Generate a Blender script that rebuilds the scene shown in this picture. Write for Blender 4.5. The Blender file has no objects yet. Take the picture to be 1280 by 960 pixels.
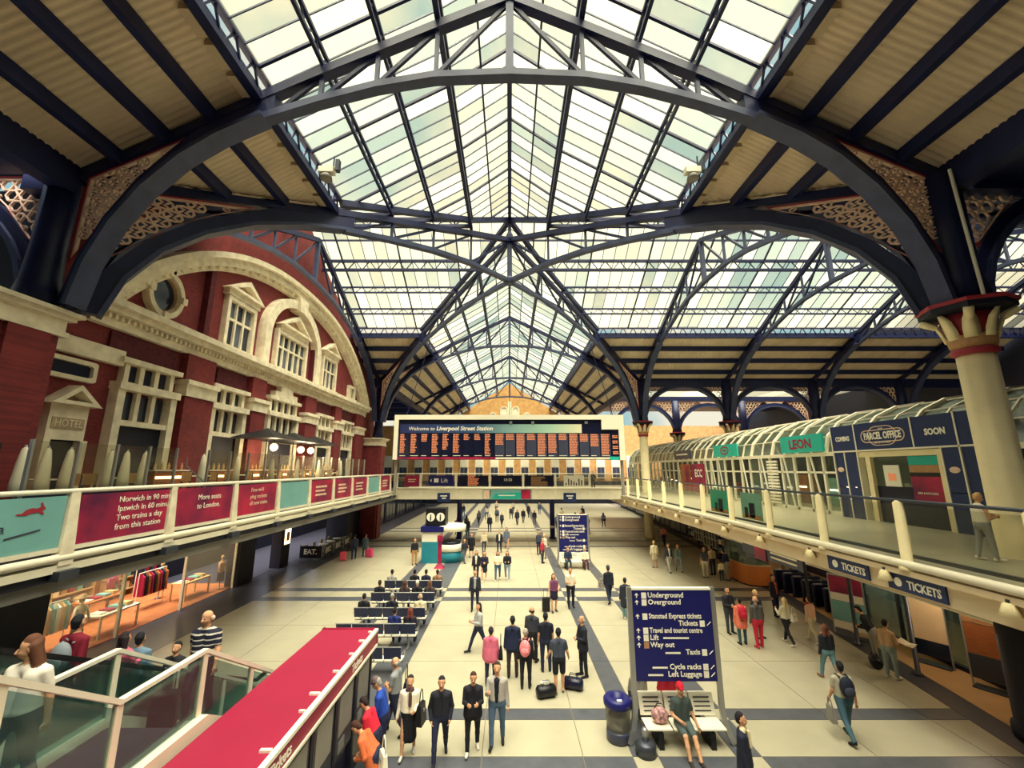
import bpy, bmesh, math, random
import numpy as np
from mathutils import Vector, Matrix
R = random.Random(7)
SC = bpy.context.scene
COL = SC.collection
PI = math.pi

# ---------------------------------------------------------------- camera, sky, sun, exposure
cam_d = bpy.data.cameras.new('camera')
cam = bpy.data.objects.new('camera', cam_d); COL.objects.link(cam)
cam.location = (0, 0, 6.6)
cam.rotation_euler = (math.radians(90 + 11.5), 0, 0)
cam_d.sensor_width = 36.0
cam_d.lens = 520 / 1280 * 36.0
cam_d.shift_x = 3 / 1280
cam_d.clip_end = 500
SC.camera = cam

world = bpy.data.worlds.new('sky'); SC.world = world
world.use_nodes = True
wn = world.node_tree; wn.nodes.clear()
_o = wn.nodes.new('ShaderNodeOutputWorld'); _b = wn.nodes.new('ShaderNodeBackground')
_tc = wn.nodes.new('ShaderNodeTexCoord'); _n = wn.nodes.new('ShaderNodeTexNoise'); _r = wn.nodes.new('ShaderNodeValToRGB')
_n.inputs['Scale'].default_value = 2.6; _n.inputs['Detail'].default_value = 4
_r.color_ramp.elements[0].position = 0.42; _r.color_ramp.elements[0].color = (0.34, 0.58, 0.62, 1)
_r.color_ramp.elements[1].position = 0.57; _r.color_ramp.elements[1].color = (0.97, 0.91, 0.72, 1)
wn.links.new(_tc.outputs['Generated'], _n.inputs['Vector'])
wn.links.new(_n.outputs['Fac'], _r.inputs['Fac'])
wn.links.new(_r.outputs['Color'], _b.inputs['Color'])
_b.inputs['Strength'].default_value = 0.52
wn.links.new(_b.outputs[0], _o.inputs[0])

sun_d = bpy.data.lights.new('sun', 'SUN'); sun = bpy.data.objects.new('sun', sun_d); COL.objects.link(sun)
sun_d.energy = 10.0; sun_d.angle = math.radians(64); sun_d.color = (1.0, 0.95, 0.85)
sun.rotation_euler = (math.radians(14), math.radians(5), 0)

SC.view_settings.view_transform = 'Standard'
SC.view_settings.look = 'None'
SC.view_settings.gamma = 1.0
SC.view_settings.use_curve_mapping = False
SC.view_settings.exposure = 0.88

# ---------------------------------------------------------------- helpers
def lin(c):
    return tuple(((v / 255) / 12.92 if v / 255 <= 0.04045 else ((v / 255 + 0.055) / 1.055) ** 2.4) for v in c)

def thing(name, label=None, cat=None, loc=(0, 0, 0), group=None, rz=0):
    o = bpy.data.objects.new(name, None); COL.objects.link(o)
    o.location = loc; o.rotation_euler = (0, 0, rz); o.empty_display_size = 0.2
    tag(o, label, cat, group)
    return o

def tag(o, label=None, cat=None, group=None, kind=None):
    if label: o['label'] = label
    if cat: o['category'] = cat
    if group: o['group'] = group
    if kind: o['kind'] = kind
    return o

def wloc(o):
    v = Vector((0, 0, 0))
    while o is not None:
        v += o.location; o = o.parent
    return v

def link(name, me, mat, parent=None, smooth=False):
    o = bpy.data.objects.new(name, me); COL.objects.link(o)
    if mat is not None:
        me.materials.clear()
        for m in (mat if isinstance(mat, (list, tuple)) else [mat]): me.materials.append(m)
    if parent is not None: o.parent = parent
    if smooth:
        me.polygons.foreach_set('use_smooth', [True] * len(me.polygons))
    return o

def copy_tree(o, parent=None):
    c = o.copy(); COL.objects.link(c); c.parent = parent
    for ch in list(o.children): copy_tree(ch, c)
    return c

class MB:
    """collects simple solids, then links them as one mesh object"""
    def __init__(s): s.v = []; s.f = []
    def add(s, v, f):
        n = len(s.v); s.v += [tuple(p) for p in v]; s.f += [tuple(i + n for i in q) for q in f]; return s
    def box(s, x0, x1, y0, y1, z0, z1):
        if x0 > x1: x0, x1 = x1, x0
        if y0 > y1: y0, y1 = y1, y0
        if z0 > z1: z0, z1 = z1, z0
        return s.add([(x0,y0,z0),(x1,y0,z0),(x1,y1,z0),(x0,y1,z0),(x0,y0,z1),(x1,y0,z1),(x1,y1,z1),(x0,y1,z1)],
              [(0,3,2,1),(4,5,6,7),(0,1,5,4),(1,2,6,5),(2,3,7,6),(3,0,4,7)])
    def cbox(s, c, d):
        return s.box(c[0]-d[0]/2, c[0]+d[0]/2, c[1]-d[1]/2, c[1]+d[1]/2, c[2]-d[2]/2, c[2]+d[2]/2)
    def bar(s, p, q, w, h, up=(0, 0, 1)):
        p = Vector(p); q = Vector(q); d = (q - p)
        if d.length < 1e-6: return s
        d.normalize(); up = Vector(up)
        if abs(d.dot(up)) > 0.99: up = Vector((1, 0, 0)) if abs(d.x) < 0.9 else Vector((0, 1, 0))
        a = d.cross(up).normalized(); b = a.cross(d).normalized()
        a *= w / 2; b *= h / 2
        return s.add([p-a-b, p+a-b, p+a+b, p-a+b, q-a-b, q+a-b, q+a+b, q-a+b],
              [(0,1,2,3),(4,7,6,5),(0,4,5,1),(1,5,6,2),(2,6,7,3),(3,7,4,0)])
    def strip(s, pts, w, h, up=(0, 0, 1)):
        """mitred rectangular beam along a polyline"""
        P = [Vector(p) for p in pts]; n = len(P); up = Vector(up); rings = []
        for i in range(n):
            d = (P[min(i+1, n-1)] - P[max(i-1, 0)]).normalized()
            a = d.cross(up)
            if a.length < 1e-4: a = Vector((1, 0, 0))
            a.normalize(); b = a.cross(d).normalized()
            rings.append([P[i]-a*w/2-b*h/2, P[i]+a*w/2-b*h/2, P[i]+a*w/2+b*h/2, P[i]-a*w/2+b*h/2])
        v = [p for r in rings for p in r]; f = [(3, 2, 1, 0), tuple(4*(n-1)+k for k in range(4))]
        for i in range(n-1):
            for k in range(4):
                f.append((4*i+k, 4*i+(k+1) % 4, 4*i+4+(k+1) % 4, 4*i+4+k))
        return s.add(v, f)
    def tube(s, pts, r, n=8, cap=True):
        P = [Vector(p) for p in pts]; m = len(P); rr = r if isinstance(r, (list, tuple)) else [r]*m
        v = []; ref = None
        for i in range(m):
            d = (P[min(i+1, m-1)] - P[max(i-1, 0)]).normalized()
            if ref is None:
                ref = Vector((0, 0, 1)) if abs(d.z) < 0.9 else Vector((1, 0, 0))
            a = d.cross(ref).normalized(); b = a.cross(d).normalized(); ref = b
            for k in range(n):
                t = 2*PI*k/n; v.append(P[i] + a*math.cos(t)*rr[i] + b*math.sin(t)*rr[i])
        f = []
        for i in range(m-1):
            for k in range(n):
                f.append((i*n+k, i*n+(k+1) % n, (i+1)*n+(k+1) % n, (i+1)*n+k))
        if cap: f += [tuple(range(n-1, -1, -1)), tuple((m-1)*n+k for k in range(n))]
        return s.add(v, f)
    def lathe(s, prof, n=16, c=(0, 0, 0), flute=None):
        """prof: (r, z) list"""
        v = []; f = []; m = len(prof)
        for (r, z) in prof:
            for k in range(n):
                rr = r * (flute[k % len(flute)] if flute else 1)
                t = 2*PI*k/n; v.append((c[0]+rr*math.cos(t), c[1]+rr*math.sin(t), c[2]+z))
        for i in range(m-1):
            for k in range(n):
                f.append((i*n+k, i*n+(k+1) % n, (i+1)*n+(k+1) % n, (i+1)*n+k))
        f += [tuple(range(n-1, -1, -1)), tuple((m-1)*n+k for k in range(n))]
        return s.add(v, f)
    def prism(s, poly, fn, d0, d1):
        """poly: 2-D points; fn(a, b, depth) -> 3-D"""
        n = len(poly)
        v = [fn(a, b, d0) for a, b in poly] + [fn(a, b, d1) for a, b in poly]
        f = [tuple(range(n-1, -1, -1)), tuple(range(n, 2*n))] + [(k, (k+1) % n, n+(k+1) % n, n+k) for k in range(n)]
        return s.add(v, f)
    def band(s, outer, inner, fn, d0, d1, closed=False):
        """solid ribbon between two 2-D polylines of equal length"""
        n = len(outer)
        v = [fn(a, b, d0) for a, b in outer] + [fn(a, b, d0) for a, b in inner] + [fn(a, b, d1) for a, b in outer] + [fn(a, b, d1) for a, b in inner]
        f = []
        for i in range(n if closed else n-1):
            j = (i+1) % n
            f += [(i, j, n+j, n+i), (2*n+i, 3*n+i, 3*n+j, 2*n+j), (i, 2*n+i, 2*n+j, j), (n+i, n+j, 3*n+j, 3*n+i)]
        if not closed: f += [(0, n, 3*n, 2*n), (n-1, 3*n-1, 4*n-1, 2*n-1)]
        return s.add(v, f)
    def ell(s, c, r, n=12, m=8):
        v = [(c[0], c[1], c[2]-r[2])]; f = []
        for i in range(1, m):
            p = -PI/2 + PI*i/m
            for k in range(n):
                t = 2*PI*k/n
                v.append((c[0]+r[0]*math.cos(p)*math.cos(t), c[1]+r[1]*math.cos(p)*math.sin(t), c[2]+r[2]*math.sin(p)))
        v.append((c[0], c[1], c[2]+r[2])); e = len(v)-1
        for k in range(n):
            f.append((0, 1+(k+1) % n, 1+k)); f.append((e, e-n+k, e-n+(k+1) % n))
        for i in range(m-2):
            for k in range(n):
                a = 1+i*n
                f.append((a+k, a+(k+1) % n, a+n+(k+1) % n, a+n+k))
        return s.add(v, f)
    def rbox(s, x0, x1, y0, y1, z0, z1, r):
        """box with the vertical edges rounded"""
        pts = []
        for cx, cy, a0 in ((x1-r, y1-r, 0), (x0+r, y1-r, PI/2), (x0+r, y0+r, PI), (x1-r, y0+r, 3*PI/2)):
            for k in range(4):
                a = a0 + PI/2*k/3; pts.append((cx+r*math.cos(a), cy+r*math.sin(a)))
        return s.prism(pts, lambda a, b, d: (a, b, d), z0, z1)
    def mesh(s, name, off=None):
        me = bpy.data.meshes.new(name)
        v = s.v if off is None else [(p[0]-off.x, p[1]-off.y, p[2]-off.z) for p in s.v]
        me.from_pydata(v, [], s.f)
        return me
    def build(s, name, mat, parent=None, smooth=False, local=False):
        """vertices are in world space unless local=True"""
        off = None if (local or parent is None) else wloc(parent)
        me = s.mesh(name, off)
        bm = bmesh.new(); bm.from_mesh(me); bmesh.ops.recalc_face_normals(bm, faces=bm.faces); bm.to_mesh(me); bm.free()
        return link(name, me, mat, parent, smooth)

# ---------------------------------------------------------------- materials
def mat(name, col, rough=0.6, metal=0.0, noise=0.0, scale=4.0, bump=0.0, bscale=30.0, emit=None, estr=1.0, col2=None, spec=0.4, alpha=None, stretch=None):
    m = bpy.data.materials.new(name); m.use_nodes = True
    nt = m.node_tree; b = nt.nodes['Principled BSDF']
    c = lin(col); b.inputs['Base Color'].default_value = (*c, 1)
    b.inputs['Roughness'].default_value = rough; b.inputs['Metallic'].default_value = metal
    b.inputs['Specular IOR Level'].default_value = spec
    if noise > 0 or bump > 0:
        tc = nt.nodes.new('ShaderNodeTexCoord'); src = tc.outputs['Object']
        if stretch:
            mp = nt.nodes.new('ShaderNodeMapping'); mp.inputs['Scale'].default_value = stretch
            nt.links.new(src, mp.inputs['Vector']); src = mp.outputs['Vector']
    if noise > 0:
        n = nt.nodes.new('ShaderNodeTexNoise'); n.inputs['Scale'].default_value = scale; n.inputs['Detail'].default_value = 5
        r = nt.nodes.new('ShaderNodeValToRGB')
        c2 = lin(col2) if col2 else tuple(v*(1-noise) for v in c)
        r.color_ramp.elements[0].position = 0.3; r.color_ramp.elements[0].color = (*c2, 1)
        r.color_ramp.elements[1].position = 0.7; r.color_ramp.elements[1].color = (*tuple(min(1, v*(1+noise*0.3)) for v in c), 1)
        nt.links.new(src, n.inputs['Vector']); nt.links.new(n.outputs['Fac'], r.inputs['Fac']); nt.links.new(r.outputs['Color'], b.inputs['Base Color'])
    if bump > 0:
        n2 = nt.nodes.new('ShaderNodeTexNoise'); n2.inputs['Scale'].default_value = bscale
        bp = nt.nodes.new('ShaderNodeBump'); bp.inputs['Strength'].default_value = bump; bp.inputs['Distance'].default_value = 0.02
        nt.links.new(src, n2.inputs['Vector']); nt.links.new(n2.outputs['Fac'], bp.inputs['Height']); nt.links.new(bp.outputs['Normal'], b.inputs['Normal'])
    if emit:
        b.inputs['Emission Color'].default_value = (*lin(emit), 1); b.inputs['Emission Strength'].default_value = estr
    return m

def brick_mat(name, c1, c2, mortar, sc, axis):
    m = bpy.data.materials.new(name); m.use_nodes = True
    nt = m.node_tree; b = nt.nodes['Principled BSDF']; b.inputs['Roughness'].default_value = 0.8
    tc = nt.nodes.new('ShaderNodeTexCoord'); sep = nt.nodes.new('ShaderNodeSeparateXYZ'); com = nt.nodes.new('ShaderNodeCombineXYZ')
    nt.links.new(tc.outputs['Object'], sep.inputs[0])
    nt.links.new(sep.outputs[axis], com.inputs[0]); nt.links.new(sep.outputs[2], com.inputs[1])
    br = nt.nodes.new('ShaderNodeTexBrick'); br.inputs['Scale'].default_value = sc
    br.inputs['Color1'].default_value = (*lin(c1), 1); br.inputs['Color2'].default_value = (*lin(c2), 1); br.inputs['Mortar'].default_value = (*lin(mortar), 1)
    br.inputs['Mortar Size'].default_value = 0.012
    nt.links.new(com.outputs[0], br.inputs['Vector'])
    nz = nt.nodes.new('ShaderNodeTexNoise'); nz.inputs['Scale'].default_value = 1.3; nz.inputs['Detail'].default_value = 4
    nt.links.new(tc.outputs['Object'], nz.inputs['Vector'])
    mx = nt.nodes.new('ShaderNodeMixRGB'); mx.blend_type = 'MULTIPLY'; mx.inputs['Fac'].default_value = 0.7
    rp = nt.nodes.new('ShaderNodeValToRGB'); rp.color_ramp.elements[0].position = 0.3; rp.color_ramp.elements[0].color = (0.6, 0.6, 0.65, 1); rp.color_ramp.elements[1].position = 0.65
    nt.links.new(nz.outputs['Fac'], rp.inputs['Fac']); nt.links.new(br.outputs['Color'], mx.inputs[1]); nt.links.new(rp.outputs['Color'], mx.inputs[2])
    nt.links.new(mx.outputs[0], b.inputs['Base Color'])
    return m

def glass_mat(name, tcol, dcol, fac, gloss=0.05, rand=0.0):
    """thin pane: clear part, milky (dusty) part, a little reflection"""
    m = bpy.data.materials.new(name); m.use_nodes = True
    nt = m.node_tree; nt.nodes.clear(); o = nt.nodes.new('ShaderNodeOutputMaterial')
    t = nt.nodes.new('ShaderNodeBsdfTransparent'); t.inputs[0].default_value = (*lin(tcol), 1)
    d = nt.nodes.new('ShaderNodeBsdfTranslucent'); d.inputs[0].default_value = (*lin(dcol), 1)
    mx = nt.nodes.new('ShaderNodeMixShader'); mx.inputs[0].default_value = fac
    if rand:
        oi = nt.nodes.new('ShaderNodeObjectInfo'); mr = nt.nodes.new('ShaderNodeMapRange')
        mr.inputs['To Min'].default_value = max(0, fac-rand); mr.inputs['To Max'].default_value = fac+rand
        nt.links.new(oi.outputs['Random'], mr.inputs['Value']); nt.links.new(mr.outputs[0], mx.inputs[0])
    g = nt.nodes.new('ShaderNodeBsdfGlossy'); g.inputs['Roughness'].default_value = 0.08
    mx2 = nt.nodes.new('ShaderNodeMixShader'); mx2.inputs[0].default_value = gloss
    nt.links.new(t.outputs[0], mx.inputs[1]); nt.links.new(d.outputs[0], mx.inputs[2])
    nt.links.new(mx.outputs[0], mx2.inputs[1]); nt.links.new(g.outputs[0], mx2.inputs[2]); nt.links.new(mx2.outputs[0], o.inputs[0])
    return m

M = {}
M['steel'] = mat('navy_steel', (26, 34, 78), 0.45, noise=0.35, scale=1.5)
M['steel_lit'] = mat('navy_steel_lit', (62, 70, 104), 0.45, noise=0.3, scale=2)  # same navy steel, coloured lighter for the parts that catch the light
M['corr'] = mat('beige_corrugated_sheet', (224, 204, 174), 0.7, noise=0.2, scale=0.8)
M['duct'] = mat('pale_duct_paint', (200, 180, 150), 0.6)
M['lace'] = mat('pink_cream_ironwork', (240, 206, 182), 0.6, noise=0.15, scale=5)
M['red_trim'] = mat('dark_red_trim', (160, 44, 62), 0.5)
M['gold'] = mat('rose_gold_paint', (186, 140, 96), 0.5, noise=0.2, scale=12)
M['cream'] = mat('cream_paint', (247, 230, 182), 0.5, noise=0.1, scale=2)
M['cream_white'] = mat('cream_white_paint', (242, 233, 208), 0.45, noise=0.08, scale=2)
M['white'] = mat('white_paint', (240, 234, 214), 0.5)
M['stone'] = mat('cream_stone', (251, 236, 208), 0.75, noise=0.25, scale=2.5, bump=0.2)
M['stone_dark'] = mat('weathered_stone', (196, 170, 138), 0.8, noise=0.3, scale=3)
M['brick'] = brick_mat('red_brick', (144, 50, 50), (120, 40, 46), (106, 48, 54), 4.4, 1)
M['brick_x'] = brick_mat('red_brick_cross', (144, 50, 50), (120, 40, 46), (106, 48, 54), 4.4, 0)
M['brick_carved'] = mat('carved_red_terracotta', (96, 30, 42), 0.8, noise=0.5, scale=6, bump=0.9, bscale=7)
M['brick_yellow'] = brick_mat('yellow_stock_brick', (226, 178, 112), (206, 150, 88), (190, 150, 104), 4.4, 0)
M['floor'] = mat('cream_terrazzo', (176, 169, 147), 0.32, noise=0.10, scale=1.2, spec=0.35)
M['band'] = mat('slate_grey_terrazzo', (84, 87, 96), 0.35, noise=0.2, scale=3)
M['band_dark'] = mat('dark_slate_terrazzo', (66, 66, 78), 0.35, noise=0.2, scale=3)
M['joint'] = mat('floor_joint', (120, 112, 98), 0.8)
M['tan'] = mat('tan_terrazzo', (186, 152, 108), 0.3, noise=0.15, scale=1.5)
M['dark'] = mat('navy_paint_and_shade', (20, 22, 42), 0.6)  # navy paint; also stands in for shade in shop interiors and under the deck edge
M['black'] = mat('black_plastic', (16, 17, 26), 0.45)
M['glassdark'] = mat('dark_window_glass', (28, 36, 58), 0.12, spec=0.6)
M['glassreflect'] = mat('window_glass_reflection', (86, 92, 108), 0.12, spec=0.6)  # grey light reflected in the hotel windows, put into the pane colour
M['pane'] = glass_mat('roof_pane_glass', (246, 246, 236), (250, 244, 220), 0.10, 0.03, rand=0.08)
M['rail_glass'] = glass_mat('balustrade_glass', (244, 244, 236), (224, 224, 210), 0.06, 0.03)
M['teal_glass'] = glass_mat('green_tinted_glass', (206, 224, 222), (160, 200, 200), 0.16, 0.07)
M['vault_glass'] = glass_mat('vault_glass', (196, 206, 204), (214, 214, 196), 0.35, 0.10)
M['metal'] = mat('brushed_metal', (170, 170, 172), 0.35, metal=0.7)
M['metal_dark'] = mat('dark_metal', (70, 74, 86), 0.4, metal=0.5)
M['grey'] = mat('warm_grey_fascia', (140, 136, 130), 0.7, noise=0.1, scale=1)
M['beige'] = mat('beige_fascia', (230, 208, 172), 0.6, noise=0.1, scale=1)
M['sign'] = mat('royal_navy_sign', (24, 26, 100), 0.4)
M['navyp'] = mat('parcel_navy_panel', (30, 48, 96), 0.5)
M['redad'] = mat('crimson_advert', (190, 32, 72), 0.45, noise=0.3, scale=0.9, col2=(92, 16, 66))
M['tealad'] = mat('teal_advert', (126, 186, 184), 0.45, noise=0.15, scale=0.8)
M['kred'] = mat('crimson_kiosk_roof', (146, 16, 56), 0.6, noise=0.08, scale=1)
M['crimson'] = mat('deep_crimson', (150, 18, 60), 0.5)
M['textw'] = mat('white_lettering', (246, 240, 224), 0.6)
M['orange_led'] = mat('orange_led', (206, 128, 92), 0.6, emit=(255, 150, 96), estr=0.18)
M['screen'] = mat('dark_display', (18, 22, 50), 0.3)
M['screen2'] = mat('slate_display', (62, 66, 88), 0.35)
M['tealbright'] = mat('bright_teal_sign', (36, 178, 164), 0.4)
M['wood'] = mat('warm_wood', (176, 104, 58), 0.5, noise=0.3, scale=4, stretch=(1, 1, 8))
M['wood_light'] = mat('pale_wood', (214, 176, 122), 0.5, noise=0.2, scale=4)
M['orange_panel'] = mat('orange_counter', (206, 122, 56), 0.5)
M['lamp'] = mat('lamp_glow', (255, 226, 170), 0.5, emit=(255, 214, 150), estr=3.0)
M['lampw'] = mat('white_lamp_glow', (255, 246, 226), 0.5, emit=(255, 240, 210), estr=2.5)

TEXTS = []
def text(name, body, size, origin, xdir, ydir, mtl, parent, align='LEFT', depth=0.004, bold=0.0, squeeze=None):
    """flat lettering laid on a surface; origin, xdir (reading direction) and ydir (up) in world space"""
    TEXTS.append((name, body, size, origin, xdir, ydir, mtl, parent, align, depth, bold, squeeze))

def set_all_texts():
    tmp = []
    for (name, body, size, origin, xdir, ydir, mtl, parent, align, depth, bold, squeeze) in TEXTS:
        cu = bpy.data.curves.new('tmp', 'FONT'); cu.body = body; cu.size = size; cu.align_x = align; cu.extrude = depth; cu.offset = bold
        cu.resolution_u = 2
        to = bpy.data.objects.new('tmp', cu); COL.objects.link(to); tmp.append(to)
    dg = bpy.context.evaluated_depsgraph_get()
    meshes = [bpy.data.meshes.new_from_object(to.evaluated_get(dg)) for to in tmp]
    for to in tmp:
        cu = to.data; bpy.data.objects.remove(to); bpy.data.curves.remove(cu)
    for (name, body, size, origin, xdir, ydir, mtl, parent, align, depth, bold, squeeze), me in zip(TEXTS, meshes):
        x = Vector(xdir).normalized(); y = Vector(ydir).normalized(); z = x.cross(y).normalized(); sx = 1.0
        if squeeze and len(me.vertices):
            xs = [v.co.x for v in me.vertices]; w = max(xs) - min(xs)
            if w > squeeze: sx = squeeze / w
        off = Vector(origin) - (wloc(parent) if parent is not None else Vector((0, 0, 0)))
        for v in me.vertices:
            v.co = off + x*(v.co.x*sx) + y*v.co.y + z*v.co.z
        link(name, me, mtl, parent)
# ================================================================ floor
def clip_poly(poly, fn):
    """keep the part of poly where fn(p) >= 0"""
    out = []
    for i in range(len(poly)):
        a, b = poly[i], poly[(i+1) % len(poly)]
        fa, fb = fn(a), fn(b)
        if fa >= 0: out.append(a)
        if (fa >= 0) != (fb >= 0):
            t = fa / (fa - fb); out.append(tuple(a[k] + (b[k]-a[k])*t for k in range(len(a))))
    return out

floor = MB().box(-26, 46, -8, 92, -0.3, -0.012).build('floor', M['joint'])
tag(floor, 'cream terrazzo concourse floor with slate grey bands', kind='structure')
def right_edge(y): return 12.05 + 0.16*(y-11) if y < 32 else 15.41 + 0.1*(y-32)
XS = [-13.1, -9.6, -6.55, -5.9, -4.6, -3.5, -0.65, 1.72, 2.88, 3.48, 5.3, 5.9, 8.6, 11.3, 19.0]
XD = {2, 4, 8, 10}
YS = [7.6, 10.45, 11.27, 12.73, 13.26, 16.2, 19.6, 22.98, 23.65, 24.67, 25.3, 29.5, 33.6, 37.8, 38.4, 40.6, 41.2, 46.7, 47.3, 49.0, 49.6, 54.5, 59.3, 66.5, 75, 84]
YD = {1, 3, 7, 9, 13, 15, 17, 19, 21}
YD = {1, 3, 7, 9, 13, 15, 17, 19}
G = 0.011
stuff_slabs = {0: MB(), 1: MB()}
nslab = 0
for j in range(len(YS)-1):
    for i in range(len(XS)-1):
        xd, yd = i in XD, j in YD
        m = M['band'] if (xd != yd) else M['floor']
        a, b, c, d = XS[i]+G, XS[i+1]-G, YS[j]+G, YS[j+1]-G
        poly = [(a, c), (b, c), (b, d), (a, d)]
        if i == len(XS)-2 or i == len(XS)-3:
            e0, e1 = right_edge(c), right_edge(d)
            poly = clip_poly(poly, lambda p: (e0 + (e1-e0)*(p[1]-c)/(d-c)) - p[0] - G)
            if len(poly) < 3: continue
        if YS[j] < 49.5 and nslab < 298:
            MB().prism(poly, lambda p, q, z: (p, q, z), -0.05, 0.0).build('slab', m, floor); nslab += 1
        else:
            stuff_slabs[1 if m is M['band'] else 0].prism(poly, lambda p, q, z: (p, q, z), -0.05, 0.0)
for k, n in ((0, 'floor'), (1, 'band')):
    if stuff_slabs[k].v: tag(stuff_slabs[k].build('far_slabs', M[n], floor), kind='stuff')
lm = MB()
for y0, y1, xr in ((-2, 26.0, -13.1), (26.0, 84, -13.1)):
    lm.box(-15.75, xr-G, y0+G, y1-G, -0.05, 0.0)
lm.build('margin_slab', M['band_dark'], floor)
yy = [4, 11, 32, 84]
for a, b in zip(yy[:-1], yy[1:]):
    MB().prism([(right_edge(a)+G, a), (right_edge(a)+0.8, a), (right_edge(b)+0.8, b), (right_edge(b)+G, b)], lambda p, q, z: (p, q, z), -0.05, 0.0).build('margin_slab', M['band_dark'], floor)
    MB().prism([(right_edge(a)+0.82, a), (26, a), (26, b), (right_edge(b)+0.82, b)], lambda p, q, z: (p, q, z), -0.05, -0.002).build('hall_slab', M['tan'], floor)

# ================================================================ roof: four glazed wings meeting over the crossing
K = 15.5 / 13.5
YC = 27.0
GP = [(0, 24.35), (2.45, 22.5), (8.05, 19.2)]
def Zg(s): return float(np.interp(s, [p[0] for p in GP], [p[1] for p in GP]))
def Zc(s): return 18.75 - 0.575*(s-8.2)
SROW = [0, 1.22, 2.45, 4.4, 6.2, 8.05]
SJ = [8.25, 9.6, 10.95, 12.3, 13.7]

class Wing:
    """u runs along the ridge, s across it"""
    def __init__(w, name, label, fn, u0, u1, lim, lo):
        w.fn = fn; w.u0 = u0; w.u1 = u1; w.lim = lim; w.lo = lo
        w.root = tag(thing(name), label, kind='structure')
    def rng(w, s):
        e = w.lim(s)
        return (max(w.u0, e), w.u1) if w.lo else (w.u0, min(w.u1, e))
    def P(w, u, s, z): x, y = w.fn(u, s); return (x, y, z)

def pane_mesh(w, poly, mb):
    """poly in (u, s); lifted on the glass plane"""
    n = len(poly)
    top = [w.P(u, s, Zg(s)+0.012) for u, s in poly]; bot = [w.P(u, s, Zg(s)-0.012) for u, s in poly]
    mb.add(bot + top, [tuple(range(n-1, -1, -1)), tuple(range(n, 2*n))] + [(k, (k+1) % n, n+(k+1) % n, n+k) for k in range(n)])

def lattice(w, s, dz, depth, ch, zig, step, name, mtl, bars=True):
    a, b = w.rng(s)
    if b - a < 0.5: return
    z1 = Zg(s) + dz; z0 = z1 - depth; mb = MB()
    mb.bar(w.P(a, s, z1), w.P(b, s, z1), ch, ch); mb.bar(w.P(a, s, z0), w.P(b, s, z0), ch, ch)
    if bars:
        n = max(2, int((b-a)/step)); us = [a+(b-a)*i/n for i in range(n+1)]
        for i in range(n):
            p, q = (z1, z0) if i % 2 else (z0, z1)
            mb.bar(w.P(us[i], s, p), w.P(us[i+1], s, q), zig, zig)
    mb.build(name, mtl, w.root)

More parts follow.
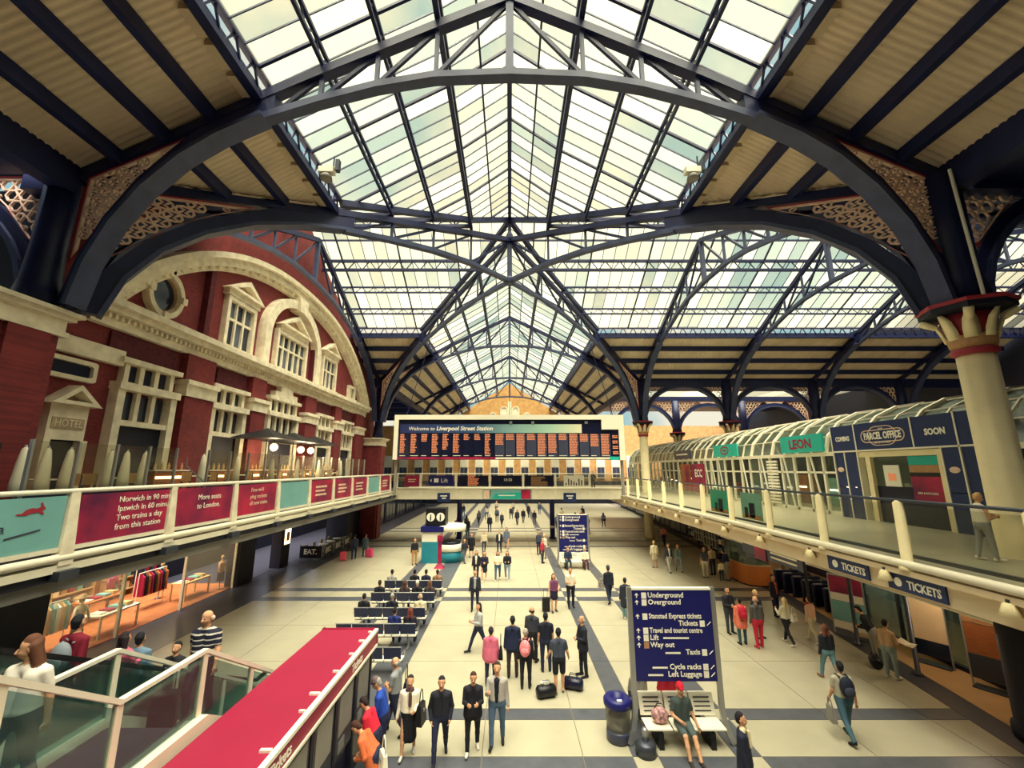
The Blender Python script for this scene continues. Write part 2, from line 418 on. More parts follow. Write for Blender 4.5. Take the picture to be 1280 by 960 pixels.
def roof_side(w, step, parts_u, big=True, corr_pitch=0.2, fine=True):
    stuff = MB()
    u = w.u0; cols = []
    while u < w.u1 - 1e-6:
        cols.append((u, min(u+step, w.u1))); u += step
    for ci, (a, b) in enumerate(cols):
        for j in range(len(SROW)-1):
            s0, s1 = SROW[j]+0.02, SROW[j+1]-0.02
            poly = [(a+0.02, s0), (b-0.02, s0), (b-0.02, s1), (a+0.02, s1)]
            l0 = w.lim(0); sl = w.lim(1) - l0
            poly = clip_poly(poly, (lambda p: p[0]-(l0+sl*p[1])) if w.lo else (lambda p: (l0+sl*p[1])-p[0]))
            if len(poly) < 3: continue
            if parts_u[0] <= a and b <= parts_u[1] + 1e-6:
                mb = MB(); pane_mesh(w, poly, mb); mb.build('pane', M['pane'], w.root)
            else: pane_mesh(w, poly, stuff)
        # glazing bar up the slope
        if parts_u[0] - 0.1 <= a:
            pts = []
            for s in (0.0, 2.45, 8.05):
                lo, hi = w.rng(s)
                if lo <= a <= hi: pts.append((a, s))
            if w.lo and pts and len(pts) < 3 or (not w.lo and pts and len(pts) < 3):
                l0 = w.lim(0); sl = w.lim(1)-l0; se = (a-l0)/sl
                if 0 < se < 8.05 and abs(se - pts[-1][1]) > 0.05: pts.append((a, se))
            if len(pts) >= 2:
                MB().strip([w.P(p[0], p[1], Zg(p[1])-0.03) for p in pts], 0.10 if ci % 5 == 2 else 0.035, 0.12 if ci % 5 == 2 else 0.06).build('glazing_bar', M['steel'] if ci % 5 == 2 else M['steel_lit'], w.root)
    if stuff.v: tag(stuff.build('outer_panes', M['pane'], w.root), kind='stuff')
    a, b = w.rng(1.22)
    MB().bar(w.P(a, 1.22, Zg(1.22)-0.08), w.P(b, 1.22, Zg(1.22)-0.08), 0.08, 0.12).build('purlin', M['steel'], w.root)
    lattice(w, 2.45, -0.08, 0.75 if big else 0.55, 0.19, 0.06, 0.55, 'lattice_purlin', M['steel'], True)
    lattice(w, 4.4, -0.1, 0.45, 0.12, 0.045, 0.5, 'lattice_purlin', M['steel'], fine)
    lattice(w, 6.2, -0.1, 0.45, 0.12, 0.045, 0.5, 'lattice_purlin', M['steel'], fine)
    lattice(w, 8.1, 0.02, 0.85, 0.19, 0.06, 0.45, 'edge_girder', M['steel'], True)
    # corrugated lower slopes, one sheet per joist bay
    l0 = w.lim(0); sl = w.lim(1)-l0
    for j in range(4):
        s0, s1 = SJ[j], SJ[j+1]
        a, b = w.u0, w.u1
        n = int((b-a)/(corr_pitch/4)); v = []; f = []; k = 0
        for i in range(n+1):
            uu = a+(b-a)*i/n
            se = (uu-l0)/sl
            if se <= s0 + 0.01: continue
            e = min(s1, se); dz = 0.035*math.sin(2*PI*uu/corr_pitch)
            v += [w.P(uu, s0, Zc(s0)+dz), w.P(uu, e, Zc(e)+dz)]
            if k: f.append((2*k-2, 2*k-1, 2*k+1, 2*k))
            k += 1
        if k > 2:
            v2 = [(p[0], p[1], p[2]+0.06) for p in v]; n0 = len(v)
            mb = MB().add(v + v2, f + [tuple(n0+i for i in reversed(q)) for q in f])
            off = wloc(w.root); me = mb.mesh('corrugated_sheet', off); link('corrugated_sheet', me, M['corr'], w.root, True)
        sj = SJ[j] if j else SJ[0]-0.02
        lo, hi = w.rng(sj)
        if hi-lo > 0.4:
            MB().bar(w.P(lo, sj, Zc(sj)-0.2), w.P(hi, sj, Zc(sj)-0.2), 0.24, 0.42).build('joist', M['steel'], w.root)
    lo, hi = w.rng(13.6)
    if hi-lo > 0.4:
        MB().bar(w.P(lo, 13.6, Zc(13.6)-0.3), w.P(hi, 13.6, Zc(13.6)-0.3), 0.5, 0.9).build('valley_gutter', M['steel'], w.root)
    if big:
        lo, hi = w.rng(8.55); u = max(lo, 2.0) if not w.lo else lo
        while u + 0.8 < hi:
            MB().bar(w.P(u, 8.5, 18.42), w.P(u+0.75, 8.5, 18.42), 0.28, 0.2).build('duct_section', M['duct'], w.root); u += 0.95

def ridge(w):
    a, b = w.rng(0)
    MB().bar(w.P(a, 0, 24.2), w.P(b, 0, 24.2), 0.22, 0.35).build('ridge_beam', M['steel'], w.root)

for sd, nm in ((-1, 'left'), (1, 'right')):
    w = Wing('ceiling', 'near glazed roof slope on the %s of the nave ridge above the viewer' % nm, lambda u, s, sd=sd: (sd*s, u), -5.0, 27.0, lambda s: YC-K*s, False)
    roof_side(w, 0.7273, (5.0, 28.0))
    if sd < 0: ridge(w)
for sd, nm in ((-1, 'left'), (1, 'right')):
    w = Wing('ceiling', 'far glazed roof slope on the %s of the nave ridge beyond the crossing' % nm, lambda u, s, sd=sd: (sd*s, u), 27.0, 84.0, lambda s: YC+K*s, True)
    roof_side(w, 1.3, (27, 60), big=False, corr_pitch=0.35)
    if sd < 0: ridge(w)
wr = Wing('ceiling', 'far glazed slope of the right transept roof above the glass vault', lambda u, s: (u, YC+K*s), 0.0, 46.8, lambda s: s, True)
roof_side(wr, 0.9, (0, 46), corr_pitch=0.3)
ridge(wr)
w = Wing('ceiling', 'near glazed slope of the right transept roof', lambda u, s: (u, YC-K*s), 0.0, 46.8, lambda s: s, True)
roof_side(w, 1.8, (90, 91), big=False, corr_pitch=0.5, fine=False)
w = Wing('ceiling', 'far glazed slope of the left transept roof above the hotel gable', lambda u, s: (u, YC+K*s), -14.8, 0.0, lambda s: -s, False)
roof_side(w, 0.9, (-15, 0.1), corr_pitch=0.3)
ridge(w)
w = Wing('ceiling', 'near glazed slope of the left transept roof', lambda u, s: (u, YC-K*s), -14.8, 0.0, lambda s: -s, False)
roof_side(w, 1.8, (90, 91), big=False, corr_pitch=0.5, fine=False)

# ---------------------------------------------------------------- ornamental ironwork
def inside(p, poly):
    c = False; n = len(poly)
    for i in range(n):
        a, b = poly[i], poly[(i+1) % n]
        if (a[1] > p[1]) != (b[1] > p[1]) and p[0] < (b[0]-a[0])*(p[1]-a[1])/(b[1]-a[1])+a[0]: c = not c
    return c
def edge_dist(p, poly):
    m = 9
    for i in range(len(poly)):
        a = Vector(poly[i]); b = Vector(poly[(i+1) % len(poly)]); q = Vector(p); d = b-a
        t = max(0, min(1, (q-a).dot(d)/max(1e-9, d.length_squared))); m = min(m, (a+d*t-q).length)
    return m
def lace_panel(poly, fn, parent, pitch=0.34, seg=10, th=0.05):
    """pierced panel: border, hexagonal scroll rings and small bosses"""
    c = (sum(p[0] for p in poly)/len(poly), sum(p[1] for p in poly)/len(poly))
    def shrink(k): return [(c[0]+(p[0]-c[0])*(1-k), c[1]+(p[1]-c[1])*(1-k)) for p in poly]
    MB().band(poly, shrink(0.05), fn, -th*1.3, th*1.3, True).build('panel_border', M['red_trim'], parent)
    inner = shrink(0.05); mb = MB()
    mb.band(inner, shrink(0.10), fn, -th, th, True)
    xs = [p[0] for p in poly]; ys = [p[1] for p in poly]
    r = 0; y = min(ys)
    while y < max(ys):
        x = min(xs) + (pitch/2 if r % 2 else 0)
        while x < max(xs):
            if inside((x, y), poly):
                d = edge_dist((x, y), poly); ro = min(pitch*0.52, d*0.98)
                if ro > 0.05:
                    ri = ro - min(0.05, ro*0.35)
                    O = [(x+ro*math.cos(2*PI*k/seg), y+ro*math.sin(2*PI*k/seg)) for k in range(seg)]
                    I = [(x+ri*math.cos(2*PI*k/seg), y+ri*math.sin(2*PI*k/seg)) for k in range(seg)]
                    mb.band(O, I, fn, -th*0.7, th*0.7, True)
                    if ro > 0.12 and seg >= 8:
                        for k in range(4):
                            a = PI/4 + k*PI/2
                            p0 = (x+ri*math.cos(a), y+ri*math.sin(a)); p1 = (x+ri*0.25*math.cos(a+0.6), y+ri*0.25*math.sin(a+0.6))
                            nx, ny = -math.sin(a)*0.022, math.cos(a)*0.022
                            mb.prism([(p0[0]-nx, p0[1]-ny), (p0[0]+nx, p0[1]+ny), (p1[0]+nx, p1[1]+ny), (p1[0]-nx, p1[1]-ny)], fn, -th*0.6, th*0.6)
            x += pitch
        y += pitch*0.866; r += 1
    return mb.build('pierced_panel', M['lace'], parent)

# ---------------------------------------------------------------- trusses
TT = [(0, 22.55), (2.45, 21.35), (4.4, 20.35), (6.2, 19.45), (7.9, 18.55), (10.2, 17.25), (13.4, 15.55)]
BB = [(0, 19.4), (2.5, 19.28), (4.4, 18.9), (6.2, 18.34), (7.9, 17.7), (9.2, 17.0), (10.3, 16.2), (11.3, 15.1), (12.05, 13.9), (12.55, 12.6), (12.8, 11.25)]
def Tz(s): return float(np.interp(s, [p[0] for p in TT], [p[1] for p in TT]))
def Bz(s): return float(np.interp(s, [p[0] for p in BB], [p[1] for p in BB]))
def half_truss(root, fn, up, lace=2, post=True, hang=False):
    """fn(s, z, d) -> world; d is across the truss"""
    big = lace >= 2
    MB().strip([fn(s, z, 0) for s, z in TT], 0.34 if big else 0.28, 0.3).build('top_chord', M['steel'], root)
    arc = BB[:5]
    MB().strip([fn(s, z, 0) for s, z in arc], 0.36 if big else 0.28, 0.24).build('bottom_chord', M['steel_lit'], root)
    # deep arched haunch with a wide flange below it
    o = [(s, z+0.10) for s, z in BB[4:]]; mb = MB()
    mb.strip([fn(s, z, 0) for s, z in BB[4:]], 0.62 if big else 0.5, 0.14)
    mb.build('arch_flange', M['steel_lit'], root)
    web_o = [(7.6, Tz(7.6)), (8.6, Tz(8.6)), (9.6, Tz(9.6)), (10.5, 16.62), (11.55, 15.45), (12.35, 14.1), (12.9, 12.7), (13.2, 11.3)]
    web_i = [(7.6, Bz(7.6)), (8.6, Bz(8.6)), (9.6, Bz(9.6)), (10.3, Bz(10.3)), (11.3, Bz(11.3)), (12.05, Bz(12.05)), (12.55, Bz(12.55)), (12.8, 11.25)]
    MB().band(web_o, web_i, lambda a, b, d: fn(a, b, d), -0.14, 0.14).build('arch_web', M['steel'], root)
    for i in range(4):
        s = SROW[2+i] if i < 3 else 7.6
        if s < 7.5:
            MB().bar(fn(s, Tz(s), 0), fn(s, Bz(s), 0), 0.13, 0.13).build('strut', M['steel_lit'], root)
        a = [0, 2.45, 4.4, 6.2][i]; b = [2.45, 4.4, 6.2, 7.6][i]
        MB().bar(fn(a, Tz(a)-0.1, 0), fn(b, Bz(b)+0.1, 0), 0.11, 0.13).build('brace', M['steel'], root)
    if lace:
        poly = [(10.35, 16.95), (13.15, 15.5), (13.2, 12.6)] + [(12.75, 13.4), (12.3, 14.25), (11.9, 15.05), (11.2, 16.0)]
        lace_panel(poly, fn, root, pitch=(0.4 if lace == 3 else 0.42), seg=(10 if lace == 3 else 8 if lace == 2 else 6))

def truss_full(name, label, fn, up, lace=1):
    r = tag(thing(name), label, 'roof truss')
    for sg in (-1, 1):
        half_truss(r, lambda s, z, d, sg=sg: fn(sg*s, z, d), up, lace)
    MB().bar(fn(0, 22.5, 0), fn(0, 19.4, 0), 0.26, 0.26).build('king_post', M['steel_lit'], r)
    return r
truss_full('roof_truss', 'nearest arched steel truss spanning the nave overhead with lace spandrels', lambda s, z, d: (s, 11.5+d, z), None, 3)
truss_full('roof_truss', 'arched nave truss just beyond the crossing', lambda s, z, d: (s, 42.5+d, z), None, 1)
truss_full('roof_truss', 'second arched nave truss beyond the crossing', lambda s, z, d: (s, 58.5+d, z), None, 0)
truss_full('roof_truss', 'farthest arched nave truss before the yellow brick gable', lambda s, z, d: (s, 74.5+d, z), None, 0)
truss_full('roof_truss', 'dark arched truss running in front of the red brick hotel gable', lambda s, z, d: (-13.6+d, 27+s*K, z), None, 0)
for i, x in enumerate((13.6, 22.5, 31.5, 40.5)):
    truss_full('roof_truss', ('right transept truss on the edge of the crossing', 'second right transept truss out from the crossing', 'third right transept truss out from the crossing', 'outermost right transept truss above the parcel office')[i],
               lambda s, z, d, x=x: (x+d, 27+s*K, z), None, 0)
for sx, sy, lb in ((-1, -1, 'near left'), (1, -1, 'near right'), (-1, 1, 'far left'), (1, 1, 'far right')):
    r = tag(thing('diagonal_truss'), 'diagonal crossing truss rising to the central post from the %s pier' % lb, 'roof truss')
    n = Vector((-sy*K, sx, 0)).normalized()
    half_truss(r, lambda s, z, d, sx=sx, sy=sy, n=n: (sx*s+n.x*d, 27+sy*s*K+n.y*d, z), None, 3 if sy < 0 else 1)
cp = tag(thing('king_post', 'central post where the four diagonal trusses meet', 'post'))
MB().lathe([(0.16, 19.2), (0.24, 19.3), (0.24, 19.6), (0.17, 19.75), (0.17, 22.4), (0.26, 22.6), (0.26, 22.9), (0.12, 23.2), (0.12, 24.2)], 10, (0, 27, 0)).build('post_shaft', M['steel_lit'], cp)
MB().cbox((0, 27, 19.35), (0.7, 0.7, 0.25)).build('node_plate', M['steel'], cp)
tag(cp, 'central post where the four diagonal trusses meet', 'post')
# valley beams under the glass where the wings meet
for sx in (-1, 1):
    for sy in (-1, 1):
        vb = MB(); pts = [(sx*s, 27+sy*s*K, Zg(s)-0.2) for s in (0, 2.45, 8.05)]
        vb.strip(pts, 0.3, 0.3)
        tag(vb.build('trim_1', M['steel']), 'valley beam where nave glass meets transept glass, %s %s' % ('near' if sy < 0 else 'far', 'left' if sx < 0 else 'right'), kind='structure')

# arcades along the right aisle
def arcade_arch(x0, x1, y, label, lace=1):
    r = tag(thing('arcade_arch'), label, 'arch')
    c = (x0+x1)/2; h = (x1-x0)/2
    fn = lambda a, b, d: (c+a, y+d, b)
    pts = [(h-0.35)*math.cos(PI*k/16) for k in range(17)]
    arc = [(-(h-0.35)*math.cos(PI*k/16), 11.2+3.7*math.sin(PI*k/16)) for k in range(17)]
    MB().strip([fn(a, b, 0) for a, b in arc], 0.5, 0.16).build('arch_flange', M['steel_lit'], r)
    out = [(-(h-0.0)*math.cos(PI*k/16), 11.2+4.15*math.sin(PI*k/16)) for k in range(17)]
    MB().band(out, arc, fn, -0.12, 0.12).build('arch_web', M['steel'], r)
    MB().box(x0, x1, y-0.2, y+0.2, 15.6, 16.2).build('top_beam', M['steel'], r)
    MB().prism([(-1.3, 15.6), (1.3, 15.6), (0.9, 15.15), (-0.9, 15.15)], fn, -0.1, 0.1).build('crown_plate', M['lace'], r)
    for sg in (-1, 1):
        poly = [(sg*(h-0.1), 15.55), (sg*1.5, 15.55), (sg*h*0.62, 14.55), (sg*h*0.86, 13.35), (sg*(h-0.1), 12.0)]
        lace_panel(poly, fn, r, 0.42, 6)
for i, (a, b) in enumerate(((13.6, 22.5), (22.5, 31.5), (31.5, 40.5))):
    arcade_arch(a, b, 42.5, ('right aisle arch next to the far cream column', 'middle arch of the right aisle arcade', 'right hand arch of the aisle arcade')[i])
    arcade_arch(a, b, 56.0, 'arch in the second arcade behind the %s' % ('far cream column', 'middle aisle arch', 'right hand aisle arch')[i])
arcade_arch(13.6, 22.5, 11.5, 'arch springing right from the near cream column')
arcade_arch(-22.5, -13.9, 11.5, 'arch springing left from the near brick pier')
ar = tag(thing('ceiling'), 'dark aisle roof with skylight strips behind the right arcade', kind='structure')
MB().box(13, 48, 42.8, 54.0, 16.6, 16.8).build('roof_deck', M['steel'], ar)
MB().box(13, 48, 65.0, 76, 16.9, 17.1).build('roof_deck', M['steel'], ar)
for k in range(12):
    MB().box(13+k*2.9+0.05, 13+k*2.9+2.85, 54.0, 65.0, 17.0, 17.03).build('skylight_pane', M['pane'], ar)
al = tag(thing('ceiling'), 'dark shed roof beyond the far left pier', kind='structure')
MB().box(-30, -13.9, 43, 84, 16.2, 16.5).build('roof_deck', M['steel'], al)
for k in range(7):
    MB().box(-30, -13.9, 44.5+k*5.6, 44.9+k*5.6, 15.5, 16.2).build('roof_rib', M['steel'], al)
MB().box(-30, -13.9, -5, 10.9, 15.2, 15.5).build('roof_deck', M['steel'], tag(thing('ceiling'), 'dark flat roof left of the near brick pier', kind='structure'))
MB().box(14.0, 48, -5, 11.2, 15.2, 15.5).build('roof_deck', M['steel'], tag(thing('ceiling'), 'dark flat roof right of the near cream column', kind='structure'))

# ================================================================ columns and piers
def column(name, label, x, y, low):
    r = tag(thing(name, loc=(x, y, 0)), label, 'column')
    L = MB(); n = 32
    fl = [1.0, 0.985, 0.955, 0.985]
    L.lathe([(0.47, low), (0.47, low+0.3), (0.43, low+0.4), (0.41, 9.85)], n, (0, 0, 0), fl).build('shaft', M['cream'], r, True, True)
    if low > 0.5:
        MB().lathe([(0.85, 0), (0.85, 0.25), (0.78, 0.32), (0.78, 3.0)], 24).build('base_casing', M['dark'], r, True, True)
        MB().lathe([(0.72, 2.95), (0.86, 3.05), (0.86, 3.2), (0.74, 3.28), (0.74, 3.7), (0.5, low+0.02)], 24).build('base_moulding', M['cream'], r, True, True)
        MB().lathe([(0.73, 3.4), (0.77, 3.43), (0.77, 3.55), (0.73, 3.58)], 24).build('red_band', M['red_trim'], r, True, True)
    MB().lathe([(0.44, 9.8), (0.5, 9.86), (0.5, 9.96), (0.44, 10.0)], 24).build('red_ring', M['red_trim'], r, True, True)
    MB().lathe([(0.45, 9.98), (0.5, 10.1), (0.53, 10.35)], 24, (0, 0, 0), [1.0, 1.05, 1.0]).build('leaf_collar', M['gold'], r, True, True)
    MB().lathe([(0.42, 10.2), (0.5, 10.6), (0.62, 10.98)], 24).build('bell', M['red_trim'], r, True, True)
    for k in range(8):
        a = 2*PI*k/8; ca, sa = math.cos(a), math.sin(a); w = 0.17
        pts = []
        for (rr, z, ww) in ((0.5, 10.25, w), (0.56, 10.5, w*1.05), (0.66, 10.78, w*0.9), (0.8, 10.98, w*0.45)):
            pts.append((rr, z, ww))
        v = []
        for rr, z, ww in pts:
            for sg, dr in ((-1, 0), (0, 0.06), (1, 0), (0, -0.05)):
                v.append(((rr+dr)*ca - sg*ww*sa, (rr+dr)*sa + sg*ww*ca, z))
        f = [(0, 1, 2, 3), (12, 13, 14, 15)]
        for i in range(3):
            for q in range(4): f.append((4*i+q, 4*i+(q+1) % 4, 4*i+4+(q+1) % 4, 4*i+4+q))
        MB().add(v, f).build('leaf', M['cream'], r, True, True)
        if k % 2:
            MB().tube([(0.66*ca, 0.66*sa, 10.8), (0.98*ca, 0.98*sa, 11.0)], 0.11, 10).build('volute', M['cream'], r, True, True)
    MB().lathe([(0.7, 11.0), (1.02, 11.06), (1.02, 11.2)], 8).build('abacus', M['dark'], r, False, True)
    MB().lathe([(1.04, 11.2), (1.08, 11.24), (1.08, 11.3), (0.95, 11.34)], 8).build('abacus_edge', M['red_trim'], r, False, True)
    MB().lathe([(0.62, 11.3), (0.55, 12.0), (0.5, 13.0), (0.5, 15.6)], 12).build('steel_post', M['steel'], r, True, True)
    return r
c0 = column('iron_column', 'large cream fluted column on the right beside the standing woman', 13.45, 11.6, 3.9)
MB().tube([(13.32, 10.95, 11.35), (13.2, 10.95, 15.4)], 0.045, 8).build('downpipe', M['white'], c0)
c1 = column('iron_column', 'cream column beyond the departure board at the far right pier', 13.6, 42.5, 0.0)
for x, y, lb in ((22.5, 42.5, 'arcade column behind the teal sign on the glass vault'), (31.5, 42.5, 'arcade column above the parcel office fascia'), (40.5, 42.5, 'outermost arcade column'), (22.5, 56, 'rear arcade column left of the other'), (31.5, 56, 'rear arcade column right of the other')):
    c = copy_tree(c1); c.location = (x, y, 0); c['label'] = lb
for x in ((22.5, 11.6),): pass

def brick_pier(label, x, y, w, capz):
    r = tag(thing('brick_pier', loc=(x, y, 0)), label, 'pier')
    MB().box(x-w/2, x+w/2, y-w/2, y+w/2, 0, capz-0.75).build('shaft', M['brick_x'], r)
    MB().box(x-w/2-0.12, x+w/2+0.12, y-w/2+0.3, y+w/2-0.3, 0, capz-0.75).build('pilaster', M['brick_x'], r)
    m = MB()
    for i, (e, z0, z1) in enumerate(((0.14, capz-0.75, capz-0.6), (0.08, capz-0.6, capz-0.25), (0.22, capz-0.25, capz-0.12), (0.34, capz-0.12, capz))):
        m.box(x-w/2-e, x+w/2+e, y-w/2-e, y+w/2+e, z0, z1)
    m.build('stone_cap', M['stone'], r)
    MB().lathe([(0.6, capz), (0.46, capz+0.8), (0.4, 13.0), (0.4, 15.6)], 12, (x+0.3, y+0.5, 0)).build('steel_post', M['steel'], r, True)
brick_pier('big red brick pier with a stone cap at the left edge', -14.1, 10.9, 1.65, 11.15)
brick_pier('far red brick pier left of the departure board', -13.9, 42.7, 1.9, 9.6)
# ================================================================ red brick hotel front on the left
FX = -14.5
wl = tag(thing('wall_left', loc=(FX, 27, 0)), 'red brick hotel front with a big segmental stone gable', kind='structure')
F = lambda y, z, d: (FX+d, y, z)
_ys = [YC+K*q for q in (-13.1, -8.2, -8.0, -2.45, 0, 2.45, 8.0, 8.2, 13.4)]
_top = [(y, (Zg(abs(y-YC)/K) if abs(y-YC)/K < 8.1 else Zc(abs(y-YC)/K))-0.15) for y in _ys]
MB().prism([(11.9, 4.4), (44.4, 4.4), (44.4, _top[-1][1])] + _top[::-1] + [(11.9, _top[0][1])], F, -0.5, 0).build('brick_face', M['brick'], wl)
# segmental gable moulding
def gable_z(y): return 12.45 + 6.1*max(0.0, 1-abs((y-26.9)/13.6)**2.35)**0.8
GN = 56
GY = [26.9-13.6*math.cos(PI*k/GN) for k in range(GN+1)]
GO = [(y, gable_z(y)) for y in GY]
def inset(t):
    out = []
    for i in range(GN+1):
        a = Vector(GO[max(0, i-1)]); b = Vector(GO[min(GN, i+1)]); d = (b-a).normalized()
        q = Vector(GO[i]) + Vector((d.y, -d.x))*t
        out.append((q.x, max(12.4, q.y)))
    return out
for (t0, t1, d, nm) in ((0, 0.28, 0.75, 'gable_cornice'), (0.28, 0.66, 0.5, 'gable_moulding'), (0.66, 0.9, 0.3, 'gable_architrave')):
    MB().band(inset(t0), inset(t1), F, -0.05, d).build(nm, M['stone'], wl)
dn = MB()
for (y, z) in inset(0.72)[5:-5]:
    dn.box(FX+0.25, FX+0.42, y-0.08, y+0.08, z-0.09, z+0.09)
dn.build('gable_dentils', M['stone'], wl)
for (z0, z1, d, nm) in ((12.25, 12.5, 0.8, 'cornice_top'), (12.05, 12.25, 0.6, 'cornice_bed'), (11.6, 12.05, 0.25, 'cornice_frieze')):
    MB().box(FX-0.05, FX+d, 13.4, 41.0, z0, z1).build(nm, M['stone'], wl)
MB().box(FX, FX+0.6, 12.9, 13.5, 12.0, 12.35).build('cornice_end', M['stone_dark'], wl)
dn = MB()
for k in range(110):
    y = 13.6 + k*0.248; dn.box(FX+0.2, FX+0.42, y, y+0.11, 11.85, 12.02)
dn.build('cornice_dentils', M['stone'], wl)
for a, b in ((14.0, 17.7), (19.6, 22.5), (30.2, 33.4), (34.9, 38.0)):
    MB().box(FX, FX+0.1, a+0.4, b-0.2, 10.75, 11.5).build('carved_panel', M['brick_carved'], wl)
# stone string with lintels, brick pilasters with stone caps
MB().box(FX, FX+0.28, 12.2, 14.9, 10.3, 10.85).build('stone_string', M['stone'], wl)
for a, b in ((17.75, 19.5), (22.5, 23.8), (28.6, 30.2), (33.6, 34.9), (38.3, 40.2)):
    MB().box(FX, FX+0.45, a, b, 4.7, 9.7).build('pilaster', M['brick'], wl)
    MB().box(FX, FX+0.35, a, b, 10.4, 11.6).build('pilaster', M['brick'], wl)
    m = MB(); m.box(FX, FX+0.52, a-0.05, b+0.05, 9.7, 10.2); m.box(FX, FX+0.62, a-0.12, b+0.12, 10.2, 10.4)
    m.build('pilaster_cap', M['stone'], wl)
for y in (18.6, 29.4):
    MB().box(FX+0.0, FX+0.3, y-0.16, y+0.16, 12.5, 15.9 if y < 20 else 17.0).build('downpipe_chase', M['brick_carved'], wl)

NW = [0]
def window(label, y0, y1, z0, z1, cols, rows, ped=None, fw=0.22, d=0.28, split=None):
    """stone frame, recessed dark panes, stone glazing bars, optional pediment"""
    NW[0] += 1
    r = tag(thing('window_%d' % NW[0], loc=(FX, (y0+y1)/2, z0)), label, kind='structure')
    m = MB()
    m.box(FX, FX+d, y0-fw, y0, z0-0.1, z1+fw); m.box(FX, FX+d, y1, y1+fw, z0-0.1, z1+fw); m.box(FX, FX+d, y0, y1, z1, z1+fw)
    m.box(FX, FX+d+0.12, y0-fw-0.1, y1+fw+0.1, z0-0.22, z0-0.04)
    m.build('frame', M['stone'], r)
    zs = [z0] + ([z0+(z1-z0)*split, z1] if split else [z0+(z1-z0)*k/rows for k in range(1, rows+1)])
    ys = [y0+(y1-y0)*k/cols for k in range(cols+1)]
    for i in range(len(zs)-1):
        for j in range(cols):
            MB().box(FX+0.02, FX+0.06, ys[j]+0.03, ys[j+1]-0.03, zs[i]+0.03, zs[i+1]-0.03).build('pane', M['glassreflect' if (i+j) % 2 else 'glassdark'], r)
    for y in ys[1:-1]: MB().box(FX+0.02, FX+0.17, y-0.055, y+0.055, z0, z1).build('mullion', M['stone'], r)
    for z in zs[1:-1]: MB().box(FX+0.02, FX+0.15, y0, y1, z-0.06, z+0.06).build('transom', M['stone'], r)
    if ped:
        c = (y0+y1)/2; h = (y1-y0)/2+fw+ped; zb = z1+fw+0.02
        MB().box(FX, FX+d+0.05, c-h+0.15, c+h-0.15, zb, zb+0.28).build('entablature', M['stone'], r)
        zb += 0.28
        out = [(c-h, zb), (c, zb+h*0.52+0.12), (c+h, zb)]; inn = [(c-h+0.5, zb+0.14), (c, zb+h*0.52-0.16), (c+h-0.5, zb+0.14)]
        MB().band(out, inn, F, 0, d+0.22, True).build('pediment', M['stone'], r)
        MB().prism(inn, F, 0, 0.12).build('tympanum', M['stone_dark'], r)
    return r
window('tall gable window with a triangular pediment nearest the round window', 20.05, 22.0, 12.75, 15.1, 3, 2, ped=0.28, split=0.6)
window('wide window inside the stone arch at the gable centre', 24.7, 28.1, 12.75, 14.9, 5, 2, ped=0.02, split=0.62)
window('tall gable window with a pediment right of the stone arch', 31.05, 33.2, 12.75, 15.0, 3, 2, ped=0.28, split=0.6)
window('small plain gable window at the far right corner', 36.6, 37.6, 12.8, 13.7, 2, 1)
# stone arch over the centre window
ca = [(26.4-3.55*math.cos(PI*k/24), 14.4+3.1*math.sin(PI*k/24)) for k in range(25)]
cb = [(26.4-2.95*math.cos(PI*k/24), 14.4+2.55*math.sin(PI*k/24)) for k in range(25)]
ca = [(ca[0][0], 12.5)] + ca + [(ca[-1][0], 12.5)]; cb = [(cb[0][0], 12.5)] + cb + [(cb[-1][0], 12.5)]
MB().band(ca, cb, F, 0, 0.5).build('window_arch', M['stone'], wl)
MB().prism([(26.0, 16.8), (26.8, 16.8), (27.0, 17.75), (25.8, 17.75)], F, 0, 0.7).build('keystone', M['stone'], wl)
# oculus
NW[0] += 1
oc = tag(thing('window_%d' % NW[0], loc=(FX, 16.2, 13.7)), 'round oculus window with a stone ring at the left of the gable', kind='structure')
def circ(r, n=28): return [(16.2+r*math.cos(2*PI*k/n)*0.88, 13.7+r*math.sin(2*PI*k/n)) for k in range(n)]
MB().band(circ(1.02), circ(0.8), F, 0, 0.32, True).build('ring', M['stone'], oc)
MB().band(circ(0.82), circ(0.7), F, 0, 0.2, True).build('inner_ring', M['stone_dark'], oc)
MB().prism(circ(0.72), F, 0.01, 0.05).build('pane', M['glassdark'], oc)
for a in range(4):
    t = a*PI/2; y, z = 16.2+0.93*math.cos(t)*0.88, 13.7+0.93*math.sin(t)
    MB().box(FX, FX+0.42, y-0.12, y+0.12, z-0.14, z+0.14).build('keystone', M['stone'], oc)
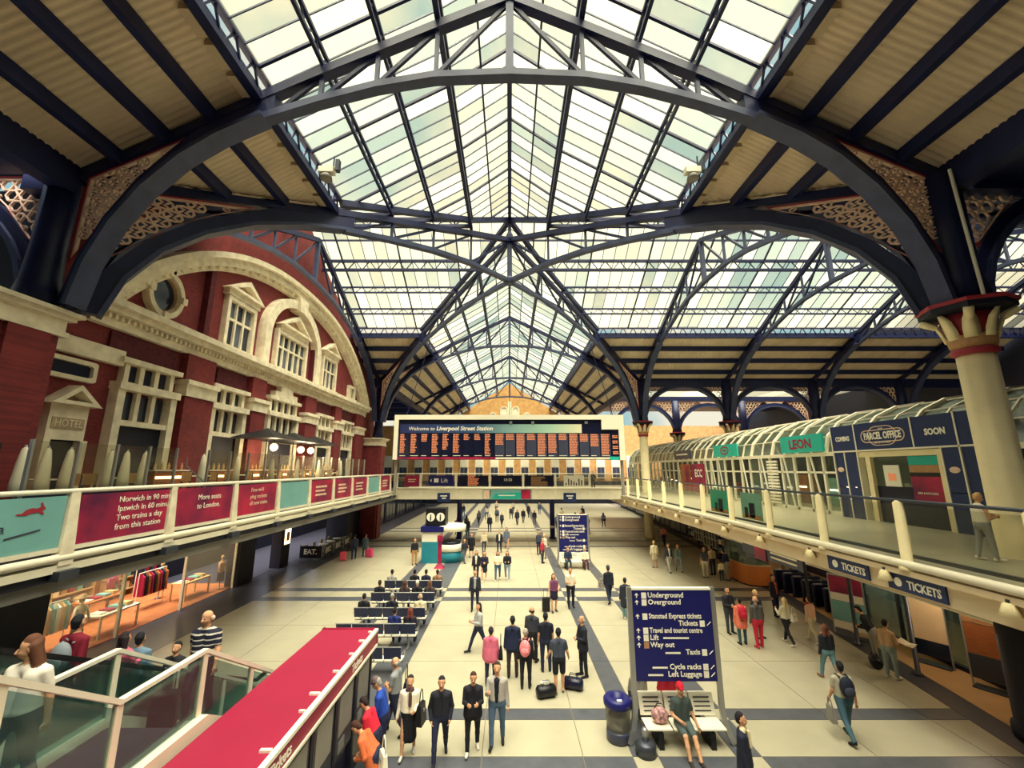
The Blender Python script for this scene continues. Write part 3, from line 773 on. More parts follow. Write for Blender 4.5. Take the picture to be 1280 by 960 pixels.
# ground floor openings of the terrace
ND = [0]
def opening(label, y0, y1, zl, step=False):
    ND[0] += 1
    r = tag(thing('door_%d' % ND[0], loc=(FX, (y0+y1)/2, 4.7)), label, kind='structure')
    m = MB(); m.box(FX, FX+0.35, y0-0.3, y0, 4.7, zl+0.25); m.box(FX, FX+0.35, y1, y1+0.3, 4.7, zl+0.25); m.box(FX, FX+0.45, y0-0.35, y1+0.35, zl, zl+0.28)
    m.build('frame', M['stone'], r)
    MB().box(FX, FX+0.1, y0, y1, 4.7, 8.2).build('doorway', M['dark'], r)
    MB().box(FX, FX+0.3, y0, y1, 8.15, 8.35).build('transom', M['stone'], r)
    n = 3 if y1-y0 < 2.6 else 4; ys = [y0+(y1-y0)*k/n for k in range(n+1)]
    for j in range(n):
        MB().box(FX+0.02, FX+0.06, ys[j]+0.08, ys[j+1]-0.08, 8.4, zl-0.1).build('pane', M['glassdark'], r)
        MB().box(FX+0.02, FX+0.06, ys[j]+0.12, ys[j+1]-0.12, zl+0.36, zl+0.95).build('upper_pane', M['glassdark'], r)
    for y in ys[1:-1]: MB().box(FX+0.02, FX+0.22, y-0.09, y+0.09, 8.3, zl).build('mullion', M['stone'], r)
    m = MB(); m.box(FX, FX+0.25, y0-0.1, y0+0.1, zl+0.28, zl+1.0); m.box(FX, FX+0.25, y1-0.1, y1+0.1, zl+0.28, zl+1.0)
    for y in ys[1:-1]: m.box(FX, FX+0.2, y-0.1, y+0.1, zl+0.28, zl+1.0)
    m.box(FX, FX+0.4, y0-0.35, y1+0.35, zl+1.0, zl+1.2)
    if step: m.box(FX, FX+0.35, y0+0.2, y1-0.2, zl+1.2, zl+1.55); m.box(FX, FX+0.35, y0+0.8, y1-0.8, zl+1.55, zl+1.9)
    m.build('overlight_frame', M['stone'], r)
    return r
opening('stone framed terrace doorway nearest the hotel sign', 15.1, 17.2, 9.45)
opening('second stone framed terrace doorway', 19.9, 22.0, 9.45)
opening('wide stepped stone doorway behind the black parasols', 24.6, 27.6, 9.7, True)
opening('fourth stone framed terrace doorway right of the parasols', 30.9, 33.0, 9.45)
opening('last stone framed terrace doorway near the far pier', 35.2, 37.4, 9.45)
# slit window and the HOTEL doorway
NW[0] += 1
sw = tag(thing('window_%d' % NW[0], loc=(FX, 13.2, 9.7)), 'horizontal oval slit window above the hotel pediment', kind='structure')
def slit(e): return [(13.25+(0.55+e)*sx+0.17*math.cos(a), 9.82+(0.12+e)*sz+0.1*math.sin(a)) for sx, sz, a in ((1, 1, 0.4), (1, 1, 1.2), (-1, 1, 2.0), (-1, 1, 2.8), (-1, -1, 3.6), (-1, -1, 4.3), (1, -1, 5.1), (1, -1, 5.9))]
MB().band(slit(0.14), slit(0.0), F, 0, 0.18, True).build('frame', M['stone'], sw)
MB().prism(slit(0.02), F, 0.01, 0.05).build('pane', M['glassdark'], sw)
ND[0] += 1
hd = tag(thing('door_%d' % ND[0], loc=(FX, 13.5, 4.7)), 'hotel doorway under a small triangular stone pediment', kind='structure')
MB().band([(12.6, 8.62), (13.4, 9.28), (14.2, 8.62)], [(12.95, 8.74), (13.4, 9.1), (13.85, 8.74)], F, 0, 0.5, True).build('pediment', M['stone'], hd)
MB().prism([(12.95, 8.74), (13.4, 9.1), (13.85, 8.74)], F, 0, 0.1).build('tympanum', M['stone_dark'], hd)
MB().box(FX, FX+0.25, 12.8, 14.0, 7.5, 8.62).build('name_block', M['stone'], hd)
MB().box(FX+0.25, FX+0.28, 12.9, 13.9, 7.85, 8.2).build('name_plaque', M['stone_dark'], hd)
text('lettering', 'HOTEL', 0.34, (FX+0.29, 12.96, 7.92), (0, 1, 0), (0, 0, 1), M['stone'], hd, squeeze=0.86)
m = MB(); m.box(FX, FX+0.3, 12.75, 12.95, 4.7, 7.5); m.box(FX, FX+0.3, 13.85, 14.1, 4.7, 7.5); m.build('frame', M['stone'], hd)
MB().box(FX, FX+0.08, 12.95, 13.85, 4.7, 7.5).build('doorway', M['dark'], hd)

# ================================================================ far end wall and side walls
wf = tag(thing('wall_far', loc=(0, 84, 0)), 'yellow brick end wall with rows of tall pale windows', kind='structure')
MB().prism([(-30, 0), (48, 0), (48, 15), (13.5, 15.2), (0, 23.8), (-13.5, 15.2), (-30, 15)], lambda a, b, d: (a, 84+d, b), 0, 0.6).build('brick_face', M['brick_yellow'], wf)
for (x, w, z0, z1) in ((-3.4, 0.9, 14.6, 17.6), (-1.1, 1.2, 14.6, 18.8), (1.2, 1.2, 14.6, 18.8), (3.5, 0.9, 14.6, 17.6)):
    n = 12; o = [(x-w/2-0.2, z0)] + [(x-(w/2+0.2)*math.cos(PI*k/n), z1-w/2+(w/2+0.2)*math.sin(PI*k/n)) for k in range(n+1)] + [(x+w/2+0.2, z0)]
    i_ = [(x-w/2, z0)] + [(x-(w/2)*math.cos(PI*k/n), z1-w/2+(w/2)*math.sin(PI*k/n)) for k in range(n+1)] + [(x+w/2, z0)]
    MB().band(o, i_, lambda a, b, d: (a, 84-d, b), 0, 0.25).build('window_arch', M['stone'], wf)
    MB().prism(i_, lambda a, b, d: (a, 84-d, b), 0, 0.06).build('window_pane', M['white'], wf)
MB().box(-0.35, 0.35, 83.6, 84, 14, 20).build('pilaster', M['stone'], wf)
MB().box(-13, 13, 83.7, 84, 13.6, 14.1).build('string_course', M['stone'], wf)
for k in range(17):
    x = -24 + k*3.0
    for z0, z1 in ((4.9, 8.9),):
        MB().box(x-0.85, x+0.85, 83.75, 84, z0-0.15, z1+0.2).build('window_frame', M['stone'], wf)
        for q in range(2):
            for p in range(2):
                MB().box(x-0.7+p*0.72, x-0.02+p*0.72, 83.7, 83.78, z0+0.05+q*(z1-z0)/2, z0+(q+1)*(z1-z0)/2-0.08).build('window_pane', M['white' if q else 'screen2'], wf)
MB().box(-26, 30, 83.2, 84, 0, 4.2).build('shop_band', M['dark'], wf)
ws = tag(thing('wall_left', loc=(-26, 40, 0)), 'dark wall at the far left of the shed', kind='structure')
MB().box(-30.4, -30, 43, 84, 0, 17).build('wall_face', M['dark'], ws)
MB().box(-30, -14.6, 44.4, 44.8, 9.5, 16.5).build('wall_face', M['brick_x'], ws)
wr2 = tag(thing('wall_right', loc=(47, 40, 0)), 'dark wall at the far right end of the transept', kind='structure')
MB().box(47, 47.4, -5, 84, 0, 25).build('wall_face', M['dark'], wr2)
MB().box(-30.4, 47.4, -6.4, -6, 0, 25).build('wall_face', M['dark'], tag(thing('wall_back', loc=(0, -6.2, 0)), 'dark wall behind the viewer', kind='structure'))

MB().box(-24, -14.5, 11.95, 12.2, 4.4, 15.4).build('wall_face', M['dark'], tag(thing('wall_left', loc=(-19, 12, 4.4)), 'dark return wall behind the arch left of the near brick pier', kind='structure'))
# ================================================================ upper decks, bridge and balustrades
dl = tag(thing('floor', loc=(-12, 20, 4.7)), 'left upper deck in front of the hotel terrace', kind='structure')
MB().box(-16.5, -10.15, -4, 43.5, 4.3, 4.7).build('deck', M['band_dark'], dl)
MB().box(-10.3, -10.1, -4, 43.5, 3.9, 4.62).build('fascia', M['grey'], dl)
MB().tube([(-9.95, -4, 4.66), (-9.95, 38.2, 4.66)], 0.09, 10).build('edge_tube', M['cream_white'], dl, True)
MB().box(-10.1, -9.9, -4, 38.2, 4.36, 4.52).build('edge_strip', M['cream_white'], dl)
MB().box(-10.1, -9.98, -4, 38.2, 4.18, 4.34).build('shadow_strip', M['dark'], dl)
MB().box(-16.5, -10.3, -4, 43.5, 3.9, 4.28).build('soffit', M['grey'], dl)
dr = tag(thing('floor', loc=(13, 20, 4.3)), 'right upper deck of cream tiles in front of the glass vault', kind='structure')
for k in range(16):
    MB().box(10.15, 24, -4+k*4+0.01, -4+k*4+3.99, 3.95, 4.3).build('deck_slab', M['floor'], dr)
MB().box(10.0, 10.2, -4, 42, 3.5, 4.26).build('fascia', M['beige'], dr)
MB().tube([(9.9, -4, 4.26), (9.9, 38.2, 4.26)], 0.1, 10).build('edge_tube', M['cream_white'], dr, True)
MB().box(9.86, 10.0, -4, 38.2, 3.98, 4.12).build('edge_strip', M['beige'], dr)
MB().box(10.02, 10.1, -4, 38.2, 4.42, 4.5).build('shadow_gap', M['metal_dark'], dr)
MB().box(10.2, 24, -4, 60, 3.5, 3.93).build('soffit', M['beige'], dr)
br = tag(thing('floor', loc=(0, 40.5, 4.6)), 'white footbridge deck crossing the concourse under the departure board', kind='structure')
MB().box(-10.1, 10.0, 38.0, 43.0, 4.2, 4.6).build('deck', M['grey'], br)
MB().box(-10.1, 10.0, 37.9, 38.0, 3.95, 4.85).build('front_fascia', M['cream_white'], br)
MB().box(-10.1, 10.0, 43.0, 43.1, 3.95, 4.85).build('back_fascia', M['cream_white'], br)
MB().tube([(-10.1, 37.85, 4.9), (10.0, 37.85, 4.9)], 0.07, 8).build('edge_tube', M['white'], br, True)
for x, lb in ((-4.88, 'left'), (4.14, 'right')):
    c = tag(thing('bridge_column', loc=(x, 42.2, 0)), 'round dark blue %s column under the footbridge' % lb, 'column')
    MB().lathe([(0.34, 0), (0.34, 0.12), (0.24, 0.16), (0.24, 3.6), (0.4, 3.9), (0.4, 4.2)], 16, (x, 42.2, 0)).build('shaft', M['sign'], c, True)
    MB().lathe([(0.26, 1.0), (0.27, 1.02), (0.27, 1.2), (0.26, 1.22)], 16, (x, 42.2, 0)).build('band', M['white'], c, True)

# ---- left balustrade with advertising panels
bl = tag(thing('balustrade', loc=(-10, 20, 4.5)), 'cream balustrade of crimson and teal advert panels along the left deck', 'balustrade')
MB().tube([(-10, -2, 6.1), (-10, 37.9, 6.1)], 0.055, 10).build('handrail', M['white'], bl, True)
PY = [9.87+2.87*k for k in range(-3, 10)]
for y in PY:
    MB().add([(-10.09, y-0.16, 4.5), (-9.88, y-0.16, 4.5), (-9.88, y+0.16, 4.5), (-10.09, y+0.16, 4.5), (-10.06, y-0.1, 6.06), (-9.94, y-0.1, 6.06), (-9.94, y+0.1, 6.06), (-10.06, y+0.1, 6.06)],
             [(0,3,2,1),(4,5,6,7),(0,1,5,4),(1,2,6,5),(2,3,7,6),(3,0,4,7)]).build('post', M['stone'], bl)
    MB().box(-10.0, -9.75, y-0.22, y+0.22, 4.2, 4.4).build('post_bracket', M['metal_dark'], bl)
KD = ['t', 't', 't', 'N', 'M', 'P', 'T', 'r', 'r', 'r', 'T', 'r', 'r']
for k in range(len(PY)-1):
    a, b = PY[k]+0.17, PY[k+1]-0.17; kd = KD[k]
    p = MB().box(-10.0, -9.96, a, b, 4.9, 6.0).build('advert_panel', M['tealad' if kd in 'tT' else 'redad'], bl)
    MB().box(-10.02, -9.93, a, b, 4.8, 4.89).build('panel_rail', M['cream_white'], bl)
    X0 = -9.955
    if kd == 't' and k == 2:
        p['label'] = 'teal advert panel with a red running hare'
        text('lettering', 'greateranglia', 0.26, (X0, a+0.1, 5.35), (0, 1, 0), (0, 0, 1), M['screen2'], p, squeeze=1.75)
        text('small_lettering', "it's happening", 0.16, (X0, a+0.45, 5.12), (0, 1, 0), (0, 0, 1), M['screen2'], p, squeeze=1.2)
        hm = MB(); hy, hz = b-0.85, 5.68
        Fh = lambda u, v, d: (X0+d, hy+u*0.75, hz+v*0.8)
        hm.prism([(0, 0.02), (0.08, 0.1), (0.22, 0.14), (0.36, 0.12), (0.45, 0.16), (0.42, 0.26), (0.47, 0.27), (0.52, 0.17), (0.58, 0.1), (0.5, 0.05), (0.56, -0.04), (0.5, -0.05), (0.4, 0.02), (0.2, 0.0), (0.1, -0.04), (-0.14, -0.02), (-0.12, 0.02)], Fh, 0, 0.006)
        hm.build('hare_emblem', M['red_trim'], p)
        MB().prism([(-0.3, -0.55), (0.55, -0.42), (0.55, -0.46), (-0.3, -0.6)], Fh, 0, 0.004).build('stroke_mark', M['screen2'], p)
    if kd == 'N':
        p['label'] = 'crimson advert panel about Norwich and Ipswich trains'
        for i, t in enumerate(('Norwich in 90 mins.', 'Ipswich in 60 mins.', 'Two trains a day', 'from this station')):
            text('lettering', t, 0.21, (X0, a+0.95, 5.76-0.225*i), (0, 1, 0), (0, 0, 1), M['textw'], p)
    if kd == 'M':
        p['label'] = 'crimson advert panel promising more seats'
        for i, t in enumerate(('More seats', 'to London.')):
            text('lettering', t, 0.24, (X0, a+0.85, 5.62-0.27*i), (0, 1, 0), (0, 0, 1), M['textw'], p)
    if kd == 'P':
        p['label'] = 'dark crimson advert panel with three lines'
        for i, t in enumerate(('Free wi-fi', 'plug sockets', 'all new trains')):
            text('lettering', t, 0.22, (X0, a+0.75, 5.72-0.25*i), (0, 1, 0), (0, 0, 1), M['lace'], p)
    if kd == 'r':
        m = MB()
        for i in range(3): m.box(X0, X0+0.004, a+0.5, a+1.6+0.2*((i+k) % 2), 5.62-0.2*i, 5.72-0.2*i)
        m.build('print_lines', M['lace'], p)
# ---- right balustrade, clear glass
brr = tag(thing('balustrade', loc=(10, 20, 4.2)), 'clear glass balustrade with cream posts along the right deck', 'balustrade')
MB().tube([(10, -2, 5.8), (10, 38, 5.8)], 0.04, 10).build('handrail', M['metal_dark'], brr, True)
QY = [11.1+2.78*k for k in range(-4, 10)]
for i, y in enumerate(QY):
    MB().lathe([(0.2, 4.1), (0.2, 4.18), (0.13, 4.26), (0.11, 5.74), (0.05, 5.8)], 12, (9.98, y, 0)).build('post', M['cream'], brr, True)
    if i < len(QY)-1:
        MB().box(9.985, 10.005, y+0.16, QY[i+1]-0.16, 4.42, 5.7).build('glass_panel', M['rail_glass'], brr)
for i, y in enumerate(QY):
    s = tag(thing('spotlight', loc=(9.85, y+0.6, 3.9)), 'cone spotlight under the right deck edge, %s from the near end' % ('first second third fourth fifth sixth seventh eighth ninth tenth eleventh twelfth thirteenth fourteenth'.split()[i]), 'spotlight', group='spotlights under the right deck edge')
    MB().lathe([(0.05, 0.1), (0.09, 0.08), (0.17, -0.14), (0.15, -0.15), (0.04, 0.02)], 12).build('shade', M['cream'], s, True, True)
    MB().box(-0.02, 0.14, -0.03, 0.03, 0.08, 0.16).build('bracket', M['metal_dark'], s, False, True)
for (y0, y1, lb) in ((19.6, 21.6, 'teal'), (17.0, 18.8, 'green')):
    p = tag(MB().box(10.03, 10.05, y0+0.2, y1-0.1, 4.55, 5.6).build('poster', M['tealbright' if lb == 'teal' else 'tealad']), 'small %s picture poster behind the right balustrade glass' % lb, 'poster')
    m = MB(); m.box(10.02, 10.03, y0+0.7, y0+1.1, 4.6, 5.2); m.box(10.02, 10.03, y0+1.2, y0+1.45, 4.6, 5.0); m.build('print_figures', M['screen'], p)
    MB().box(10.02, 10.03, y0+0.3, y1-0.2, 4.57, 4.72).build('print_strip', M['gold'], p)
# ---- bridge balustrade with displays
bb = tag(thing('balustrade', loc=(0, 37.9, 4.8)), 'white footbridge balustrade holding displays and posters', 'balustrade')
MB().tube([(-10, 37.9, 6.15), (10, 37.9, 6.15)], 0.05, 8).build('handrail', M['white'], bb, True)
BX = [-10, -7.9, -4.75, -1.75, 1.2, 4.05, 7.1, 10]
for i, x in enumerate(BX):
    MB().box(x-0.09, x+0.09, 37.82, 37.98, 4.2, 6.12).build('post', M['white'], bb)
    if i < 7: MB().box(x+0.12, BX[i+1]-0.12, 37.92, 37.94, 4.95, 6.05).build('glass_panel', M['rail_glass'], bb)
def flat_sign(name, label, cat, x0, x1, y, z0, z1, m, th=0.08):
    r = thing(name, label, cat, ((x0+x1)/2, y, z0))
    MB().box(x0, x1, y-th, y, z0, z1).build('face', m, r)
    return r
s = flat_sign('advert_panel', 'small crimson advert at the left end of the footbridge', 'sign', -9.3, -7.95, 37.92, 5.05, 6.0, M['redad'])
m = MB(); m.box(-9.0, -8.3, 37.83, 37.84, 5.62, 5.7); m.box(-9.0, -8.4, 37.83, 37.84, 5.45, 5.53); m.build('print_lines', M['lace'], s)
s = flat_sign('lift_sign', 'navy sign pointing to the lift on the footbridge', 'sign', -7.2, -4.95, 37.92, 5.1, 6.0, M['sign'])
text('lettering', 'Lift', 0.5, (-6.1, 37.83, 5.4), (1, 0, 0), (0, 0, 1), M['textw'], s)
MB().box(-6.7, -6.3, 37.83, 37.84, 5.4, 5.75).build('lift_symbol', M['textw'], s)
MB().prism([(-7.05, 5.57), (-6.92, 5.72), (-6.92, 5.42)], lambda a, b, d: (a, 37.84-d, b), 0, 0.01).build('arrow', M['textw'], s)
def display(label, x0, x1, body):
    s = flat_sign('display_screen', label, 'screen', x0, x1, 37.92, 5.05, 6.0, M['screen'])
    return s
s = display('dark display with a block of orange text on the footbridge', -4.6, -1.9, 1)
def led(x0, x1, y, z1, n, h, rng, parent, m='orange_led', gap=0.6, wl=(0.55, 1.0)):
    mb = MB()
    for i in range(n):
        z = z1 - i*h; w = x1-x0; x = x0
        e = x0 + w*rng.uniform(*wl)
        while x < e - 0.03:
            ww = min(e-x, rng.uniform(0.08, 0.28)); mb.box(x, x+ww*0.86, y-0.012, y, z-h*gap, z); x += ww
    return mb.build('led_text', M[m], parent)
rg = random.Random(3)
led(-3.7, -2.7, 37.835, 5.98, 8, 0.11, rg, s)
s = display('dark clock display at the centre of the footbridge', -1.6, 1.05, 0)
text('lettering', '10:30', 0.34, (-0.55, 37.83, 5.52), (1, 0, 0), (0, 0, 1), M['textw'], s)
s = display('dark display with dim gold text right of the clock', 1.35, 3.9, 1)
led(1.9, 3.4, 37.835, 5.9, 8, 0.1, rg, s, 'gold')
s = flat_sign('poster', 'white poster with dark figures on the footbridge', 'poster', 4.8, 6.6, 37.92, 5.05, 6.0, M['white'])
m = MB()
for k in range(7): m.box(4.95+k*0.23, 5.05+k*0.23, 37.83, 37.84, 5.15, 5.35+0.12*((k*3) % 4))
m.build('print_figures', M['screen'], s)
s = flat_sign('banner', 'teal advert banner on the front of the footbridge deck', 'banner', -2.35, 1.95, 37.9, 3.95, 4.8, M['tealad'])
MB().prism([(-1.6, 4.0), (1.0, 4.0), (1.0, 4.55), (-1.2, 4.45)], lambda a, b, d: (a, 37.82-d, b), 0, 0.01).build('print_wave', M['tealbright'], s)
MB().box(1.0, 1.85, 37.8, 37.82, 4.0, 4.78).build('red_square', M['redad'], s)
MB().box(-2.3, -1.75, 37.8, 37.82, 4.0, 4.75).build('print_figure', M['lace'], s)
MB().box(-1.0, 0.5, 37.8, 37.815, 4.25, 4.33).build('print_lines', M['textw'], s)
for x, lb in ((-5.8, 'left'), (5.3, 'right')):
    s = flat_sign('platform_sign', 'small blue hanging sign under the %s half of the footbridge' % lb, 'sign', x-0.55, x+0.55, 37.9, 3.75, 4.5, M['navyp'])
    m = MB(); m.box(x-0.3, x+0.3, 37.81, 37.82, 4.2, 4.3); m.box(x-0.15, x+0.2, 37.81, 37.82, 4.0, 4.1); m.build('print_lines', M['textw'], s)

# ================================================================ departure board
db = tag(thing('departure_board', loc=(0, 36, 7.3)), 'long departure board welcoming travellers, hung above the footbridge', 'departure board')
m = MB(); m.box(-9.9, 9.8, 35.7, 36.4, 10.75, 11.15); m.box(-9.9, -9.55, 35.7, 36.4, 7.35, 10.75); m.box(9.35, 9.8, 35.7, 36.4, 7.3, 10.75); m.box(7.9, 9.35, 35.7, 36.4, 9.9, 10.75)
m.build('frame', M['white'], db)
MB().box(-9.55, 9.35, 35.9, 36.35, 7.35, 10.75).build('casing', M['screen'], db)
def grad(name, stops):
    g = bpy.data.materials.new(name); g.use_nodes = True; nt = g.node_tree; b = nt.nodes['Principled BSDF']
    tc = nt.nodes.new('ShaderNodeTexCoord'); sp = nt.nodes.new('ShaderNodeSeparateXYZ'); mr = nt.nodes.new('ShaderNodeMapRange'); rp = nt.nodes.new('ShaderNodeValToRGB')
    mr.inputs['From Min'].default_value = stops[0][0]; mr.inputs['From Max'].default_value = stops[-1][0]
    nt.links.new(tc.outputs['Object'], sp.inputs[0]); nt.links.new(sp.outputs[0], mr.inputs['Value']); nt.links.new(mr.outputs[0], rp.inputs[0]); nt.links.new(rp.outputs[0], b.inputs['Base Color'])
    e = rp.color_ramp.elements; a, z = stops[0][0], stops[-1][0]
    e[0].color = (*lin(stops[0][1]), 1); e[1].color = (*lin(stops[-1][1]), 1)
    for p, c in stops[1:-1]:
        q = e.new((p-a)/(z-a)); q.color = (*lin(c), 1)
    return g
M['title'] = grad('board_title_print', [(-9.4, (24, 34, 92)), (-3, (44, 78, 124)), (0, (128, 168, 168)), (3.5, (168, 206, 184)), (6.2, (226, 222, 186))])
tb = MB().box(-9.4, 6.2, 35.84, 35.9, 9.6, 10.35).build('title_band', M['title'], db)
text('lettering', 'Welcome to', 0.44, (-8.7, 35.83, 9.83), (1, 0, 0), (0.18, 0, 1), M['textw'], tb, squeeze=2.3)
text('lettering', 'Liverpool Street Station', 0.50, (-6.3, 35.83, 9.83), (1, 0, 0), (0.18, 0, 1), M['textw'], tb, bold=0.012, squeeze=5.6)
rows = [12, 12, 5, 12, 10, 12, 4, 4, 13, 7, 4, 13, 4, 13, 12, 4, 13, 5, 8, 13]
for k in range(20):
    x0 = -9.4 + k*0.905
    c = MB().box(x0, x0+0.82, 35.84, 35.9, 7.62, 9.52).build('display_column', M['screen' if k < 9 else 'screen2'], db)
    led(x0+0.04, x0+(0.62 if k < 9 else 0.76), 35.838, 9.5, rows[k], 0.135, rg, c, wl=(0.6, 0.95) if k < 9 else (0.85, 1.0))
    MB().box(x0+0.06, x0+0.5+0.2*(k % 2), 35.82, 35.838, 7.66, 7.7).build('foot_text', M['textw'], c)
c = MB().box(8.75, 9.35, 35.84, 35.9, 7.62, 9.85).build('display_column', M['screen'], db)
for k in range(4): led(8.8, 9.3, 35.838, 9.4-k*0.45, 2, 0.15, rg, c, wl=(0.9, 1))
MB().box(-9.5, -1.2, 35.8, 35.9, 7.38, 7.56).build('red_strip', M['redad'], db)
MB().box(-1.2, 8.6, 35.82, 35.9, 7.4, 7.54).build('grey_strip', M['white'], db)
MB().box(8.5, 9.35, 35.8, 35.9, 7.3, 7.6).build('teal_corner', M['tealbright'], db)
for x in (0.1, 2.0, 6.6): MB().box(x-0.12, x+0.12, 35.75, 35.9, 10.38, 10.6).build('sensor_box', M['metal'], db)
for x in (-9.0, -4.5, 0, 4.5, 9.0): MB().tube([(x, 36.1, 11.1), (x*0.8, 36.1, 17.8)], 0.03, 6).build('hanger_rod', M['steel'], db)
for x in (-9.7, 9.6): MB().box(x-0.1, x+0.1, 36.1, 36.3, 4.4, 7.4).build('leg_frame', M['grey'], db)

# ================================================================ glass vault and shop fronts on the right deck
vt = tag(thing('glass_vault', loc=(19.7, 36, 4.3)), 'long glass barrel vault over the shops on the right deck', 'glass vault')
VC, VR, VZ = 19.9, 3.2, 7.4
def va(t, r=VR): return (VC-r*math.cos(t), VZ+2.25*math.sin(t)*r/VR)
NB = 20; VY0, VD = 13.0, 2.3
TH = [PI*k/8 for k in range(9)]
for i in range(NB+1):
    y = VY0+i*VD
    MB().strip([(va(t)[0], y, va(t)[1]) for t in TH], 0.22, 0.14, up=(0, 1, 0)).build('vault_rib', M['cream_white'], vt)
    if i < NB:
        MB().strip([(va(t)[0], y+VD/2, va(t)[1]) for t in TH], 0.07, 0.08, up=(0, 1, 0)).build('vault_rib_slim', M['cream_white'], vt)
        for k in range(6):
            a, b = va(TH[k], VR-0.02), va(TH[k+1], VR-0.02)
            for h in range(2):
                y0, y1 = y+h*VD/2+0.08, y+(h+1)*VD/2-0.08
                MB().add([(a[0], y0, a[1]), (b[0], y0, b[1]), (b[0], y1, b[1]), (a[0], y1, a[1]), (a[0]+.02, y0, a[1]-.02), (b[0]+.02, y0, b[1]-.02), (b[0]+.02, y1, b[1]-.02), (a[0]+.02, y1, a[1]-.02)],
                         [(0,1,2,3),(7,6,5,4),(0,4,5,1),(1,5,6,2),(2,6,7,3),(3,7,4,0)]).build('vault_pane', M['vault_glass'], vt)
for t in (TH[1], TH[2], TH[3], TH[4]):
    x, z = va(t); MB().bar((x, VY0, z), (x, VY0+NB*VD, z), 0.06, 0.06).build('vault_purlin', M['cream_white'], vt)
MB().box(16.6, 16.85, VY0, VY0+NB*VD, 7.25, 7.45).build('spring_beam', M['cream_white'], vt)
sf = tag(thing('wall_right', loc=(16.8, 36, 4.3)), 'white framed glass shop front under the vault', kind='structure')
rg2 = random.Random(11)
y = 21.4
while y < 58.8:
    MB().box(16.66, 16.8, y-0.06, y+0.06, 4.3, 7.3).build('mullion', M['white'], sf)
    MB().box(16.74, 16.77, y+0.08, y+1.07, 4.5, 7.2).build('shop_pane', M['vault_glass' if rg2.random() < 0.2 else 'rail_glass'], sf)
    if rg2.random() < 0.55: MB().bar((16.6, y+0.2, 4.35), (16.6, y+0.75, 7.3), 0.07, 0.07, (1, 0, 0)).build('raking_strut', M['white'], sf)
    y += 1.15
MB().box(16.66, 16.8, 21.4, 59, 4.3, 4.45).build('sill', M['white'], sf)
MB().box(16.66, 16.8, 21.4, 59, 6.35, 6.45).build('rail', M['white'], sf)
for k in range(14): MB().box(16.6, 16.7, 26.4, 27.4, 4.5+k*0.19, 4.62+k*0.19).build('louvre', M['white'], sf)
MB().box(21.5, 21.8, 12, 60, 4.3, 7.6).build('back_partition', M['dark'], sf)
rg3 = random.Random(5)
for k in range(26):
    y = 22+k*1.4; z = rg3.uniform(0.8, 2.2)
    mk = rg3.choice(['screen', 'wood', 'redad', 'screen2', 'tealad', 'metal_dark'])
    u = tag(MB().box(20.2, 20.9, y, y+1.0, 4.3, 4.3+z).build('shop_unit', M[mk]), '%s %s shop display unit inside the glass vault' % ('tall' if z > 1.5 else 'low', {'screen': 'navy', 'wood': 'wooden', 'redad': 'crimson', 'screen2': 'slate', 'tealad': 'teal', 'metal_dark': 'dark metal'}[mk]), 'shop unit', 'shop units behind the vault glass')
    MB().box(20.15, 20.2, y+0.1, y+0.9, 4.3+z*0.55, 4.3+z*0.6).build('shelf_edge', M['lampw'], u)
def side_sign(name, label, y0, y1, z0, z1, m, x=16.45, cat='sign', th=0.12):
    r = thing(name, label, cat, (x, (y0+y1)/2, z0))
    MB().box(x, x+th, y0, y1, z0, z1).build('face', m, r)
    return r
s = side_sign('shop_sign', 'teal shop sign with red letters LEON on the vault', 22.1, 25.5, 7.5, 8.45, M['tealbright'])
text('lettering', 'LEON', 0.72, (16.44, 24.75, 7.72), (0, -1, 0), (0, 0, 1), M['crimson'], s, bold=0.02, squeeze=1.9)
s = side_sign('shop_sign', 'smaller teal shop sign with a round red mark', 30.5, 34.0, 7.5, 8.4, M['tealbright'])
_ov = lambda a, b: [(32.25+a*math.cos(2*PI*k/20), 7.95+b*math.sin(2*PI*k/20)) for k in range(20)]
MB().band(_ov(0.62, 0.32), _ov(0.5, 0.22), lambda a, b, d: (16.45-d, a, b), 0, 0.012, True).build('round_mark', M['crimson'], s)
MB().box(16.438, 16.45, 31.95, 32.55, 7.9, 8.0).build('mark_bar', M['crimson'], s)
s = side_sign('shop_sign', 'small dark shop sign farthest along the vault', 38.5, 42.2, 7.5, 8.3, M['screen2'])
m = MB(); m.box(16.43, 16.44, 39.0, 41.6, 7.85, 7.98); m.build('print_lines', M['textw'], s)
s = side_sign('shop_poster', 'red shop window poster with white letters', 36.2, 38.6, 4.6, 7.0, M['redad'], 16.5, 'poster')
text('lettering', 'ECC', 0.9, (16.49, 37.9, 5.9), (0, -1, 0), (0, 0, 1), M['textw'], s, bold=0.02, squeeze=1.4)
s = side_sign('shop_poster', 'brown and red shop poster left of the lettered red poster', 39.0, 41.0, 4.6, 7.0, M['wood'], 16.5, 'poster')
MB().box(16.49, 16.5, 39.1, 40.0, 4.7, 6.9).build('print_strip', M['redad'], s)
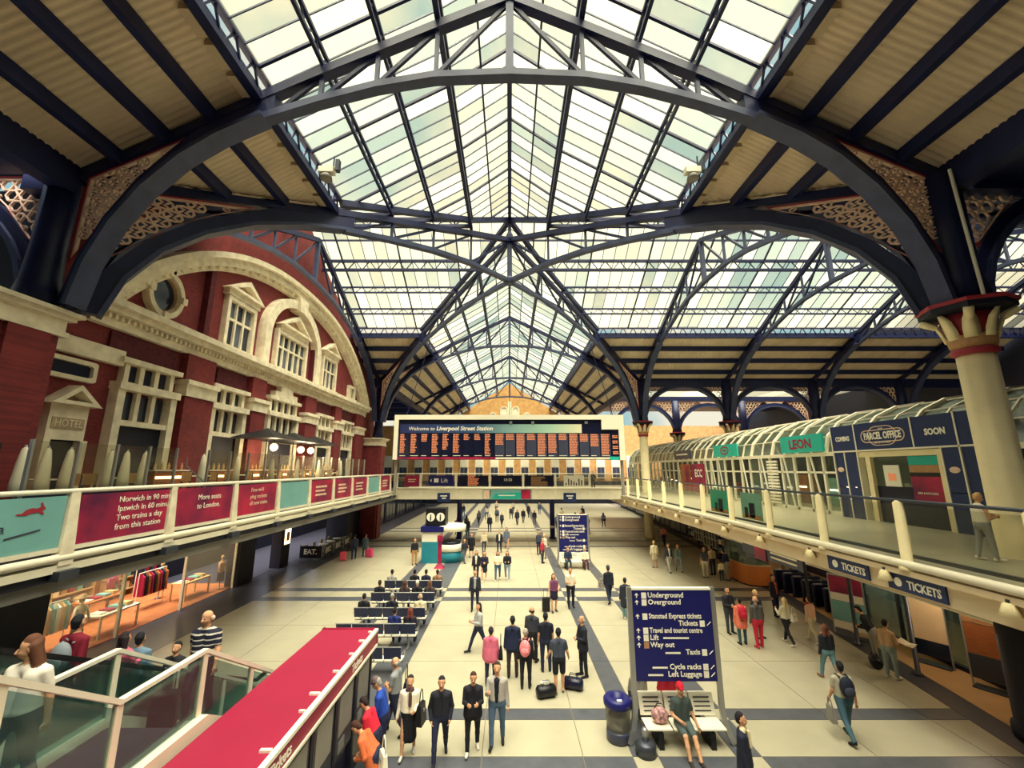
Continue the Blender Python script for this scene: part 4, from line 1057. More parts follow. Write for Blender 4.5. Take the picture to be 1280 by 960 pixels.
# ---- parcel office
po = tag(thing('parcel_office', loc=(16.5, 18, 4.3)), 'navy panelled parcel office shop front under the glass vault', 'shop front')
PX = 16.35
for (a, b) in ((19.85, 21.25), (17.0, 19.8), (15.3, 16.95), (14.45, 15.25)):
    MB().box(PX, PX+0.3, a, b, 7.45, 8.65).build('fascia_panel', M['navyp'], po)
for yj in (21.28, 19.82, 16.97, 15.27, 14.42): MB().box(PX-0.02, PX+0.3, yj-0.03, yj+0.03, 4.3, 8.68 if yj not in (19.82, 16.97) else 8.68).build('white_joint', M['white'], po) if yj not in (19.82, 16.97) else MB().box(PX-0.02, PX+0.3, yj-0.03, yj+0.03, 7.45, 8.68).build('white_joint', M['white'], po)
MB().box(PX-0.02, PX+0.3, 14.42, 21.28, 7.38, 7.45).build('white_joint', M['white'], po)
for (a, b) in ((20.65, 21.25), (19.9, 20.6), (15.3, 15.95), (14.45, 15.25)):
    for (z0, z1) in ((4.3, 5.7), (5.75, 7.38)):
        MB().box(PX+0.02, PX+0.3, a+0.03, b-0.03, z0, z1).build('wall_panel', M['navyp'], po)
for yj in (20.62, 15.97, 19.86): MB().box(PX, PX+0.3, yj-0.03, yj+0.03, 4.3, 7.4).build('white_joint', M['white'], po)
m = MB(); m.box(PX+0.05, PX+0.3, 16.0, 19.85, 7.12, 7.36); m.box(PX+0.05, PX+0.3, 19.25, 19.5, 4.3, 7.12); m.box(PX+0.05, PX+0.3, 15.99, 16.2, 4.3, 7.12)
m.build('door_frame', M['cream'], po)
MB().box(PX+0.2, PX+0.26, 16.2, 19.25, 4.3, 5.85).build('lower_panel', M['screen'], po)
MB().box(PX+0.22, PX+0.26, 17.6, 19.25, 5.85, 7.1).build('window_pane', M['vault_glass'], po)
MB().box(PX+0.15, PX+0.2, 18.0, 18.75, 5.85, 6.75).build('white_poster', M['white'], po)
MB().box(PX+0.14, PX+0.15, 18.2, 18.55, 6.1, 6.4).build('orange_print', M['orange_led'], po)
for (z0, z1, mm) in ((6.75, 7.1, 'tealbright'), (6.45, 6.74, 'gold'), (6.3, 6.44, 'black'), (5.3, 6.29, 'redad')):
    MB().box(PX+0.12, PX+0.2, 16.25, 17.5, z0, z1).build('colour_poster', M[mm], po)
text('lettering', 'BAR & KITCHEN', 0.12, (PX+0.11, 17.3, 5.6), (0, -1, 0), (0, 0, 1), M['textw'], po, squeeze=0.8)
text('lettering', 'COMING', 0.3, (PX-0.01, 21.0, 7.92), (0, -1, 0), (0, 0, 1), M['textw'], po, bold=0.012, squeeze=0.85)
text('lettering', 'SOON', 0.34, (PX-0.01, 16.45, 7.9), (0, -1, 0), (0, 0, 1), M['textw'], po, bold=0.015, squeeze=0.8)
text('lettering', 'PARCEL OFFICE', 0.42, (PX-0.01, 19.3, 7.9), (0, -1, 0), (0, 0, 1), M['textw'], po, bold=0.016, squeeze=1.85)
text('lettering', 'THE', 0.13, (PX-0.01, 18.5, 8.28), (0, -1, 0), (0, 0, 1), M['textw'], po)
text('lettering', 'BAR & KITCHEN', 0.13, (PX-0.01, 18.8, 7.7), (0, -1, 0), (0, 0, 1), M['textw'], po, squeeze=0.8)
def stad(cy, cz, w, h, n=8):
    r = h/2; p = []
    for k in range(n+1): a = -PI/2+PI*k/n; p.append((cy+w/2-r+r*math.cos(a), cz+r*math.sin(a)))
    for k in range(n+1): a = PI/2+PI*k/n; p.append((cy-w/2+r+r*math.cos(a), cz+r*math.sin(a)))
    return p
Fp = lambda a, b, d: (PX-d, a, b)
MB().band(stad(18.38, 8.03, 2.2, 0.56), stad(18.38, 8.03, 2.12, 0.48), Fp, 0, 0.012, True).build('sign_outline', M['lace'], po)
MB().band(stad(18.38, 8.03, 1.45, 0.86), stad(18.38, 8.03, 1.38, 0.79), Fp, 0, 0.008, True).build('sign_outline', M['lace'], po)
for y in (20.95, 15.6): MB().ell((PX, y, 6.55), (0.03, 0.2, 0.12), 8, 6).build('round_badge', M['lace'], po)

# ================================================================ hotel terrace
for (y0, y1, n, lb) in ((10.55, 15.2, 4, 'near section of tall glass screen on the hotel terrace'), (16.85, 35.0, 14, 'long section of tall glass screen on the hotel terrace')):
    g = tag(thing('glass_screen', loc=(-12, (y0+y1)/2, 4.7)), lb, 'glass screen')
    for k in range(n+1):
        y = y0+(y1-y0)*k/n
        MB().box(-12.04, -11.96, y-0.03, y+0.03, 4.7, 7.33).build('post', M['metal'], g)
        if k < n: MB().box(-12.01, -11.99, y+0.05, y+(y1-y0)/n-0.05, 4.75, 7.3).build('glass_panel', M['rail_glass'], g)
    MB().box(-12.03, -11.97, y0, y1, 6.0, 6.06).build('rail', M['dark'], g)
    MB().box(-12.06, -11.94, y0, y1, 4.7, 6.0).build('lower_board', M['dark'], g)
st = tag(thing('terrace_steps', loc=(-12.2, 16, 4.7)), 'dark steps with a metal rail between the terrace glass screens', 'steps')
for k in range(5): MB().box(-12.2-0.3*k-0.3, -12.2-0.3*k, 15.3, 16.75, 4.7, 4.87+0.17*k).build('step', M['band_dark'], st)
MB().tube([(-11.9, 15.6, 7.0), (-11.9, 15.6, 6.7), (-11.9, 16.7, 6.05)], 0.025, 6).build('handrail', M['metal'], st)
def cafe_chair():
    r = thing('cafe_chair', 'x', 'chair', (0, 0, 0), 'chairs on the hotel terrace')
    MB().box(-0.2, 0.2, -0.2, 0.2, 0.43, 0.47).build('seat', M['wood_light'], r, False, True)
    MB().box(-0.2, 0.2, 0.17, 0.21, 0.55, 0.9).build('backrest', M['wood_light'], r, False, True)
    for sx in (-1, 1):
        MB().box(sx*0.18-0.02, sx*0.18+0.02, -0.2, -0.16, 0, 0.43).build('leg', M['metal_dark'], r, False, True)
        MB().box(sx*0.18-0.02, sx*0.18+0.02, 0.16, 0.2, 0, 0.88).build('leg', M['metal_dark'], r, False, True)
    return r
def cafe_table():
    r = thing('cafe_table', 'x', 'table', (0, 0, 0), 'tables on the hotel terrace')
    MB().lathe([(0.36, 0.72), (0.38, 0.74), (0.36, 0.76)], 16).build('tabletop', M['white'], r, True, True)
    MB().lathe([(0.03, 0.03), (0.03, 0.72)], 8).build('leg', M['metal_dark'], r, True, True)
    MB().lathe([(0.22, 0), (0.22, 0.02), (0.05, 0.05)], 12).build('base', M['metal_dark'], r, True, True)
    return r
ct, cc = cafe_table(), cafe_chair()
ORD = 'first second third fourth fifth sixth seventh eighth ninth tenth eleventh twelfth'.split()
for k in range(8):
    y = (12.2, 14.2, 18.2, 20.8, 23.6, 26.4, 29.2, 32.0)[k]
    t = ct if k == 0 else copy_tree(ct)
    t.location = (-13.2, y, 5.55); t['label'] = 'round white terrace table behind the glass screen, %s from the near end' % ORD[k]
    for q, (dx, dy, rz) in enumerate(((0, -0.6, PI), (0, 0.6, 0))):
        c = cc if (k == 0 and q == 0) else copy_tree(cc)
        c.location = (-13.2+dx, y+dy, 5.55); c.rotation_euler = (0, 0, rz)
        c['label'] = 'pale terrace chair on the %s side of the %s table' % (('near', 'far')[q], ORD[k])
MB().box(-14.45, -12.35, 10.6, 15.2, 4.7, 5.55).build('platform', M['band_dark'], tag(thing('floor', loc=(-13.4, 13, 4.7)), 'raised near platform of the hotel terrace', kind='structure'))
MB().box(-14.45, -12.35, 16.85, 36, 4.7, 5.55).build('platform', M['band_dark'], tag(thing('floor', loc=(-13.4, 26, 4.7)), 'raised long platform of the hotel terrace', kind='structure'))
def folded_parasol():
    r = thing('folded_parasol', 'x', 'parasol', (0, 0, 0), 'folded cream parasols on the terrace')
    MB().lathe([(0.05, 0.35), (0.17, 0.4), (0.16, 0.7), (0.12, 1.2), (0.07, 1.55), (0.03, 1.6)], 12, (0, 0, 0), [1.0, 0.86]).build('canopy', M['cream_white'], r, True, True)
    MB().lathe([(0.03, 0), (0.03, 1.66)], 8).build('pole', M['metal'], r, True, True)
    MB().lathe([(0.2, 0), (0.2, 0.05), (0.05, 0.08)], 12).build('base', M['metal_dark'], r, True, True)
    return r
pp = folded_parasol()
for k, y in enumerate((10.95, 11.5, 12.1, 13.35, 13.9, 14.6, 17.4, 19.6, 22.5, 25.2, 28, 31.6)):
    o = pp if k == 0 else copy_tree(pp); o.location = (-12.6, y, 5.55); o['label'] = 'folded cream parasol behind the terrace glass, %s from the near end' % ORD[k]
for k in range(6):
    y = 17.5+3.0*k
    b = tag(thing('service_counter', loc=(-14.0, y, 5.55)), 'warm lit terrace service counter, %s from the near end' % ORD[k], 'counter', 'counters on the terrace')
    MB().box(-14.25, -13.85, y-0.9, y+0.9, 5.55, 6.5).build('body', M['wood'], b)
    MB().box(-14.3, -13.8, y-0.95, y+0.95, 6.5, 6.55).build('worktop', M['white'], b)
    for q in range(5): MB().lathe([(0.05, 0), (0.05, 0.18), (0.02, 0.24), (0.02, 0.3)], 8, (-14.05, y-0.7+q*0.34, 6.55)).build('jar', M['wood_light'], b, True)
    MB().box(-13.84, -13.83, y-0.85, y+0.85, 6.2, 6.3).build('light_strip', M['lamp'], b)
for k, (y, lb) in enumerate(((22.6, 'nearest'), (25.4, 'middle'), (28.2, 'farthest'))):
    u = tag(thing('parasol', loc=(-13.1, y, 5.55)), '%s of the flat black parasols on the hotel terrace' % lb, 'parasol', 'black parasols on the terrace')
    MB().add([(-14.3,y-1.35,8.15),(-11.9,y-1.35,8.15),(-11.9,y+1.35,8.15),(-14.3,y+1.35,8.15),(-13.1,y,8.75)], [(0,1,4),(1,2,4),(2,3,4),(3,0,4),(0,3,2,1)]).build('canopy', M['black'], u)
    MB().tube([(-13.1, y, 5.55), (-13.1, y, 8.7)], 0.03, 8).build('pole', M['metal_dark'], u)
    for q in range(4):
        a = PI/4+q*PI/2; MB().bar((-13.1, y, 8.3), (-13.1+1.6*math.cos(a), y+1.8*math.sin(a), 8.17), 0.03, 0.03).build('rib', M['metal_dark'], u)
for k, (y, lb) in enumerate(((23.0, 'nearest'), (26.0, 'middle'), (27.3, 'farthest'))):
    u = tag(thing('globe_lamp', loc=(-12.9, y, 7.75)), '%s glowing globe lamp hanging below the black parasols' % lb, 'lamp', 'globe lamps on the terrace')
    MB().ell((-12.9, y, 7.75), (0.2, 0.2, 0.2), 14, 10).build('globe', M['lamp'], u, True)
    MB().tube([(-12.9, y, 7.93), (-12.9, y, 8.3)], 0.012, 6).build('cord', M['black'], u)
    L = bpy.data.lights.new('globe_light', 'POINT'); L.energy = 60; L.color = (1.0, 0.8, 0.5); L.shadow_soft_size = 0.22
    lo = bpy.data.objects.new('globe_light', L); COL.objects.link(lo); lo.parent = u; lo.location = (0, 0, -0.3)
mbd = tag(thing('menu_board', loc=(-12.45, 9.95, 4.7)), 'black menu board standing beside the big brick pier', 'board')
MB().box(-12.8, -12.1, 9.92, 10.0, 4.9, 7.2).build('face', M['black'], mbd)
MB().box(-12.6, -12.3, 9.9, 9.92, 6.95, 7.0).build('lamp_strip', M['lampw'], mbd)
m = MB()
for k in range(6): m.box(-12.62, -12.32+0.05*(k % 2), 9.91, 9.92, 5.9+0.14*k, 5.95+0.14*k)
m.build('print_lines', M['grey'], mbd)
for dx in (-12.76, -12.14): MB().box(dx-0.03, dx+0.03, 9.85, 10.1, 4.7, 4.95).build('foot', M['black'], mbd)
# ================================================================ stairs and escalator at the lower left
sx0, sx1 = -6.37, -4.95
stz = lambda y: 2.6+(5.97-y)*0.62 if y < 5.97 else (2.6 if y < 7.5 else 2.6-(y-7.5)*0.57)
stair = tag(thing('staircase', loc=(-5.66, 7, 0)), 'glass sided staircase coming up from the concourse at the lower left', 'staircase')
MB().box(sx0, sx1, 5.97, 7.5, 2.35, 2.6).build('landing', M['band_dark'], stair)
n = 15
for k in range(n):
    y0 = 7.5+(12.06-7.5)*k/n; z = 2.6-2.6*(k+1)/n
    MB().box(sx0, sx1, y0, y0+4.56/n, max(0, z-0.25), z+0.001).build('step', M['band_dark'], stair)
n = 11
for k in range(n):
    y0 = 5.97-(5.97-2.74)*(k+1)/n; z = 2.6+2.0*(k+1)/n
    MB().box(sx0, sx1, y0, y0+3.23/n, z-0.25, z).build('step', M['band_dark'], stair)
for x, sg in ((sx0, -1), (sx1, 1)):
    prof = [(2.74, 4.6), (5.97, 2.6), (7.5, 2.6), (12.06, 0.0)]
    MB().strip([(x+sg*0.06, y, z+0.02) for y, z in prof], 0.16, 0.3).build('stringer', M['cream_white'], stair)
    MB().strip([(x, y, z+1.1) for y, z in prof], 0.09, 0.06).build('handrail', M['white'], stair)
    for y in (3.2, 4.55, 5.97, 7.5, 8.9, 10.4, 11.8):
        MB().bar((x, y, stz(y)), (x, y, stz(y)+1.08), 0.1, 0.06).build('post', M['cream_white'], stair)
    for (a, b) in ((2.8, 3.15), (3.25, 4.5), (4.6, 5.92), (6.02, 7.45), (7.55, 8.85), (8.95, 10.35), (10.45, 11.75)):
        v = [(x-0.01, a, stz(a)+0.15), (x-0.01, b, stz(b)+0.15), (x-0.01, b, stz(b)+1.02), (x-0.01, a, stz(a)+1.02), (x+0.01, a, stz(a)+0.15), (x+0.01, b, stz(b)+0.15), (x+0.01, b, stz(b)+1.02), (x+0.01, a, stz(a)+1.02)]
        MB().add(v, [(0,1,2,3),(7,6,5,4),(0,4,5,1),(1,5,6,2),(2,6,7,3),(3,7,4,0)]).build('glass_panel', M['teal_glass'], stair)
ez = lambda y: min(4.6, max(0.0, 2.3-(y-8.0)*0.5))
esc = tag(thing('escalator', loc=(-7.6, 8, 0)), 'escalator with glass sides left of the staircase', 'escalator')
n = 22
for k in range(n):
    y0 = 3.4+9.2*k/n; z = 4.6-4.6*(k+1)/n
    MB().box(-8.25, -6.95, y0, y0+9.2/n, max(0, z-0.3), z+0.001).build('step', M['metal_dark'], esc)
for x in (-8.35, -6.85):
    prof = [(3.0, 4.6), (3.4, 4.6), (12.6, 0.0), (13.2, 0.0)]
    MB().strip([(x, y, z+0.12) for y, z in prof], 0.2, 0.3).build('skirt', M['metal'], esc)
    MB().strip([(x, y, z+1.0) for y, z in prof], 0.09, 0.07).build('handrail', M['black'], esc)
    for k in range(7):
        a = 3.4+9.2*k/7+0.03; b = 3.4+9.2*(k+1)/7-0.03; za = 4.6-(a-3.4)*0.5; zb = 4.6-(b-3.4)*0.5
        v = [(x-0.01, a, za+0.25), (x-0.01, b, zb+0.25), (x-0.01, b, zb+0.95), (x-0.01, a, za+0.95), (x+0.01, a, za+0.25), (x+0.01, b, zb+0.25), (x+0.01, b, zb+0.95), (x+0.01, a, za+0.95)]
        MB().add(v, [(0,1,2,3),(7,6,5,4),(0,4,5,1),(1,5,6,2),(2,6,7,3),(3,7,4,0)]).build('glass_panel', M['teal_glass'], esc)

# ================================================================ shops under the left deck
sl = tag(thing('wall_left', loc=(-15.7, 30, 0)), 'shop front line under the left deck', kind='structure')
for (a, b) in ((11.2, 15.2), (25.4, 26.9), (29.9, 31.0), (38.6, 44)):
    MB().box(-16.2, -15.5 if a != 38.6 else -14.4, a, b, 0, 3.9).build('dark_pier', M['dark'], sl)
MB().box(-16.0, -15.55, 10.2, 11.2, 0, 3.9).build('tan_pier', M['wood_light'], sl)
MB().box(-15.9, -15.6, 4, 44, 3.1, 3.9).build('shop_fascia', M['grey'], sl)
MB().box(-21.5, -21, 2, 50, 0, 4.2).build('back_wall', M['dark'], sl)
MB().box(-21, -15.75, 2, 26.2, -0.01, 0.02).build('shop_floor', M['wood'], sl)
MB().box(-21, -15.75, 26.2, 50, -0.01, 0.02).build('shop_floor', M['band_dark'], sl)
MB().box(-21, -20.9, 15.3, 25.3, 0, 3.5).build('shop_backdrop', M['wood'], sl)
for k in range(11):
    y = 4.5+2.0*k
    u = tag(thing('shop_lamp', loc=(-18, y, 3.8)), 'warm downlight in the boutique under the left deck, %s' % ('near end one' if k == 0 else '%s along' % (ORD[k])), 'lamp', 'boutique downlights')
    MB().lathe([(0.12, 0.1), (0.12, -0.05), (0.09, -0.06)], 10).build('housing', M['metal_dark'], u, True, True)
    MB().lathe([(0.09, -0.07), (0.085, -0.06)], 10).build('lens', M['lamp'], u, True, True)
    L = bpy.data.lights.new('downlight', 'POINT'); L.energy = 60; L.color = (1.0, 0.72, 0.4); L.shadow_soft_size = 0.1
    lo = bpy.data.objects.new('downlight', L); COL.objects.link(lo); lo.parent = u; lo.location = (0, 0, -0.2)
# boutique furnishing
def table(label, x, y, m):
    r = tag(thing('display_table', loc=(x, y, 0)), label, 'table')
    MB().box(x-0.4, x+0.4, y-0.9, y+0.9, 0.82, 0.88).build('tabletop', M[m], r)
    for sx in (-1, 1):
        for sy in (-1, 1): MB().box(x+sx*0.36-0.03, x+sx*0.36+0.03, y+sy*0.84-0.03, y+sy*0.84+0.03, 0, 0.82).build('leg', M[m], r)
    for q in range(4): MB().box(x-0.25, x+0.2, y-0.75+q*0.4, y-0.45+q*0.4, 0.88, 0.93+0.03*q).build('folded_garment', M[['white', 'redad', 'tealad', 'wood_light'][q]], r)
table('pale wooden display table at the front of the boutique', -16.5, 18.8, 'white')
table('brown wooden display table deeper in the boutique', -18.6, 20.4, 'wood')
table('wooden display table at the far end of the boutique', -16.8, 23.6, 'wood_light')
def rack(label, x, y, cols):
    r = tag(thing('clothes_rack', loc=(x, y, 0)), label, 'clothes rack')
    m = MB()
    for dy in (-0.8, 0.8): m.tube([(x, y+dy, 0), (x, y+dy, 1.7)], 0.02, 6)
    m.build('upright', M['white'], r); MB().tube([(x, y-0.8, 1.7), (x, y+0.8, 1.7)], 0.02, 6).build('rail', M['white'], r)
    for q in range(9):
        yy = y-0.68+q*0.17
        MB().add([(x-0.22, yy-0.05, 0.65), (x+0.22, yy-0.05, 0.65), (x+0.22, yy+0.05, 0.65), (x-0.22, yy+0.05, 0.65), (x-0.2, yy-0.04, 1.5), (x+0.2, yy-0.04, 1.5), (x+0.2, yy+0.04, 1.5), (x-0.2, yy+0.04, 1.5), (x-0.03, yy-0.01, 1.66), (x+0.03, yy-0.01, 1.66), (x+0.03, yy+0.01, 1.66), (x-0.03, yy+0.01, 1.66)],
                 [(0,3,2,1),(0,1,5,4),(1,2,6,5),(2,3,7,6),(3,0,4,7),(4,5,9,8),(5,6,10,9),(6,7,11,10),(7,4,8,11),(8,9,10,11)]).build('garment', M[cols[q % len(cols)]], r)
rack('clothes rack of crimson and dark garments mid boutique', -17.6, 22.0, ['crimson', 'dark', 'wood'])
rack('clothes rack of pale garments at the near end of the boutique', -17.0, 16.6, ['white', 'wood_light', 'tealad'])
rack('clothes rack of orange and cream garments by the tan pier', -17.2, 9.4, ['orange_panel', 'white', 'wood'])
rack('clothes rack of dark garments at the back of the boutique', -19.6, 24.2, ['dark', 'screen2', 'crimson'])
def mannequin(label, x, y, top, hat):
    r = tag(thing('mannequin', loc=(x, y, 0)), label, 'mannequin')
    MB().lathe([(0.16, 0), (0.16, 0.02), (0.02, 0.04), (0.02, 0.85)], 12, (x, y, 0)).build('stand', M['metal_dark'], r, True)
    MB().lathe([(0.10, 0.8), (0.17, 0.95), (0.13, 1.15), (0.19, 1.38), (0.17, 1.46), (0.06, 1.52), (0.055, 1.6)], 14, (x, y, 0)).build('torso', M[top], r, True)
    MB().lathe([(0.19, 0.45), (0.17, 0.95), (0.14, 1.0)], 14, (x, y, 0)).build('skirt', M['screen'], r, True)
    MB().ell((x, y, 1.7), (0.085, 0.1, 0.12), 12, 8).build('head', M['wood_light'], r, True)
    for s_ in (-1, 1): MB().tube([(x, y+s_*0.2, 1.42), (x+0.05, y+s_*0.27, 1.15), (x+0.15, y+s_*0.26, 0.92)], [0.055, 0.045, 0.035], 8).build('arm', M[top], r, True)
    if hat: MB().lathe([(0.26, 1.76), (0.26, 1.78), (0.11, 1.8), (0.09, 1.9), (0.02, 1.91)], 16, (x, y, 0)).build('hat', M['wood_light'], r, True)
mannequin('mannequin in a yellow jacket at the far end of the boutique window', -16.2, 25.0, 'gold', False)
mannequin('mannequin in a cream top beside the pale display table', -16.3, 17.2, 'white', True)
mannequin('mannequin in a red top behind the brown display table', -19.2, 21.6, 'redad', False)
mannequin('mannequin in a teal top between the clothes racks', -18.2, 23.3, 'tealad', False)
for k, (y, z, w) in enumerate(((16.0, 1.2, 2.0), (18.4, 1.2, 2.0), (21.0, 1.2, 2.0), (23.6, 1.2, 1.6))):
    r = tag(thing('wall_shelf_unit', loc=(-20.6, y, 0)), 'boutique back shelf unit filled with goods, %s from the near end' % ORD[k], 'shelves', 'boutique back shelves')
    m = MB(); m.box(-20.85, -20.35, y-w/2, y-w/2+0.05, 0, 2.4); m.box(-20.85, -20.35, y+w/2-0.05, y+w/2, 0, 2.4); m.build('side_panel', M['wood_light'], r)
    for q in range(4):
        MB().box(-20.85, -20.35, y-w/2, y+w/2, 0.3+q*0.6, 0.35+q*0.6).build('shelf', M['wood_light'], r)
        for p in range(5): MB().box(-20.75, -20.45, y-w/2+0.15+p*w/5.6, y-w/2+0.4+p*w/5.6, 0.35+q*0.6, 0.55+q*0.6+0.15*((p+q) % 2)).build('goods', M[['redad', 'white', 'tealad', 'gold', 'screen2'][(p*2+q) % 5]], r)
MB().box(-15.73, -15.70, 15.3, 18.2, 0.05, 3.1).build('shop_pane', M['rail_glass'], sl)
MB().box(-15.73, -15.70, 21.6, 25.3, 0.05, 3.1).build('shop_pane', M['rail_glass'], sl)
for y in (15.3, 18.25, 21.55, 25.35): MB().box(-15.78, -15.66, y-0.04, y+0.04, 0, 3.1).build('mullion', M['white'], sl)
# dim shop between the piers, a lit poster
p = tag(thing('lightbox_poster', loc=(-15.4, 28.9, 1.2)), 'small lit poster on the dark pier past the boutique', 'poster')
MB().box(-15.5, -15.4, 30.1, 30.8, 1.5, 2.7).build('face', M['lamp'], p); MB().box(-15.52, -15.42, 30.05, 30.85, 1.45, 2.75).build('frame', M['metal'], p)
MB().box(-15.39, -15.385, 30.25, 30.65, 1.7, 2.3).build('print', M['wood'], p)
# ---- cafe with EAT barriers
for k, (x0, x1, y0, y1) in enumerate(((-15.6, -13.95, 32.8, 32.8), (-13.9, -13.9, 33.0, 34.6), (-13.9, -13.9, 34.9, 36.5), (-13.9, -13.9, 36.8, 38.4))):
    r = tag(thing('cafe_barrier', loc=((x0+x1)/2, (y0+y1)/2, 0)), 'black cafe barrier reading EAT, %s' % ('the one facing the boutique', 'first along the concourse', 'second along the concourse', 'third along the concourse')[k], 'barrier', 'cafe barriers')
    MB().bar((x0, y0, 0.52), (x1, y1, 0.52), 0.03, 0.85).build('banner', M['black'], r)
    for (x, y) in ((x0, y0), (x1, y1)):
        MB().tube([(x, y, 0.02), (x, y, 1.05)], 0.025, 8).build('post', M['metal'], r); MB().lathe([(0.2, 0), (0.2, 0.03), (0.04, 0.05)], 12, (x, y, 0)).build('foot', M['metal_dark'], r)
    if k == 0: text('lettering', 'EAT.', 0.5, (x0+0.3, y0-0.025, 0.38), (1, 0, 0), (0, 0, 1), M['textw'], r, bold=0.02)
    else: text('lettering', 'EAT.', 0.5, (x0+0.025, y0+0.25, 0.38), (0, 1, 0), (0, 0, 1), M['textw'], r, bold=0.02)
ct2, cc2 = cafe_table(), cafe_chair()
ct2['group'] = 'EAT cafe tables'; cc2['group'] = 'EAT cafe chairs'
for k in range(4):
    y = 33.6+1.35*k
    t = ct2 if k == 0 else copy_tree(ct2); t.location = (-14.8, y, 0); t['label'] = 'round cafe table behind the EAT barriers, %s from the near end' % ORD[k]
    for q in (0, 1):
        c = cc2 if (k == 0 and q == 0) else copy_tree(cc2); c.location = (-14.8+(0.55 if q else -0.55), y, 0); c.rotation_euler = (0, 0, -PI/2 if q else PI/2)
        c['label'] = 'cafe chair on the %s side of the %s EAT table' % (('wall', 'concourse')[q], ORD[k])
def lit_shop(y0, y1, x, side, name, label, warm=(1, 0.75, 0.45), e=20):
    pass
for k, y in enumerate((33, 36.5, 40.5, 46, 52)):
    u = tag(thing('shop_lamp', loc=(-18, y, 3.6)), 'dim lamp inside the dark shops past the boutique, %s' % ORD[k], 'lamp', 'dark shop lamps')
    MB().lathe([(0.16, 0.1), (0.16, -0.04), (0.05, -0.06)], 10).build('shade', M['lampw'], u, True, True)
    L = bpy.data.lights.new('shop_light', 'POINT'); L.energy = 18; L.color = (0.75, 0.85, 1.0); L.shadow_soft_size = 0.15
    lo = bpy.data.objects.new('shop_light', L); COL.objects.link(lo); lo.parent = u; lo.location = (0, 0, -0.2)
# farther left shops
for k in range(7):
    y = 45.5+5.2*k
    r = tag(thing('shop', loc=(-15.4, y, 0)), 'dark far shop front on the left, %s past the far pier' % ORD[k], 'shop', 'far left shop fronts')
    MB().box(-16, -15.4, y-2.4, y+2.4, 0, 3.9).build('body', M['dark'], r)
    MB().box(-15.4, -15.3, y-2.2, y+2.2, 3.0, 3.6).build('name_fascia', M['screen2' if k % 2 else 'redad'], r)
    for q in range(3): MB().box(-15.38, -15.34, y-2.0+q*1.4, y-0.75+q*1.4, 0.3, 2.8).build('pane', M['glassdark'], r)

# ================================================================ shops and ticket hall under the right deck
tr = tag(thing('wall_right', loc=(15.2, 16, 0)), 'ticket hall glass wall under the right deck', kind='structure')
for k in range(6):
    y = 11.2+1.6*k
    MB().box(15.15, 15.18, y+0.06, y+1.54, 0.15, 3.0).build('pane', M['teal_glass'], tr); MB().box(15.1, 15.22, y-0.05, y+0.05, 0, 3.2).build('mullion', M['metal_dark'], tr)
MB().box(15.08, 15.24, 11.2, 20.8, 0, 0.14).build('sill', M['dark'], tr)
MB().box(19.5, 19.8, 4, 44, 0, 3.6).build('back_wall', M['screen'], tr)
MB().box(13.0, 13.25, 10.5, 27, 2.55, 3.35).build('sign_fascia', M['beige'], tr)
MB().box(12.97, 13.0, 10.5, 27, 2.5, 2.55).build('fascia_edge', M['white'], tr)
MB().box(13.2, 13.25, 27, 44, 2.55, 3.5).build('sign_fascia', M['wood'], tr)
for (y0, y1, lb) in ((10.25, 11.75, 'near'), (12.35, 13.85, 'far')):
    s = side_sign('ticket_sign', '%s navy TICKETS sign on the edge of the right deck' % lb, y0, y1, 3.56, 3.96, M['navyp'], 9.95, 'sign', 0.06)
    text('lettering', 'TICKETS', 0.27, (9.945, y1-0.55, 3.66), (0, -1, 0), (0, 0, 1), M['textw'], s, bold=0.008, squeeze=0.85)
    MB().lathe([(0.11, 0), (0.11, 0.01)], 14).build('round_symbol', M['textw'], s, False, True).matrix_basis = Matrix.Translation((0.0, y1-0.3-(y0+y1)/2, 0.2)) @ Matrix.Rotation(-PI/2, 4, 'Y')
s = side_sign('hanging_sign', 'grey departures sign hung under the right deck with a red notice', 16.2, 20.2, 2.9, 3.45, M['screen2'], 10.7, 'sign', 0.1)
MB().box(10.66, 10.7, 18.4, 19.2, 2.8, 3.44).build('red_notice', M['redad'], s)
m = MB()
for q in range(2): m.box(10.685, 10.7, 16.5, 18.1, 3.02+0.18*q, 3.09+0.18*q)
m.build('print_lines', M['textw'], s)
for y, z in ((16.4, 3.5), (20.0, 3.5)): MB().tube([(10.75, y, 3.4), (10.75, y, 3.56)], 0.02, 6).build('hanger', M['metal_dark'], s)
def poster_stand(label, x, y, rz, w, cols):
    r = thing('poster_stand', label, 'poster stand', (x, y, 0), rz=rz)
    m = MB(); m.box(-w/2-0.04, -w/2, -0.03, 0.03, 0, 2.3); m.box(w/2, w/2+0.04, -0.03, 0.03, 0, 2.3); m.box(-w/2, w/2, -0.03, 0.03, 2.26, 2.32); m.build('frame', M['metal'], r, False, True)
    z = 0.25
    for (h, mm) in cols: MB().box(-w/2, w/2, -0.02, 0.02, z, z+h-0.02).build('poster', M[mm], r, False, True); z += h
    MB().box(-w/2, w/2, -0.2, 0.2, 0, 0.04).build('foot', M['metal_dark'], r, False, True)
    return r
poster_stand('poster stand with a crimson poster above a blue one by the ticket hall', 13.7, 18.3, math.radians(-55), 1.1, [(0.3, 'white'), (0.75, 'tealad'), (0.3, 'white'), (0.65, 'redad')])
poster_stand('plain beige notice board on a post in the ticket hall', 14.6, 15.9, math.radians(-60), 0.9, [(0.5, 'glassdark'), (1.5, 'beige')])
poster_stand('film poster stand in the ticket hall nearest the column', 14.7, 14.1, math.radians(-60), 1.0, [(0.7, 'metal_dark'), (0.9, 'wood'), (0.3, 'gold')])
